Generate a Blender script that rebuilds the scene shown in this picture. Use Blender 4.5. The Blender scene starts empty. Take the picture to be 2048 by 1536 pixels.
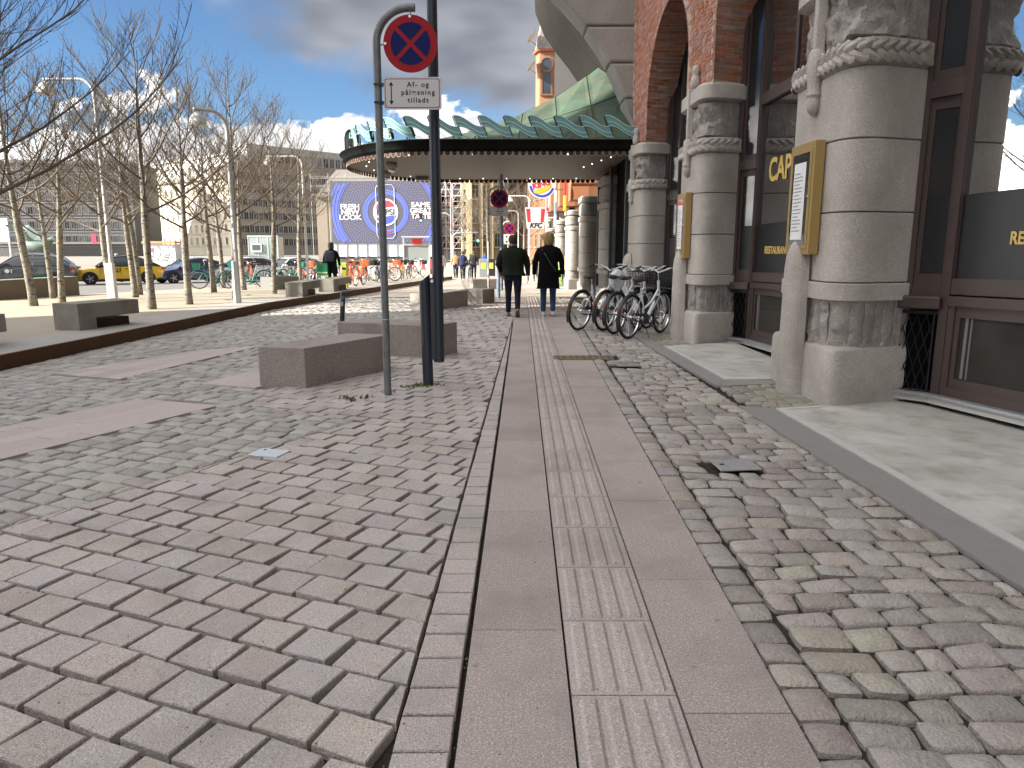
import bpy, bmesh, math, random
from mathutils import Vector, Matrix, noise as mnoise
R = math.radians
random.seed(11)
sc = bpy.context.scene
COL = sc.collection

# ------------------------------------------------------------------ camera, sky, sun, exposure
FPX, CAMH, HY = 1450.0, 1.55, 492.0            # focal length in photo pixels, eye height, horizon row
TILT = math.atan((768 - HY) / FPX)
cd = bpy.data.cameras.new('camera'); cam = bpy.data.objects.new('camera', cd); COL.objects.link(cam)
cd.sensor_width = 36.0; cd.lens = 36.0 * FPX / 2048.0; cd.clip_start = 0.05; cd.clip_end = 4000
cam.location = (0, 0, CAMH); cam.rotation_euler = (R(90) - TILT, 0, 0)
sc.camera = cam

SUN_EL = R(26); SUN_DIR = Vector((math.cos(R(22)), math.sin(R(22)), 0))   # horizontal travel of the light
w = bpy.data.worlds.new('World'); sc.world = w; w.use_nodes = True
def build_world():
    nt = w.node_tree; N = nt.nodes; L = nt.links; N.clear()
    def nd(t, **k):
        n = N.new(t)
        for a, b in k.items(): setattr(n, a, b)
        return n
    def math_(op, a, b=None, clamp=False):
        n = nd('ShaderNodeMath', operation=op, use_clamp=clamp)
        for i, v in enumerate((a, b)):
            if v is None: continue
            if isinstance(v, (int, float)): n.inputs[i].default_value = v
            else: L.new(v, n.inputs[i])
        return n.outputs[0]
    def smooth(v, a, b):
        n = nd('ShaderNodeMapRange', interpolation_type='SMOOTHSTEP')
        L.new(v, n.inputs[0]); n.inputs[1].default_value = a; n.inputs[2].default_value = b
        return n.outputs[0]
    def mix(f, a, b):
        n = nd('ShaderNodeMix', data_type='RGBA')
        for i, v in ((0, f), (6, a), (7, b)):
            if isinstance(v, (int, float)): n.inputs[i].default_value = v
            elif isinstance(v, tuple): n.inputs[i].default_value = v
            else: L.new(v, n.inputs[i])
        return n.outputs[2]
    sky = nd('ShaderNodeTexSky', sky_type='NISHITA', sun_disc=False)
    sky.sun_elevation = SUN_EL; sky.sun_rotation = math.atan2(-SUN_DIR.x, -SUN_DIR.y)
    sky.air_density = 1.0; sky.dust_density = 0.0; sky.ozone_density = 6.0
    tc = nd('ShaderNodeTexCoord'); sep = nd('ShaderNodeSeparateXYZ'); L.new(tc.outputs['Generated'], sep.inputs[0])
    x, y, z = sep.outputs
    def noise(scale, detail, rough, loc, sc_=(1, 1, 1), dist=0.0):
        m = nd('ShaderNodeMapping'); m.inputs[1].default_value = loc; m.inputs[3].default_value = sc_
        L.new(tc.outputs['Generated'], m.inputs[0])
        n = nd('ShaderNodeTexNoise'); n.inputs['Scale'].default_value = scale; n.inputs['Detail'].default_value = detail
        n.inputs['Roughness'].default_value = rough; n.inputs['Distortion'].default_value = dist
        L.new(m.outputs[0], n.inputs['Vector']); return n.outputs[0]
    # bright cumulus banked along the horizon
    cn = noise(8.0, 5, 0.56, (2.2, 8.8, 7.1), (1, 1, 1.4))
    top = math_('SUBTRACT', cn, math_('MULTIPLY', z, 2.6))
    cum = smooth(top, 0.115, 0.15)
    shade = noise(17, 2, 0.6, (1.1, 2.4, 0.5), (1, 1, 1.7))
    cumcol = mix(smooth(shade, 0.36, 0.58), (1.75, 1.82, 1.95, 1), (2.5, 2.5, 2.5, 1))
    # the grey deck higher up, with ragged edges and holes
    gn = noise(3.4, 4, 0.58, (0.30, 5.2, 2.1), (1, 1, 1.8), 0.3)
    dv = math_('ADD', math_('ADD', math_('MULTIPLY', math_('SUBTRACT', gn, 0.5), 0.42), z), math_('MULTIPLY', x, 0.22))
    deck = smooth(dv, 0.155, 0.235)
    g2 = noise(5.5, 2, 0.6, (4.0, 1.0, 0.0), (1, 1, 2.6))
    deckcol = mix(smooth(g2, 0.34, 0.66), (.50, .52, .60, 1), (.95, .97, 1.05, 1))
    # cloud forward scatter, boosted and warmed on the unseen sun side to fill shade
    dp = nd('ShaderNodeVectorMath', operation='DOT_PRODUCT'); L.new(tc.outputs['Generated'], dp.inputs[0])
    dp.inputs[1].default_value = tuple(-(SUN_DIR * math.cos(SUN_EL) - Vector((0, 0, math.sin(SUN_EL)))))
    ph = math_('ADD', math_('MULTIPLY', math_('POWER', math_('MAXIMUM', dp.outputs['Value'], 0.0), 1.6), 10.0), 1.0)
    def scale(c):
        n = nd('ShaderNodeVectorMath', operation='SCALE'); L.new(c, n.inputs[0]); L.new(ph, n.inputs[3])
        m = nd('ShaderNodeVectorMath', operation='MULTIPLY'); L.new(n.outputs[0], m.inputs[0]); L.new(mix(smooth(dp.outputs['Value'], 0.0, 0.7), (1, 1, 1, 1), (1.0, .945, .86, 1)), m.inputs[1]); return m.outputs[0]
    dim = nd('ShaderNodeVectorMath', operation='SCALE'); L.new(sky.outputs[0], dim.inputs[0]); dim.inputs[3].default_value = 0.31
    c = mix(math_('MULTIPLY', deck, 0.95), dim.outputs[0], scale(deckcol))
    c = mix(cum, c, scale(cumcol))
    bg = nd('ShaderNodeBackground'); L.new(c, bg.inputs[0]); bg.inputs[1].default_value = 0.08
    out = nd('ShaderNodeOutputWorld'); L.new(bg.outputs[0], out.inputs[0])
build_world()
w.cycles.sampling_method = 'MANUAL'; w.cycles.sample_map_resolution = 512
sl = bpy.data.lights.new('sun', 'SUN'); sun = bpy.data.objects.new('sun', sl); COL.objects.link(sun)
sl.energy = 2.3; sl.angle = R(0.5); sl.color = (1.0, 0.94, 0.84)
ld = SUN_DIR * math.cos(SUN_EL) - Vector((0, 0, math.sin(SUN_EL)))
sun.rotation_euler = ld.to_track_quat('-Z', 'Y').to_euler()
sc.view_settings.view_transform = 'Standard'; sc.view_settings.look = 'None'
sc.view_settings.exposure = 2.68; sc.view_settings.gamma = 1.0; sc.view_settings.use_curve_mapping = False
sc.render.engine = 'CYCLES'
try:
    sc.cycles.use_denoising = True
    sc.cycles.max_bounces = 6; sc.cycles.diffuse_bounces = 3; sc.cycles.glossy_bounces = 3
    sc.cycles.transmission_bounces = 4; sc.cycles.transparent_max_bounces = 8
    sc.cycles.caustics_reflective = False; sc.cycles.caustics_refractive = False
    sc.cycles.sample_clamp_indirect = 6
except Exception: pass

# ------------------------------------------------------------------ terrain and pixel helpers (real positions come from the photo's ground contacts)
def g(y): return -0.018 * max(0.0, min(y, 62.0) - 18.0)
KERB = [(2.0, -6.9), (9.1, -6.5), (13.3, -6.22), (16.3, -6.1), (36.0, -4.55), (46.0, -3.75)]
def xk(y):
    if y <= KERB[0][0]: return KERB[0][1]
    for (a, b), (c, d) in zip(KERB, KERB[1:]):
        if y <= c: return b + (d - b) * (y - a) / (c - a)
    return KERB[-1][1]
def zt(x, y):
    if x > xk(y) or y > 47: return g(y)
    return g(y) + 0.17 - 0.02 * max(0.0, min(xk(y) - x - 2.0, 12.0))
def ray(u, v):
    a, b = (u - 1024) / FPX, -(v - 768) / FPX
    return Vector((a, math.cos(TILT) + b * math.sin(TILT), -math.sin(TILT) + b * math.cos(TILT)))
def G(u, v, z=0.0):
    r = ray(u, v); s = (z - CAMH) / r.z; return Vector((r.x * s, r.y * s, z))
def GT(u, v):
    z = 0.0
    for i in range(60):
        p = G(u, v, z); z = 0.5 * z + 0.5 * zt(p.x, p.y)
    return Vector((p.x, p.y, z))
def P(u, v, Y):
    r = ray(u, v); s = Y / r.y; return Vector((r.x * s, Y, CAMH + r.z * s))

# ------------------------------------------------------------------ materials
MATS = {}
def mat(name, col, rough=0.75, metal=0.0, vary=0.0, nscale=6.0, namt=0.0, col2=None, bump=0.0, bscale=40.0,
        speck=None, spscale=220.0, spamt=0.5, hue=0.0, emit=None, spec=0.4, trans=0.0, alpha=1.0, coat=0.0, wear=None, wscale=2.5, ior=None, spots=None, stain=None):
    if name in MATS: return MATS[name]
    m = bpy.data.materials.new(name); m.use_nodes = True; MATS[name] = m
    nt = m.node_tree; N = nt.nodes; L = nt.links; b = N['Principled BSDF']
    def val(v, s):
        if isinstance(v, (int, float, tuple)): s.default_value = v
        else: L.new(v, s)
    def mixc(f, a, c):
        n = N.new('ShaderNodeMix'); n.data_type = 'RGBA'; val(f, n.inputs[0]); val(a, n.inputs[6]); val(c, n.inputs[7]); return n.outputs[2]
    def rng(v, a, c, d=0.0, e=1.0):
        n = N.new('ShaderNodeMapRange'); L.new(v, n.inputs[0])
        for i, q in enumerate((a, c, d, e)): n.inputs[i + 1].default_value = q
        return n.outputs[0]
    tc = N.new('ShaderNodeTexCoord')
    def tex(scale, detail=3.0, rough_=0.6):
        n = N.new('ShaderNodeTexNoise'); n.inputs['Scale'].default_value = scale; n.inputs['Detail'].default_value = detail
        n.inputs['Roughness'].default_value = rough_; L.new(geo.outputs['Position'], n.inputs['Vector']); return n.outputs[0]
    geo = N.new('ShaderNodeNewGeometry')
    c4 = lambda c: (c[0], c[1], c[2], 1.0)
    c = c4(col)
    if namt: c = mixc(rng(tex(nscale), 0.35, 0.68, 0, namt), c, c4(col2 if col2 else tuple(q * 0.55 for q in col)))
    if wear: c = mixc(rng(tex(wscale, 4.0, 0.65), 0.50, 0.68, 0, 0.85), c, c4(wear))
    if speck:
        c = mixc(rng(tex(spscale, 2.0, 0.5), 0.53, 0.62, 0, spamt), c, c4(speck[0]))
        if len(speck) > 1: c = mixc(rng(tex(spscale * 1.3, 1.0, 0.5), 0.40, 0.33, 0, spamt), c, c4(speck[1]))
    if stain:      # broad uneven soiling with soft edges
        c = mixc(rng(tex(stain[0], 4.0, 0.62), 0.47, 0.66, 0, stain[2]), c, c4(stain[1]))
    if spots:      # trodden gum and drips
        vo = N.new('ShaderNodeTexVoronoi'); vo.inputs['Scale'].default_value = spots[0]; L.new(geo.outputs['Position'], vo.inputs['Vector'])
        wn = N.new('ShaderNodeTexWhiteNoise'); L.new(vo.outputs['Position'], wn.inputs['Vector'])
        th = N.new('ShaderNodeMath'); th.operation = 'MULTIPLY'; L.new(wn.outputs['Value'], th.inputs[0]); th.inputs[1].default_value = spots[1] * spots[0]
        lt = N.new('ShaderNodeMath'); lt.operation = 'SUBTRACT'; L.new(th.outputs[0], lt.inputs[0]); L.new(vo.outputs['Distance'], lt.inputs[1])
        c = mixc(rng(lt.outputs[0], 0.0, .05, 0, .55), c, c4(spots[2]))
    if vary:
        oi = N.new('ShaderNodeObjectInfo'); ad = N.new('ShaderNodeMath'); ad.operation = 'ADD'
        L.new(oi.outputs['Random'], ad.inputs[0]); L.new(geo.outputs['Random Per Island'], ad.inputs[1])
        fr = N.new('ShaderNodeMath'); fr.operation = 'FRACT'; L.new(ad.outputs[0], fr.inputs[0])
        hs = N.new('ShaderNodeHueSaturation'); val(c, hs.inputs['Color'])
        L.new(rng(fr.outputs[0], 0, 1, 1 - vary, 1 + vary), hs.inputs['Value'])
        if hue:
            f2 = N.new('ShaderNodeMath'); f2.operation = 'MULTIPLY'; L.new(fr.outputs[0], f2.inputs[0]); f2.inputs[1].default_value = 7.31
            f3 = N.new('ShaderNodeMath'); f3.operation = 'FRACT'; L.new(f2.outputs[0], f3.inputs[0])
            L.new(rng(f3.outputs[0], 0, 1, 0.5 - hue, 0.5 + hue), hs.inputs['Hue'])
            f4 = N.new('ShaderNodeMath'); f4.operation = 'MULTIPLY'; L.new(fr.outputs[0], f4.inputs[0]); f4.inputs[1].default_value = 13.7
            f5 = N.new('ShaderNodeMath'); f5.operation = 'FRACT'; L.new(f4.outputs[0], f5.inputs[0])
            L.new(rng(f5.outputs[0], 0, 1, 0.6, 1.1), hs.inputs['Saturation'])
        c = hs.outputs[0]
    val(c, b.inputs['Base Color'])
    b.inputs['Roughness'].default_value = rough; b.inputs['Metallic'].default_value = metal
    b.inputs['Specular IOR Level'].default_value = spec
    if coat: b.inputs['Coat Weight'].default_value = coat; b.inputs['Coat Roughness'].default_value = 0.05
    if ior: b.inputs['IOR'].default_value = ior
    if trans: b.inputs['Transmission Weight'].default_value = trans; b.inputs['IOR'].default_value = 1.45
    if alpha < 1: b.inputs['Alpha'].default_value = alpha
    if emit: b.inputs['Emission Color'].default_value = c4(emit[0]); b.inputs['Emission Strength'].default_value = emit[1]
    if bump:
        bn = N.new('ShaderNodeBump'); bn.inputs['Strength'].default_value = bump; bn.inputs['Distance'].default_value = 0.02
        L.new(tex(bscale, 2.0, 0.6), bn.inputs['Height']); L.new(bn.outputs[0], b.inputs['Normal'])
    return m

M = {}
M['sett'] = mat('pink_grey_granite_sett', (.435, .385, .35), .78, vary=.085, hue=.012, namt=.35, nscale=5, col2=(.39, .375, .335), speck=((.60, .54, .49), (.20, .17, .155)), stain=(1.7, (.30, .27, .235), .6), spots=(4.0, .02, (.16, .14, .125)), spscale=125, spamt=.75, bump=.5, bscale=110, spec=.25)
M['flag'] = mat('reddish_granite_flag', (.345, .300, .275), .72, vary=.06, namt=.3, nscale=3, col2=(.315, .28, .255), speck=((.56, .48, .42), (.15, .12, .105)), stain=(1.3, (.245, .215, .195), .65), spots=(5.0, .022, (.13, .115, .105)), spscale=120, spamt=.8, bump=.15, bscale=160, spec=.3)
M['tact'] = mat('tactile_granite', (.385, .34, .31), .74, vary=.07, namt=.3, nscale=4, col2=(.36, .33, .32), speck=((.60, .52, .47), (.16, .14, .14)), spscale=120, spamt=.7, stain=(1.6, (.29, .245, .215), .6), spots=(6.0, .018, (.15, .13, .12)), bump=.25, bscale=160, spec=.3)
M['cobble'] = mat('worn_cobble', (.34, .305, .255), .70, vary=.20, hue=.03, namt=.5, nscale=14, col2=(.235, .225, .215), speck=((.43, .395, .36), (.15, .14, .135)), spscale=120, spamt=.5, bump=.6, bscale=60, spec=.28)
M['cobble2'] = mat('grey_cobble', (.37, .35, .305), .74, vary=.16, hue=.03, namt=.5, nscale=10, col2=(.29, .285, .26), speck=((.41, .40, .38), (.14, .14, .14)), spscale=120, spamt=.5, bump=.5, bscale=60, spec=.25)
M['bed'] = mat('joint_dirt', (.030, .026, .020), .95, namt=.8, nscale=16, col2=(.065, .056, .042), bump=.6, bscale=90, spec=.1)
M['sandbed'] = mat('joint_sand', (.17, .155, .13), .95, namt=.8, nscale=12, col2=(.30, .275, .235), bump=.5, bscale=90, spec=.1)
M['border'] = mat('dark_granite_border', (.23, .22, .205), .8, namt=.4, nscale=5, col2=(.21, .20, .195), speck=((.35, .34, .33), (.13, .125, .12)), spscale=190, spamt=.5, bump=.15, bscale=150, spec=.2)
M['concrete'] = mat('pale_concrete', (.45, .44, .395), .82, namt=.6, nscale=1.6, col2=(.335, .335, .305), wear=(.53, .525, .485), wscale=1.1, stain=(2.6, (.27, .26, .22), .7), spots=(7.0, .012, (.15, .14, .12)), bump=.1, bscale=60, spec=.2)
M['concrete_edge'] = mat('pale_concrete_edge', (.47, .47, .44), .82, namt=.4, nscale=7, col2=(.38, .38, .35), bump=.1, bscale=60, spec=.2)
M['granite'] = mat('grey_granite_wall', (.42, .385, .345), .78, namt=.45, nscale=1.4, col2=(.345, .315, .285), speck=((.56, .52, .47), (.12, .105, .095)), spscale=105, spamt=.75, stain=(.9, (.24, .215, .185), .6), bump=.25, bscale=120, spec=.2)
M['rough'] = mat('rock_faced_granite', (.33, .30, .27), .85, namt=.75, nscale=5, col2=(.16, .15, .14), speck=((.40, .375, .35), (.10, .095, .09)), spscale=90, spamt=.5, bump=1.0, bscale=22, spec=.2)
M['brick'] = mat('red_brick', (.34, .138, .082), .85, vary=.18, hue=.006, namt=.5, nscale=8, col2=(.30, .12, .08), bump=.5, bscale=70, spec=.15)
M['brick_far'] = mat('orange_brick', (.32, .135, .068), .85, vary=.12, namt=.4, nscale=1.2, col2=(.26, .11, .06), bump=.3, bscale=20, spec=.15)
M['mortar'] = mat('lime_mortar', (.40, .33, .26), .95, namt=.5, nscale=10, col2=(.28, .22, .18), spec=.1)
M['frame'] = mat('brown_window_frame', (.060, .042, .038), .45, namt=.4, nscale=6, col2=(.08, .056, .05), bump=.1, bscale=30)
M['glass'] = mat('reflecting_glass', (.012, .014, .016), .015, spec=1.0, ior=3.4)
M['film'] = mat('black_window_film', (.010, .012, .013), .42, spec=.5)
M['black'] = mat('black_iron', (.010, .010, .011), .5, spec=.4)
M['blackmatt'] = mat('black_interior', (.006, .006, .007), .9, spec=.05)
M['flash'] = mat('zinc_flashing', (.42, .44, .45), .45, metal=.6, namt=.4, nscale=9, col2=(.30, .31, .32))
M['gold'] = mat('gold_box_paint', (.30, .20, .065), .45, namt=.25, nscale=4, col2=(.31, .19, .055), spec=.4)
M['goldletter'] = mat('gold_lettering', (.60, .42, .12), .4, spec=.4)
M['paper'] = mat('white_paper', (.72, .72, .70), .8)
M['copper'] = mat('green_copper', (.060, .105, .070), .75, namt=.9, nscale=1.1, col2=(.034, .048, .038), wear=(.085, .078, .04), wscale=1.9, bump=.25, bscale=14, spec=.35)
M['seam'] = mat('dark_seam', (.035, .05, .042), .8)
M['teal'] = mat('sea_green_paint', (.115, .255, .25), .42, namt=.25, nscale=5, col2=(.14, .32, .30), spec=.4)
M['tealedge'] = mat('pale_green_edge', (.40, .62, .62), .4)
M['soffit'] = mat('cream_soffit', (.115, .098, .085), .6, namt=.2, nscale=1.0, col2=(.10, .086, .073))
M['fascia'] = mat('black_fascia', (.006, .006, .006), .8, namt=.5, nscale=3, col2=(.012, .014, .012), spec=.08)
M['bulb'] = mat('lit_bulb', (1, .95, .85), .4, emit=((1.0, .93, .80), 1.2))
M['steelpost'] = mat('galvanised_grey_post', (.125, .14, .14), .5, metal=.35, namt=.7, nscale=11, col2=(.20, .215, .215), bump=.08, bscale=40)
M['palepost'] = mat('pale_galvanised_post', (.50, .50, .49), .5, metal=.2, namt=.3, nscale=8, col2=(.40, .40, .39))  # pale galvanised grey with mild mottling, the posts' own tone
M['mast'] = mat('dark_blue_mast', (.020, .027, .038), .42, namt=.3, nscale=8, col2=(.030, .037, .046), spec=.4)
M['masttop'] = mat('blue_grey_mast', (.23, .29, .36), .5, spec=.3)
M['signred'] = mat('sign_red', (.30, .013, .020), .5, spec=.12)
M['signblue'] = mat('sign_blue', (.004, .009, .085), .5, spec=.12)
M['signwhite'] = mat('sign_white', (.54, .53, .53), .45, spec=.4)
M['signink'] = mat('sign_ink', (.012, .012, .014), .6)
M['signedge'] = mat('sign_edge_red', (.19, .02, .05), .5)
M['bolt'] = mat('bolt_metal', (.60, .60, .58), .35, metal=.4)
M['corten'] = mat('weathering_steel', (.105, .058, .030), .8, namt=.6, nscale=2.2, col2=(.075, .040, .023), bump=.2, bscale=50, spec=.2)
M['benchc'] = mat('bench_concrete', (.28, .265, .22), .85, stain=(1.5, (.17, .16, .13), .7), namt=.5, nscale=3, col2=(.24, .235, .20), bump=.2, bscale=40, spec=.15)
M['block'] = mat('granite_block', (.30, .262, .24), .8, stain=(1.8, (.20, .175, .155), .6), namt=.25, nscale=3, col2=(.255, .225, .205), speck=((.44, .39, .36), (.13, .11, .10)), spscale=75, spamt=.7, bump=.3, bscale=100, spec=.2)
M['plaza'] = mat('plaza_paving', (.38, .335, .26), .85, namt=.6, nscale=2.0, col2=(.31, .285, .235), bump=.3, bscale=24, spec=.15)
M['plazastrip'] = mat('plaza_edge_concrete', (.37, .355, .325), .85, namt=.4, nscale=2.0, col2=(.31, .30, .27), spec=.15)
M['asphalt'] = mat('worn_pale_asphalt', (.20, .195, .19), .9, namt=.5, nscale=.5, col2=(.165, .16, .155), spec=.15)
M['ground'] = mat('far_ground', (.30, .28, .245), .9, namt=.5, nscale=.12, col2=(.24, .225, .20), spec=.15)
M['bark'] = mat('cherry_bark', (.29, .275, .235), .8, namt=.7, nscale=9, col2=(.12, .095, .07), wear=(.34, .30, .20), wscale=7, bump=.5, bscale=26, spec=.2)
M['barkdark'] = mat('bark_ring', (.075, .058, .044), .85, spec=.15)
M['twig'] = mat('cherry_twig', (.13, .105, .082), .8, namt=.4, nscale=4, col2=(.19, .16, .125), spec=.2)
M['weed'] = mat('weed_green', (.085, .12, .025), .8, vary=.3, spec=.2)
M['tyre'] = mat('tyre_rubber', (.014, .014, .015), .75, spec=.3)
M['chrome'] = mat('polished_steel', (.55, .56, .57), .25, metal=.9)
M['darkmetal'] = mat('dark_metal', (.05, .05, .052), .45, metal=.5)
M['bikewhite'] = mat('white_bicycle_paint', (.62, .64, .66), .35, namt=.1, nscale=9, col2=(.52, .53, .55), coat=.3)
M['saddle'] = mat('black_saddle', (.012, .012, .013), .5, spec=.4)
M['reflector'] = mat('red_reflector', (.55, .03, .015), .3)
M['bag'] = mat('clear_plastic_bag', (.60, .62, .64), .25, alpha=.72, spec=.6, bump=.8, bscale=24)

# ------------------------------------------------------------------ mesh helpers
class MB:
    def __init__(s): s.v = []; s.f = []; s.m = []; s.cm = 0
    def add(s, vs, fs):
        o = len(s.v); s.v += [tuple(p) for p in vs]; s.f += [tuple(i + o for i in f) for f in fs]; s.m += [s.cm] * len(fs)
    def box(s, c, d, rz=0.0, M4=None):
        hx, hy, hz = d[0] / 2, d[1] / 2, d[2] / 2
        vs = [Vector((x, y, z)) for z in (-hz, hz) for x, y in ((-hx, -hy), (hx, -hy), (hx, hy), (-hx, hy))]
        if M4 is not None: vs = [M4 @ p for p in vs]
        elif rz: q = Matrix.Rotation(rz, 3, 'Z'); vs = [q @ p for p in vs]
        c = Vector(c); s.add([p + c for p in vs], [(0, 3, 2, 1), (4, 5, 6, 7), (0, 1, 5, 4), (1, 2, 6, 5), (2, 3, 7, 6), (3, 0, 4, 7)])
    def bar(s, a, b, w, h, up=(0, 0, 1)):
        a, b = Vector(a), Vector(b); d = (b - a); L_ = d.length
        if L_ < 1e-6: return
        d /= L_; u = Vector(up)
        if abs(d.dot(u)) > .98: u = Vector((1, 0, 0))
        sx = d.cross(u).normalized(); uz = sx.cross(d)
        vs = []
        for p in (a, b):
            for i, j in ((-1, -1), (1, -1), (1, 1), (-1, 1)): vs.append(p + sx * (i * w / 2) + uz * (j * h / 2))
        s.add(vs, [(0, 1, 2, 3), (7, 6, 5, 4), (0, 4, 5, 1), (1, 5, 6, 2), (2, 6, 7, 3), (3, 7, 4, 0)])
    def tube(s, pts, r, n=8, cap=True, flat=1.0):
        pts = [Vector(p) for p in pts]; k = len(pts)
        rs = r if isinstance(r, (list, tuple)) else [r] * k
        o = len(s.v); prev = None; fs = []
        for i, p in enumerate(pts):
            t = (pts[min(i + 1, k - 1)] - pts[max(i - 1, 0)])
            if t.length < 1e-9: t = Vector((0, 0, 1))
            t.normalize()
            if prev is None:
                a = Vector((0, 0, 1)) if abs(t.z) < .9 else Vector((1, 0, 0))
                u = t.cross(a).normalized()
            else:
                u = prev - t * prev.dot(t)
                u = u.normalized() if u.length > 1e-6 else t.cross(Vector((1, 0, 0))).normalized()
            prev = u; vv = t.cross(u)
            for j in range(n):
                a = 2 * math.pi * j / n
                s.v.append(tuple(p + (u * math.cos(a) + vv * (math.sin(a) * flat)) * rs[i]))
        for i in range(k - 1):
            for j in range(n):
                fs.append((o + i * n + j, o + i * n + (j + 1) % n, o + (i + 1) * n + (j + 1) % n, o + (i + 1) * n + j))
        if cap:
            fs.append(tuple(o + j for j in reversed(range(n)))); fs.append(tuple(o + (k - 1) * n + j for j in range(n)))
        s.f += fs; s.m += [s.cm] * len(fs)
    def lathe(s, prof, n=20, c=(0, 0, 0), axis='Z', cap=True):
        o = len(s.v); fs = []; c = Vector(c)
        for r, h in prof:
            for j in range(n):
                a = 2 * math.pi * j / n; x, y = r * math.cos(a), r * math.sin(a)
                s.v.append(tuple(c + Vector((x, y, h) if axis == 'Z' else (x, h, y) if axis == 'Y' else (h, x, y))))
        k = len(prof)
        for i in range(k - 1):
            for j in range(n): fs.append((o + i * n + j, o + i * n + (j + 1) % n, o + (i + 1) * n + (j + 1) % n, o + (i + 1) * n + j))
        if cap:
            fs.append(tuple(o + j for j in reversed(range(n)))); fs.append(tuple(o + (k - 1) * n + j for j in range(n)))
        s.f += fs; s.m += [s.cm] * len(fs)
    def prism(s, poly, z0, z1):
        n = len(poly); vs = [(p[0], p[1], z0) for p in poly] + [(p[0], p[1], z1) for p in poly]
        s.add(vs, [tuple(reversed(range(n))), tuple(range(n, 2 * n))] + [(i, (i + 1) % n, n + (i + 1) % n, n + i) for i in range(n)])
    def loft(s, rings, closed=True, cap=True):
        n = len(rings[0]); vs = [p for r_ in rings for p in r_]; fs = []
        for i in range(len(rings) - 1):
            for j in range(n if closed else n - 1):
                fs.append((i * n + j, i * n + (j + 1) % n, (i + 1) * n + (j + 1) % n, (i + 1) * n + j))
        if cap: fs.append(tuple(reversed(range(n)))); fs.append(tuple(range((len(rings) - 1) * n, len(rings) * n)))
        s.add(vs, fs)
    def mesh(s, name, mats, smooth=False):
        me = bpy.data.meshes.new(name); me.from_pydata(s.v, [], s.f)
        for m_ in (mats if isinstance(mats, (list, tuple)) else [mats]): me.materials.append(m_)
        if isinstance(mats, (list, tuple)) and len(mats) > 1: me.polygons.foreach_set('material_index', s.m)
        if smooth:
            me.polygons.foreach_set('use_smooth', [True] * len(me.polygons))
            if smooth is not True:
                try: me.set_sharp_from_angle(angle=R(smooth))
                except Exception: pass
        return me
    def build(s, name, mats, parent=None, smooth=False, kind=None):
        return link(name, s.mesh(name, mats, smooth), parent, kind)
def link(name, data, parent=None, kind=None):
    o = bpy.data.objects.new(name, data); COL.objects.link(o)
    if parent is not None: o.parent = parent
    if kind: o['kind'] = kind
    return o
def tag(o, label, cat, group=None):
    o['label'] = label; o['category'] = cat
    if group: o['group'] = group
    return o
def thing(name, label, cat, loc=(0, 0, 0), rz=0.0, group=None):
    o = bpy.data.objects.new(name, None); COL.objects.link(o); o.location = loc; o.rotation_euler = (0, 0, rz)
    o.empty_display_size = .2
    return tag(o, label, cat, group)
def copy_tree(o, parent=None):
    c = o.copy(); COL.objects.link(c); c.parent = parent
    for ch in o.children: copy_tree(ch, c)
    return c
def bevel(o, w_, seg=2):
    b = o.modifiers.new('bevel', 'BEVEL'); b.width = w_; b.segments = seg; b.limit_method = 'ANGLE'; b.angle_limit = R(40); return o
def text(name, body, size, mt, parent, loc, rot, extrude=.004, align='CENTER', bold=0.0, shear=0.0, space=1.0, xscale=1.0, line=1.0):
    c = bpy.data.curves.new(name, 'FONT'); c.body = body; c.size = size; c.extrude = extrude; c.align_x = align; c.align_y = 'CENTER'
    c.offset = bold; c.shear = shear; c.space_character = space; c.space_line = line; c.materials.append(mt)
    tmp = bpy.data.objects.new(name, c); COL.objects.link(tmp); dg = bpy.context.evaluated_depsgraph_get()
    me = bpy.data.meshes.new_from_object(tmp.evaluated_get(dg)); bpy.data.objects.remove(tmp); bpy.data.curves.remove(c)
    if not me.materials: me.materials.append(mt)
    o = link(name, me, parent); o.location = loc; o.rotation_euler = rot; o.scale = (xscale, 1, 1); return o
def clip(poly, edge):
    (ax, ay), (bx, by) = edge                       # keep what lies left of a->b
    def sd(p): return (bx - ax) * (p[1] - ay) - (by - ay) * (p[0] - ax)
    out = []
    for i in range(len(poly)):
        p, q = poly[i], poly[(i + 1) % len(poly)]; a, b = sd(p), sd(q)
        if a >= 0: out.append(p)
        if a * b < 0: t = a / (a - b); out.append((p[0] + (q[0] - p[0]) * t, p[1] + (q[1] - p[1]) * t))
    return out
def area(poly): return .5 * sum(poly[i][0] * poly[(i + 1) % len(poly)][1] - poly[(i + 1) % len(poly)][0] * poly[i][1] for i in range(len(poly)))
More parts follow.
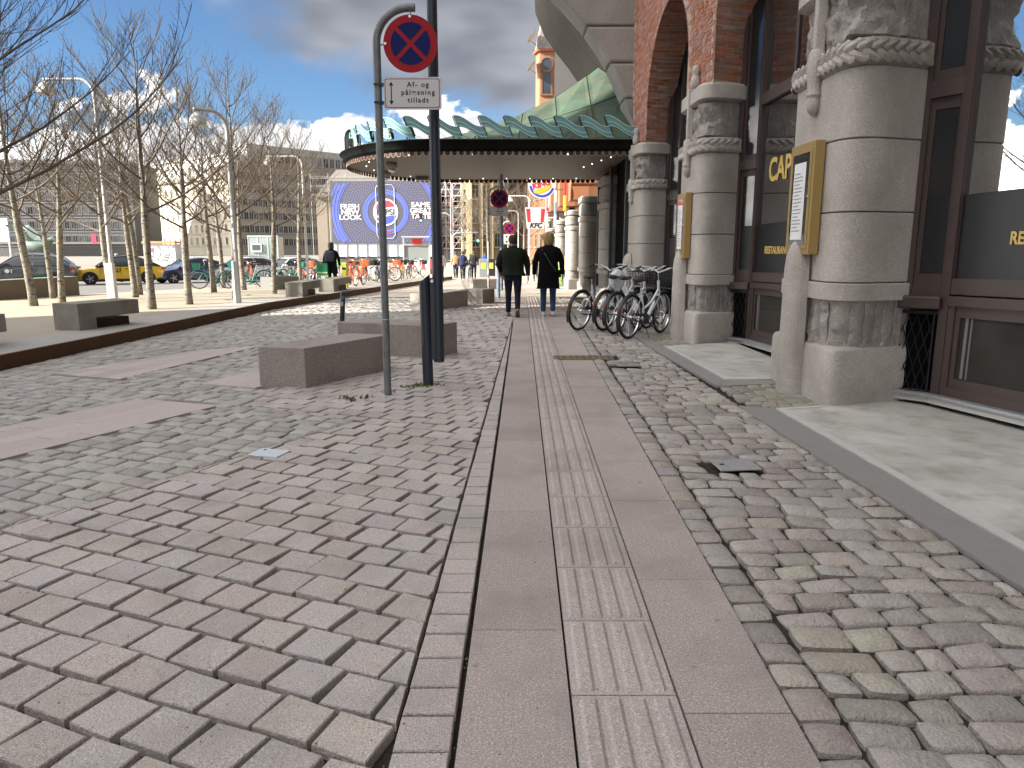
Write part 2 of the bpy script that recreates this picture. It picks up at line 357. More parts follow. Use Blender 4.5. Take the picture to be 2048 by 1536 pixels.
def piece(mb, poly, top, bev=.006, deep=.06, dome=0.0, tilt=(0, 0), roundn=0, rnd=None):
    """one paving stone: side walls, a worn rim and a top, from a convex outline"""
    if roundn:
        q = []
        n = len(poly)
        for i in range(n):
            a, b, c = Vector(poly[i - 1]), Vector(poly[i]), Vector(poly[(i + 1) % n])
            k = roundn * (rnd.uniform(.7, 1.3) if rnd else 1)
            q.append(tuple(b.lerp(a, min(.46, k / max((a - b).length, 1e-4))))); q.append(tuple(b * .75 + (b.lerp(a, .46 if k > (a - b).length * .46 else k / (a - b).length) * .125 + b.lerp(c, min(.46, k / max((c - b).length, 1e-4))) * .125))); q.append(tuple(b.lerp(c, min(.46, k / max((c - b).length, 1e-4)))))
        poly = q
    n = len(poly); cx = sum(p[0] for p in poly) / n; cy = sum(p[1] for p in poly) / n
    zz = lambda x, y: top(x, y) + tilt[0] * (x - cx) + tilt[1] * (y - cy)
    def ring(ins, dz):
        r = []
        for x, y in poly:
            d = math.hypot(x - cx, y - cy) or 1e-4; k = max(0.0, 1 - ins / d)
            X, Y = cx + (x - cx) * k, cy + (y - cy) * k; r.append((X, Y, zz(X, Y) + dz))
        return r
    rings = [ring(-.002, -deep), ring(0, -bev)]
    if dome: rings += [ring(bev * .9, -bev * .25 - dome * .35), ring(bev * 3.2, -dome * .08)]
    else: rings += [ring(bev, 0)]
    mb.loft(rings, cap=False)
    o = len(mb.v); k = len(rings) - 1
    base = o - n
    if dome:
        mb.v.append((cx, cy, zz(cx, cy) + dome * .25)); 
        for i in range(n): mb.f.append((base + i, base + (i + 1) % n, o)); mb.m.append(mb.cm)
    else: mb.f.append(tuple(base + i for i in range(n))); mb.m.append(mb.cm)

# ------------------------------------------------------------------ ground, road, plaza
def sheet(name, rows, mt, kind='structure'):
    mb = MB(); mb.loft(rows, closed=False, cap=False); return mb.build(name, mt, kind=kind)
S = 1600.0
mb = MB(); mb.add([(-S, -200, -.86), (S, -200, -.86), (S, 2600, -.86), (-S, 2600, -.86)], [(0, 1, 2, 3)])
mb.build('ground', M['ground'], kind='structure')
ys = [-4, 0, 4, 8, 12, 16, 18, 20, 24, 28, 32, 36, 40, 44, 46.5]
def plazaleft(y):
    pts = [(-4, -19), (20, -17), (25.5, -15.2), (31, -12.6), (40, -9.6), (47, -8.2)]
    for (a, b), (c, d) in zip(pts, pts[1:]):
        if y <= c: return b + (d - b) * (y - a) / (c - a)
    return -8.2
def tz(x, y): return g(y) + .17 - .02 * max(0.0, min(xk(y) - x - 2.0, 12.0))
plaza = sheet('plaza', [[(x, y, tz(x, y)) for x in (plazaleft(y), (plazaleft(y) + xk(y) - 3) / 2, xk(y) - 3, xk(y) - 1.06)] for y in ys], M['plaza'])
strip = sheet('plaza_edging', [[(xk(y) - 1.06, y, tz(xk(y) - 1, y) + .003), (xk(y) - .05, y, tz(xk(y) - 1, y) + .003)] for y in ys], M['plazastrip'])
road = sheet('road', [[(-150, y, g(y) - .17), (plazaleft(min(y, 47)) + .02 if y <= 47 else -9.0, y, g(y) - .17)] for y in ys + [52, 58, 62, 90, 140]], M['asphalt'])
mb = MB()
for a, b in zip(ys[:-1], ys[1:]):
    for q in (0, 1):
        y0 = a + (b - a) * q / 2; y1 = a + (b - a) * (q + 1) / 2
        p, r_ = Vector((plazaleft(y0), y0, 0)), Vector((plazaleft(y1), y1, 0))
        mb.add([(p.x, p.y, g(y0) - .2), (r_.x, r_.y, g(y1) - .2), (r_.x, r_.y, tz(r_.x, y1) + .005), (p.x, p.y, tz(p.x, y0) + .005), (p.x + .15, p.y, g(y0) - .2), (r_.x + .15, r_.y, g(y1) - .2), (r_.x + .15, r_.y, tz(r_.x, y1) + .005), (p.x + .15, p.y, tz(p.x, y0) + .005)],
               [(0, 3, 2, 1), (3, 7, 6, 2), (4, 5, 6, 7)])
mb.build('plaza_kerb', M['plazastrip'], kind='structure')
# the weathering-steel edge of the plaza, in welded lengths
edge = tag(bpy.data.objects.new('steel_plaza_edge', None), 'long rust-brown steel edging along the raised plaza', 'edging'); COL.objects.link(edge)
y = 2.0; k = 0
while y < 46:
    y1 = min(46, y + 3.05); mb = MB(); n = 4
    P0 = []
    for i in range(n + 1):
        yy = y + .004 + (y1 - y - .008) * i / n; P0.append((xk(yy), yy))
    rings = [[(x, yy, g(yy) - .05), (x + .0, yy, g(yy) + .185), (x - .055, yy, g(yy) + .185), (x - .055, yy, g(yy) - .05)] for x, yy in P0]
    mb.loft(rings); mb.build('steel_plate', M['corten'], edge); y = y1

pave = sheet('pavement', [[(xk(y), y, g(y) - .040), (6.0, y, g(y) - .040)] for y in (-3, 4, 10, 16, 18, 21, 24.0)], M['bed'])
far = sheet('far_pavement', [[(xk(y) if y < 47 else -9, y, g(y)), (9.0, y, g(y))] for y in (24.0, 30, 36, 42, 46.9, 47.0, 54, 62, 100, 150)], mat('pale_far_paving', (.40, .36, .30), .85, namt=.5, nscale=1.4, col2=(.33, .30, .255), bump=.2, bscale=18, spec=.15))  # far paving in its own light stone colour
sq = sheet('cobbled_square', [[(xk(y) + .002, y, g(y) - .018), (-1.0 if y > 7 else -1.9 + (y - 5) * .3 - .3, y, g(y) - .018)] for y in (1.5, 4, 7, 10, 14, 18, 21, 24.0)], M['sandbed'])
cst = sheet('cobble_strip', [[(.95 + .0218 * (y - 2), y, g(y) - .034), (3.4, y, g(y) - .034)] for y in (-1, 4, 9, 14, 18.0, 21, 23.9)], M['bed'])

E1 = Vector((math.cos(R(-22)), math.sin(R(-22)))); E2 = Vector((-E1.y, E1.x))
def inside(p, poly):
    c = False; n = len(poly)
    for i in range(n):
        a, b = poly[i], poly[i - 1]
        if (a[1] > p[1]) != (b[1] > p[1]) and p[0] < (b[0] - a[0]) * (p[1] - a[1]) / (b[1] - a[1]) + a[0]: c = not c
    return c
def visible(x, y):
    return y > 1.55 and abs(x) < y * .74 + .25
def lay(polys, top, parent, name, mt, rnd, limit=300, stuffname=None, **kw):
    """the pieces that show largest become objects, the rest one joined part"""
    big = sorted(range(len(polys)), key=lambda i: -(area(polys[i]) / max(sum(p[1] for p in polys[i]) / len(polys[i]), .5) ** 3
                 if visible(sum(p[0] for p in polys[i]) / len(polys[i]), sum(p[1] for p in polys[i]) / len(polys[i])) else 0))
    own = set(big[:limit]); rest = MB()
    for i, po in enumerate(polys):
        k2 = dict(kw)
        k2['tilt'] = (rnd.uniform(-1, 1) * kw.get('tl', .012), rnd.uniform(-1, 1) * kw.get('tl', .012)); k2.pop('tl', None)
        h = rnd.uniform(-1, 1) * kw.get('hv', .003); k2.pop('hv', None)
        tp = lambda x, y: top(x, y) + h
        if i in own:
            mb = MB(); piece(mb, po, tp, rnd=rnd, **k2); mb.build(name, mt, parent, smooth=50 if kw.get('dome') else False)
        else: piece(rest, po, tp, rnd=rnd, **k2)
    if rest.v: rest.build(stuffname or name + '_field', mt, parent, smooth=50 if kw.get('dome') else False, kind='stuff')
gtop = lambda x, y: g(y)
# square granite setts, broken bond on a skewed grid
rnd = random.Random(3)
setl = lambda y: -.39 + .0295 * (y - 2)
regA = [(-4.6, .75), (setl(.75), .75), (setl(6.12), 6.12), (-1.38, 6.4)]
regB = [(setl(6.12), 6.12), (setl(18), 18.0), (-1.4, 18.0), (-2.68, 7.0), (-1.38, 6.4)]
regC = [(setl(18), 18.0), (setl(24), 23.8), (-1.3, 23.8), (-1.4, 18.0)]
def grid(regs, w_, h_, gap, rnd, jit=.006, e1=E1, e2=E2, wob=0.0, skip=None, bound=30):
    out = []
    for r_ in regs:
        us = [Vector(p).dot(e1) for p in r_]; vs = [Vector(p).dot(e2) for p in r_]
        for j in range(math.floor(min(vs) / h_) - 1, math.ceil(max(vs) / h_) + 1):
            rj = random.Random(j * 7919 + 5); off = rj.uniform(.35, .65) * w_ * (j % 2) + rj.uniform(-.1, .1) * w_; u0 = math.floor(min(us) / w_) * w_ - w_ + off
            u = u0
            while u < max(us) + w_:
                rk = random.Random(round((u * 100)) * 31 + j * 17); ww = w_ * rk.uniform(1 - wob, 1 + wob)
                a, b, c, d = u + gap / 2, u + ww - gap / 2, j * h_ + gap / 2, (j + 1) * h_ - gap / 2
                q = [(a, c), (b, c), (b, d), (a, d)]
                q = [(x + rk.uniform(-jit, jit), y + rk.uniform(-jit, jit)) for x, y in q]
                po = [tuple(e1 * x + e2 * y) for x, y in q]
                u += ww
                cx = sum(p[0] for p in po) / 4; cy = sum(p[1] for p in po) / 4
                if skip and skip(cx, cy): continue
                for i in range(len(r_)):
                    if not po: break
                    po = clip(po, (r_[i], r_[(i + 1) % len(r_)]))
                if len(po) > 2 and area(po) > .003: out.append(po)
    return out
pol = grid([regA, regB, regC], .228, .205, .022, rnd, .0085)
lay(pol, gtop, pave, 'sett', M['sett'], rnd, bev=.005, deep=.05, tl=.026, hv=.006)
# row of setts edging the flags
granl = lambda y: -.18 + .0154 * (y - 1.93); tl_ = lambda y: .201 + .0125 * (y - 1.93); tr_ = lambda y: .575 + .0119 * (y - 1.93); granr = lambda y: .945 + .0218 * (y - 1.93)
def run(fa, fb, y0, y1, lens, rnd, gx=.008, gy=.007):
    out = []; y = y0; k = 0
    while y < y1:
        l = lens[k % len(lens)] * rnd.uniform(.93, 1.07); k += 1
        j = lambda: rnd.uniform(-.002, .002)
        out.append([(fa(y) + gx + j(), y + gy / 2), (fb(y) - gx + j(), y + gy / 2 + j()), (fb(y + l) - gx + j(), y + l - gy / 2 + j()), (fa(y + l) + gx + j(), y + l - gy / 2)]); y += l
    return out
lay(run(setl, granl, .9, 23.6, [.19, .165, .20], rnd, .016, .013), gtop, pave, 'edging_sett', M['sett'], rnd, 140, 'edging_sett_row', bev=.005, deep=.03, tl=.008, hv=.002)
def fixed(fa, fb, js, gx=.005, gy=.005):
    return [[(fa(a) + gx, a + gy / 2), (fb(a) - gx, a + gy / 2), (fb(b) - gx, b - gy / 2), (fa(b) + gx, b - gy / 2)] for a, b in zip(js, js[1:])]
jl = [.6, 2.74, 4.1, 5.7, 6.62, 7.75, 9.0, 10.1, 11.4, 12.7, 13.9, 15.1, 16.4, 17.6, 18.9, 20.2, 21.5, 22.8, 24]
jr = [.6, 2.2, 3.2, 4.28, 5.12, 6.5, 7.7, 8.6, 9.9, 10.3, 11.5, 12.6, 13.8, 15.0, 16.2, 17.5, 18.8, 20.1, 21.4, 22.7, 24]
lay(fixed(granl, tl_, jl) + fixed(tr_, granr, jr), gtop, pave, 'flagstone', M['flag'], rnd, 300, bev=.003, deep=.03, tl=.0, hv=.0012)
# ribbed guidance slabs
y = .75; k = 0
while y < 24:
    l = .515 if y < 12 else .62; mb = MB(); prof = []
    nseg = 4; W = .36
    us = [(0, 0)]
    for i in range(nseg):
        c = .055 + i * .083
        us += [(c - .032, 0), (c - .019, .010), (c + .019, .010), (c + .032, 0)]
    us += [(W, 0)]
    rings = []
    for yy, kk in ((y + .003, 0), (y + .018, 0), (y + .034, 1), (y + l - .034, 1), (y + l - .018, 0), (y + l - .003, 0)):
        a, b = tl_(yy) + .004, tr_(yy) - .004
        rings.append([(a, yy, g(yy) - .03)] + [(a + (b - a) * u / W, yy, g(yy) + .001 + h * kk) for u, h in us] + [(b, yy, g(yy) - .03)])
    mb.loft(rings, closed=True, cap=True)
    mb.build('ribbed_guidance_slab', M['tact'], pave); y += l; k += 1
# right-hand cobbles: one straight row, then irregular courses
rnd = random.Random(8)
bord = lambda y: 2.375 - .0235 * (y - 2.5)
row1 = lambda y: granr(y) + .165
cob = run(granr, row1, .9, 23.6, [.14, .18, .15, .19, .165], rnd, .009, .012)
y = .9; k = 0
while y < 23.5:
    h = rnd.uniform(.138, .178); x = row1(y) + .012 + rnd.uniform(-.01, .0)
    while x < bord(y) - .05:
        ww = rnd.choice((.14, .17, .20, .22, .24, .27)) * rnd.uniform(.92, 1.08)
        if bord(y) - (x + ww) < .07: ww = bord(y) - x - .012
        wob = lambda yy, xx: .020 * math.sin(xx * 5.1 + yy * 1.7) + .03 * (xx - 1.6) * 0
        j = lambda: rnd.uniform(-.010, .010)
        cx, cy = x + ww / 2, y + h / 2
        inman = (.56 < cx < 1.5 and 9.85 < cy < 10.35) or (1.42 < cx < 1.78 and 4.84 < cy < 5.16) or (1.35 < cx < 1.72 and 9.3 < cy < 9.62)
        if not inman:
            cob.append([(x + .009 + j() * .8, y + .008 + wob(y, x) + j() * .5), (x + ww - .009 + j() * .8, y + .008 + wob(y, x + ww) + j() * .5), (x + ww - .007 + j(), y + h - .006 + wob(y, x + ww) + j() * .5), (x + .007 + j(), y + h - .006 + wob(y, x) + j() * .5)])
        x += ww
    y += h
lay(cob, gtop, cst, 'cobble', M['cobble'], rnd, 300, 'cobble_field', bev=.016, deep=.045, dome=.012, roundn=.040, tl=.07, hv=.008)
# small mossy setts between the stone piers and the slabs
ms = []
for (x0, x1, y0, y1) in ((2.36, 3.25, 6.86, 8.34), (2.42, 2.95, 11.3, 13.1), (2.36, 2.95, 16.25, 23.4)):
    y = y0
    while y < y1:
        x = x0 + rnd.uniform(-.05, 0)
        while x < x1:
            ww = rnd.uniform(.12, .19); ms.append([(x + .008, y + .007), (x + ww - .006, y + .007), (x + ww - .008, y + .105), (x + .006, y + .108)]); x += ww
        y += .118
lay(ms, gtop, cst, 'mossy_sett', mat('mossy_sett', (.27, .25, .205), .85, vary=.2, hue=.03, namt=.6, nscale=12, col2=(.215, .215, .14), bump=.5, bscale=60, spec=.15), rnd, 200, bev=.012, deep=.03, dome=.004, roundn=.02, tl=.02)
# left-hand cobbles with the bands of long pink slabs
rnd = random.Random(21)
bandA = [(-5.2, 4.6), (-4.25, 4.2), (-2.9, 7.03), (-3.88, 7.33)]
bandB = [(-5.72, 8.85), (-4.65, 8.47), (-3.98, 11.35), (-4.79, 10.9)]
bandC = [(-3.58, 8.18), (-2.86, 7.92), (-2.1, 9.6), (-3.0, 9.9)]
def grow(po, d):
    cx = sum(p[0] for p in po) / len(po); cy = sum(p[1] for p in po) / len(po)
    return [(x + (x - cx) / max(math.hypot(x - cx, y - cy), .01) * d, y + (y - cy) / max(math.hypot(x - cx, y - cy), .01) * d) for x, y in po]
gr = [grow(b, .05) for b in (bandA, bandB, bandC)]
skipf = lambda x, y: any(inside((x, y), b) for b in gr)
sqr = [[(xk(2.2) + .01, 2.2), (-3.80, 2.2), (-1.40, 6.42), (-2.70, 7.02), (xk(8.0) + .01, 8.0)],
       [(xk(8.0) + .01, 8.0), (-2.70, 7.02), (-1.45, 18.0), (xk(18) + .01, 18.0)],
       [(xk(18) + .01, 18.0), (-1.45, 18.0), (-1.3, 23.8), (xk(23.8) + .01, 23.8)]]
E1b = Vector((math.cos(R(-20)), math.sin(R(-20)))); E2b = Vector((-E1b.y, E1b.x))
lay(grid(sqr, .235, .15, .020, rnd, .012, E1b, E2b, .22, skipf), gtop, sq, 'cobblestone', M['cobble2'], rnd, 300, 'cobblestone_field', bev=.012, deep=.03, dome=.006, roundn=.02, tl=.035, hv=.004)
M['pinkslab'] = mat('pink_slab', (.44, .385, .365), .8, vary=.08, namt=.4, nscale=3, col2=(.39, .35, .33), speck=((.54, .48, .45), (.26, .22, .21)), spscale=150, spamt=.5, bump=.15, bscale=120, spec=.2)
def band(b, rows, cuts, name):
    (a0, a1, a2, a3) = [Vector(p) for p in b]          # a0-a1 near end, a3-a2 far end
    for r_ in range(rows):
        ts = [0.0] + sorted(rnd.uniform(.12, .95) for _ in range(cuts)) + [1.0]
        for t0, t1 in zip(ts, ts[1:]):
            q = []
            for (t, s_) in ((t0, r_), (t0, r_ + 1), (t1, r_ + 1), (t1, r_)):
                q.append(tuple((a0.lerp(a1, s_ / rows)).lerp(a3.lerp(a2, s_ / rows), t)))
            c = sum((Vector(p) for p in q), Vector((0, 0))) / 4
            q = [tuple(Vector(p) + (c - Vector(p)).normalized() * .005) for p in q]
            if area(q) < .004: continue
            mb = MB(); piece(mb, q, gtop, bev=.003, deep=.03); mb.build('pink_slab', M['pinkslab'], sq)
band(bandA, 5, 2, 'a'); band(bandB, 4, 2, 'b'); band(bandC, 4, 1, 'c')
# dark border stones and the pale concrete landings at the windows
land = [([(2.385, 11.24), (2.505, 8.36), (3.25, 8.40), (3.68, 8.5), (3.62, 11.75), (3.2, 11.60)], 'l1'),
        ([(2.385, 13.15), (2.9, 13.2), (3.5, 13.1), (3.45, 16.2), (2.385, 16.2)], 'l2'),
        ([(2.545, 6.83), (2.70, 1.0), (5.2, 1.0), (4.6, 5.3), (4.05, 7.45), (3.9, 7.35), (3.15, 6.97)], 'l0')]
for i, ((a, b)) in enumerate((([(2.05, 17.4), (2.147, 11.26)], [(2.33, 17.4), (2.383, 11.26)]), ([(2.15, 11.24), (2.300, 8.02)], [(2.385, 11.24), (2.505, 8.36)]), ([(2.235, 7.0), (2.42, 1.0)], [(2.545, 6.83), (2.70, 1.0)]))):
    n = 4 if i != 1 else 2
    for k in range(n):
        t0, t1 = k / n, (k + 1) / n
        A, B, C, D = [Vector(a[0]).lerp(Vector(a[1]), t0), Vector(a[0]).lerp(Vector(a[1]), t1), Vector(b[0]).lerp(Vector(b[1]), t1), Vector(b[0]).lerp(Vector(b[1]), t0)]
        q = [tuple(A + Vector((.003, -.003))), tuple(B + Vector((.003, .003))), tuple(C + Vector((-.003, .003))), tuple(D + Vector((-.003, -.003)))]
        mb = MB(); piece(mb, q, lambda x, y: g(y) + .004, bev=.004, deep=.03); mb.build('border_stone', M['border'], cst)
mb = MB(); piece(mb, [(2.30, 8.02), (2.42, 8.02), (3.2, 8.18), (3.22, 8.38), (2.51, 8.35)], lambda x, y: .006, bev=.004, deep=.03); mb.build('border_stone', M['border'], cst)
for po, nme in land:
    mb = MB(); mb.prism(po if area(po) > 0 else po[::-1], -.02, .012); o = mb.build('concrete_landing', M['concrete'], cst)
for q in ([(2.388, 11.22), (2.507, 8.37), (2.56, 8.42), (2.45, 11.22)], [(2.507, 8.37), (3.2, 8.41), (3.2, 8.455), (2.56, 8.42)], [(2.548, 6.82), (2.70, 1.0), (2.775, 1.0), (2.615, 6.76)], [(2.548, 6.82), (2.615, 6.76), (3.13, 6.93), (3.13, 6.97)]):
    mb = MB(); mb.prism(q if area(q) > 0 else q[::-1], .0, .0165); mb.build('landing_edge', M['concrete_edge'], cst)
# covers set in the paving
c = thing('manhole_cover', 'rusty brown rectangular access cover across the cobbles', 'manhole cover', (1.0, 10.09, 0))
mb = MB(); mb.box((0, 0, .002), (.84, .36, .02)); bevel(mb.build('rim', mat('rust_iron', (.19, .135, .085), .8, namt=.5, nscale=7, col2=(.14, .10, .07), bump=.4, bscale=60), c), .004)
mb = MB()
for i in range(9):
    for j in range(4): mb.box((-.36 + i * .09, -.12 + j * .08, .0155), (.05, .035, .006), .5 * ((i + j) % 2 * 2 - 1))
mb.build('tread', MATS['rust_iron'], c)
c = thing('utility_cover', 'small grey steel hatch tilted in the right-hand cobbles', 'utility cover', (1.6, 5.0, .004), .10)
mb = MB(); mb.box((0, 0, .004), (.30, .235, .012), M4=Matrix.Rotation(.03, 3, 'X')); bevel(mb.build('lid', mat('dull_steel', (.40, .40, .395), .5, metal=.4, namt=.6, nscale=20, col2=(.30, .30, .30), bump=.3, bscale=90), c), .003)
mb = MB(); mb.box((-.10, 0, .012), (.03, .012, .006)); mb.build('lift_slot', M['black'], c)
c = thing('marker_plate', 'pale blue-grey square plate among the left-hand setts', 'cover plate', (-1.84, 5.30, .004), R(-16))
mb = MB(); mb.box((0, 0, .004), (.25, .19, .012)); bevel(mb.build('plate', mat('pale_blue_plate', (.52, .58, .62), .55, namt=.3, nscale=9, col2=(.45, .50, .54)), c), .003)
mb = MB(); mb.lathe([(.012, .010), (.012, .0125)], 10, (-.07, .05, 0)); mb.build('screw', M['black'], c)
c = thing('inspection_cover', 'narrow pale cover set flush in cobbles near the bicycles', 'cover plate', (1.53, 9.46, .004), .03)
mb = MB(); mb.box((0, 0, .003), (.31, .27, .012)); bevel(mb.build('lid', M['border'], c), .003)
mb = MB(); mb.box((0, .05, .009), (.05, .015, .004)); mb.build('lift_slot', M['black'], c)
# weeds round the posts, and a few in the joints
rnd = random.Random(5); mb = MB()
def tuft(mb, x, y, n, r_, h):
    for i in range(n):
        a = rnd.uniform(0, 6.28); d = rnd.uniform(0, r_); px, py = x + math.cos(a) * d, y + math.sin(a) * d; L_ = rnd.uniform(.5, 1) * h; b = rnd.uniform(0, 6.28)
        dx, dy = math.cos(b) * .006, math.sin(b) * .006; tx, ty = px + rnd.uniform(-1, 1) * h * .7, py + rnd.uniform(-1, 1) * h * .7
        mb.add([(px - dx, py - dy, -.005), (px + dx, py + dy, -.005), (tx + dx * .7, ty + dy * .7, L_ * .7), (tx, ty, L_)], [(0, 1, 2, 3)])
for x, y, n in ((-1.04, 8.02, 46), (-1.16, 7.92, 30), (-1.35, 7.62, 22), (-1.52, 7.38, 26), (-1.7, 7.32, 18), (-.85, 8.1, 16), (-1.62, 7.22, 14)): tuft(mb, x, y, n, .09, .045)
o = mb.build('weeds', M['weed'], kind='stuff')
c = G(686, 1183); mb = MB(); mb.tube([(c.x, c.y, .007), (c.x + .006, c.y + .028, .008)], .004, 8)
tag(mb.build('cigarette_butt', mat('butt', (.70, .55, .25), .8)), 'tiny yellowish cigarette butt lying on the near setts', 'litter')

# grit, crumbs of leaf and small pebbles caught in the joints
rnd = random.Random(77); mb = MB()
for i in range(900):
    y = 1.6 + 9 * rnd.random() ** 1.8; x = rnd.uniform(-.74 * y, min(.74 * y, 2.3)); s_ = rnd.uniform(.0015, .0045); a = rnd.uniform(0, 6.28)
    q = [(x + s_ * math.cos(a + k_) * rnd.uniform(.6, 1.4), y + s_ * math.sin(a + k_) * rnd.uniform(.6, 1.4), g(y) + .001) for k_ in (0, 2.1, 4.2)]
    mb.add(q + [(x, y, g(y) + .008)], [(0, 1, 3), (1, 2, 3), (2, 0, 3)])
mb.build('grit', mat('grit', (.28, .25, .19), .9, vary=.5), kind='stuff')

# ------------------------------------------------------------------ the long stone and brick building on the right
front = lambda Y: 3.0 - .035 * (Y - 11.65)
wallx = lambda Y: 3.61 - .07 * (Y - 11.8) if Y < 12 else 3.596 - .035 * (Y - 12)
def Zf(z, Y): return z + (.01 + .011 * z) * (11.8 - Y)
PY = [7.0 + 4.66 * k for k in range(10)]; PW = 1.5
bld = thing('stone_and_brick_building', 'long granite and red brick restaurant building lining the right side', 'building')

def plan(D, o, r, n=7):
    """pier outline (x in from the front, y along the street), near face skewed, the two street corners rounded"""
    base = [(D, .30 - o), (-o, -o), (-o, PW + o), (D, PW - .30 + o)]
    out = [base[0]]
    for i in (1, 2):
        a, b, c = Vector(base[i - 1]), Vector(base[i]), Vector(base[i + 1]); u, v = (a - b).normalized(), (c - b).normalized()
        rr = min(r, (a - b).length * .8, (c - b).length * .45)
        for k in range(n + 1):
            t = k / n; p = b + u * rr * (1 - t) ** 2 + v * rr * t ** 2; out.append((p.x, p.y))
    out.append(base[3]); return out
def dens(poly, step):
    out = []
    for i in range(len(poly) - 1):
        a, b = Vector(poly[i]), Vector(poly[i + 1]); n = max(1, int((b - a).length / step))
        for k in range(n): out.append(tuple(a.lerp(b, k / n)))
    out.append(poly[-1]); return out
def pier(k, detail):
    Y0 = PY[k]; D = wallx(Y0 + .3) - front(Y0) + .03; fx = front(Y0)
    root = link('stone_pier', None, bld); root.location = (fx, Y0, 0)
    Z = lambda z: Zf(z, Y0 + .4) if z > 0 else min(0, g(Y0)) - .05
    def tier(name, prof, mt, smooth=38, n=7, dense=0.0, disp=None, rough=0.0):
        mb = MB(); rings = []
        for z, o, r in prof:
            pl = plan(D, o, r, n)
            if dense: pl = dens(pl, dense)
            rings.append([(x, y, Z(z)) for x, y in pl])
        if dense:
            mn = min(len(q) for q in rings)
            if any(len(q) != mn for q in rings): rings = [[q[int(i * (len(q) - 1) / (mn - 1))] for i in range(mn)] for q in rings]
        if disp: rings = [[disp(Vector(p), i, len(rings)) for p in q] for i, q in enumerate(rings)]
        mb.loft(rings); return mb.build(name, mt, root, smooth=smooth)
    tier('base_block', [(-.05, .10, .16), (.44, .10, .16), (.485, .085, .16), (.51, .03, .16)], M['granite'], 35)
    if detail:
        def dflute(p, i, n_):
            s = (p.x + p.y) / .155; f = .040 * (abs((s % 1.0) - .5) * 2) ** 5
            nn = mnoise.noise(Vector((p.x * 9 + k, p.y * 9, p.z * 14))) * .03
            d = Vector((-1, -1, 0)).normalized() if p.y < .2 else Vector((-1, 0, 0))
            q = p - d * (f * (0 if i in (0, n_ - 1) else 1)) + d * nn
            return tuple(q)
        tier('fluted_band', [(.50 + .044 * i, .055, .40) for i in range(11)], M['rough'], 30, 10, .018, dflute)
    else: tier('fluted_band', [(.50, .05, .40), (.94, .05, .40)], M['rough'])
    # shaft drums with recessed joints
    zs = [.93, 1.10, 1.74, 2.38, 2.99]
    for a, b in zip(zs, zs[1:]):
        o0 = .105 if a < 1 else .075
        tier('shaft_stone', [(a + .004, o0 - .012, .44), (a + .012, o0, .44), (b - .012, o0 - (.0 if a >= 1 else .0), .44), (b - .004, o0 - .012, .44)], M['granite'], 30, 10)
    tier('braid_core', [(2.985, .06, .44), (3.02, .11, .44), (3.19, .11, .44), (3.22, .06, .44)], M['granite'], 38, 9)
    if detail:
        mb = MB(); pl = dens(plan(D, .118, .44, 9), .02); acc = 0; last = None; flip = 0; sp = .105
        for i in range(1, len(pl) - 1):
            a, b, c = Vector(pl[i - 1]), Vector(pl[i]), Vector(pl[i + 1]); acc += (b - a).length
            if acc < sp: continue
            acc = 0; t = (c - a).normalized(); nrm = Vector((-t.y, t.x)); nrm = nrm if nrm.dot(Vector((-1, -.7))) > 0 or nrm.x < 0 else -nrm
            for row, (z, sg) in enumerate(((3.055, 1), (3.15, -1))):
                c3 = Vector((b.x, b.y, Z(z))) + Vector((t.x, t.y, 0)) * (sp * .5 * row); T = Vector((t.x, t.y, 0)) * .085 + Vector((0, 0, .042 * sg))
                N3 = Vector((nrm.x, nrm.y, 0)); U = T.cross(N3).normalized()
                mb.loft([[c3 - T * 1.0 + U * q * .010 + N3 * h * .2 for q, h in ((-1, 0), (0, .02), (1, 0))]] +
                        [[c3 + T * f + U * q * .036 + N3 * h for q, h in ((-1, 0), (-.5, .017), (.5, .017), (1, 0))][0:1] + [c3 + T * f + N3 * .024] + [c3 + T * f + U * .036] for f in (-.7, 0, .7)] +
                        [[c3 + T * 1.0 + U * q * .010 + N3 * h * .2 for q, h in ((-1, 0), (0, .02), (1, 0))]], closed=False, cap=False)
        mb.build('braid_moulding', M['granite'], root, smooth=60)
        def dr(p, i, n_):
            if i in (0, n_ - 1): return tuple(p)
            d = Vector((-1, -.8, 0)).normalized(); nn = mnoise.fractal(Vector((p.x * 2.6 + k * 3, p.y * 2.6, p.z * 3.2)), .9, 2.2, 5)
            nn += .5 * mnoise.noise(Vector((p.x * 11, p.y * 11, p.z * 11)))
            return tuple(p + d * (.065 + .10 * nn))
        tier('rock_faced_stone', [(3.21 + .55 * i / 16, .0, .40) for i in range(17)], M['rough'], 24, 12, .035, dr)
    else: tier('rock_faced_stone', [(3.21, .03, .4), (3.3, .09, .4), (3.66, .09, .4), (3.76, .03, .4)], M['rough'], 30)
    tier('cap_stone', [(3.755, .05, .42), (3.79, .12, .42), (3.98, .12, .42), (4.02, .085, .42)], M['granite'], 35, 9)
    if detail:
        # round-headed colonnette, the hanging pendant and the strip above it
        mb = MB(); prof = [(0, .155), (.9, .150), (1.20, .148), (1.34, .135), (1.44, .10), (1.50, .05), (1.515, .005)]
        mb.loft([[(-.10 - .14 * max(0, math.sin(a)) * (q / .155) - (.04 if 0 < a < 3.1 else 0), .74 + 1.25 * q * math.cos(a), Z(z) if z else -.05) for a in [math.pi * j / 12 for j in range(13)]] + [(.1, .74 - q, Z(z) if z else -.05), (.1, .74 + q, Z(z) if z else -.05)][::-1] for z, q in prof], closed=True)
        mb.build('colonnette', M['granite'], root, smooth=50)
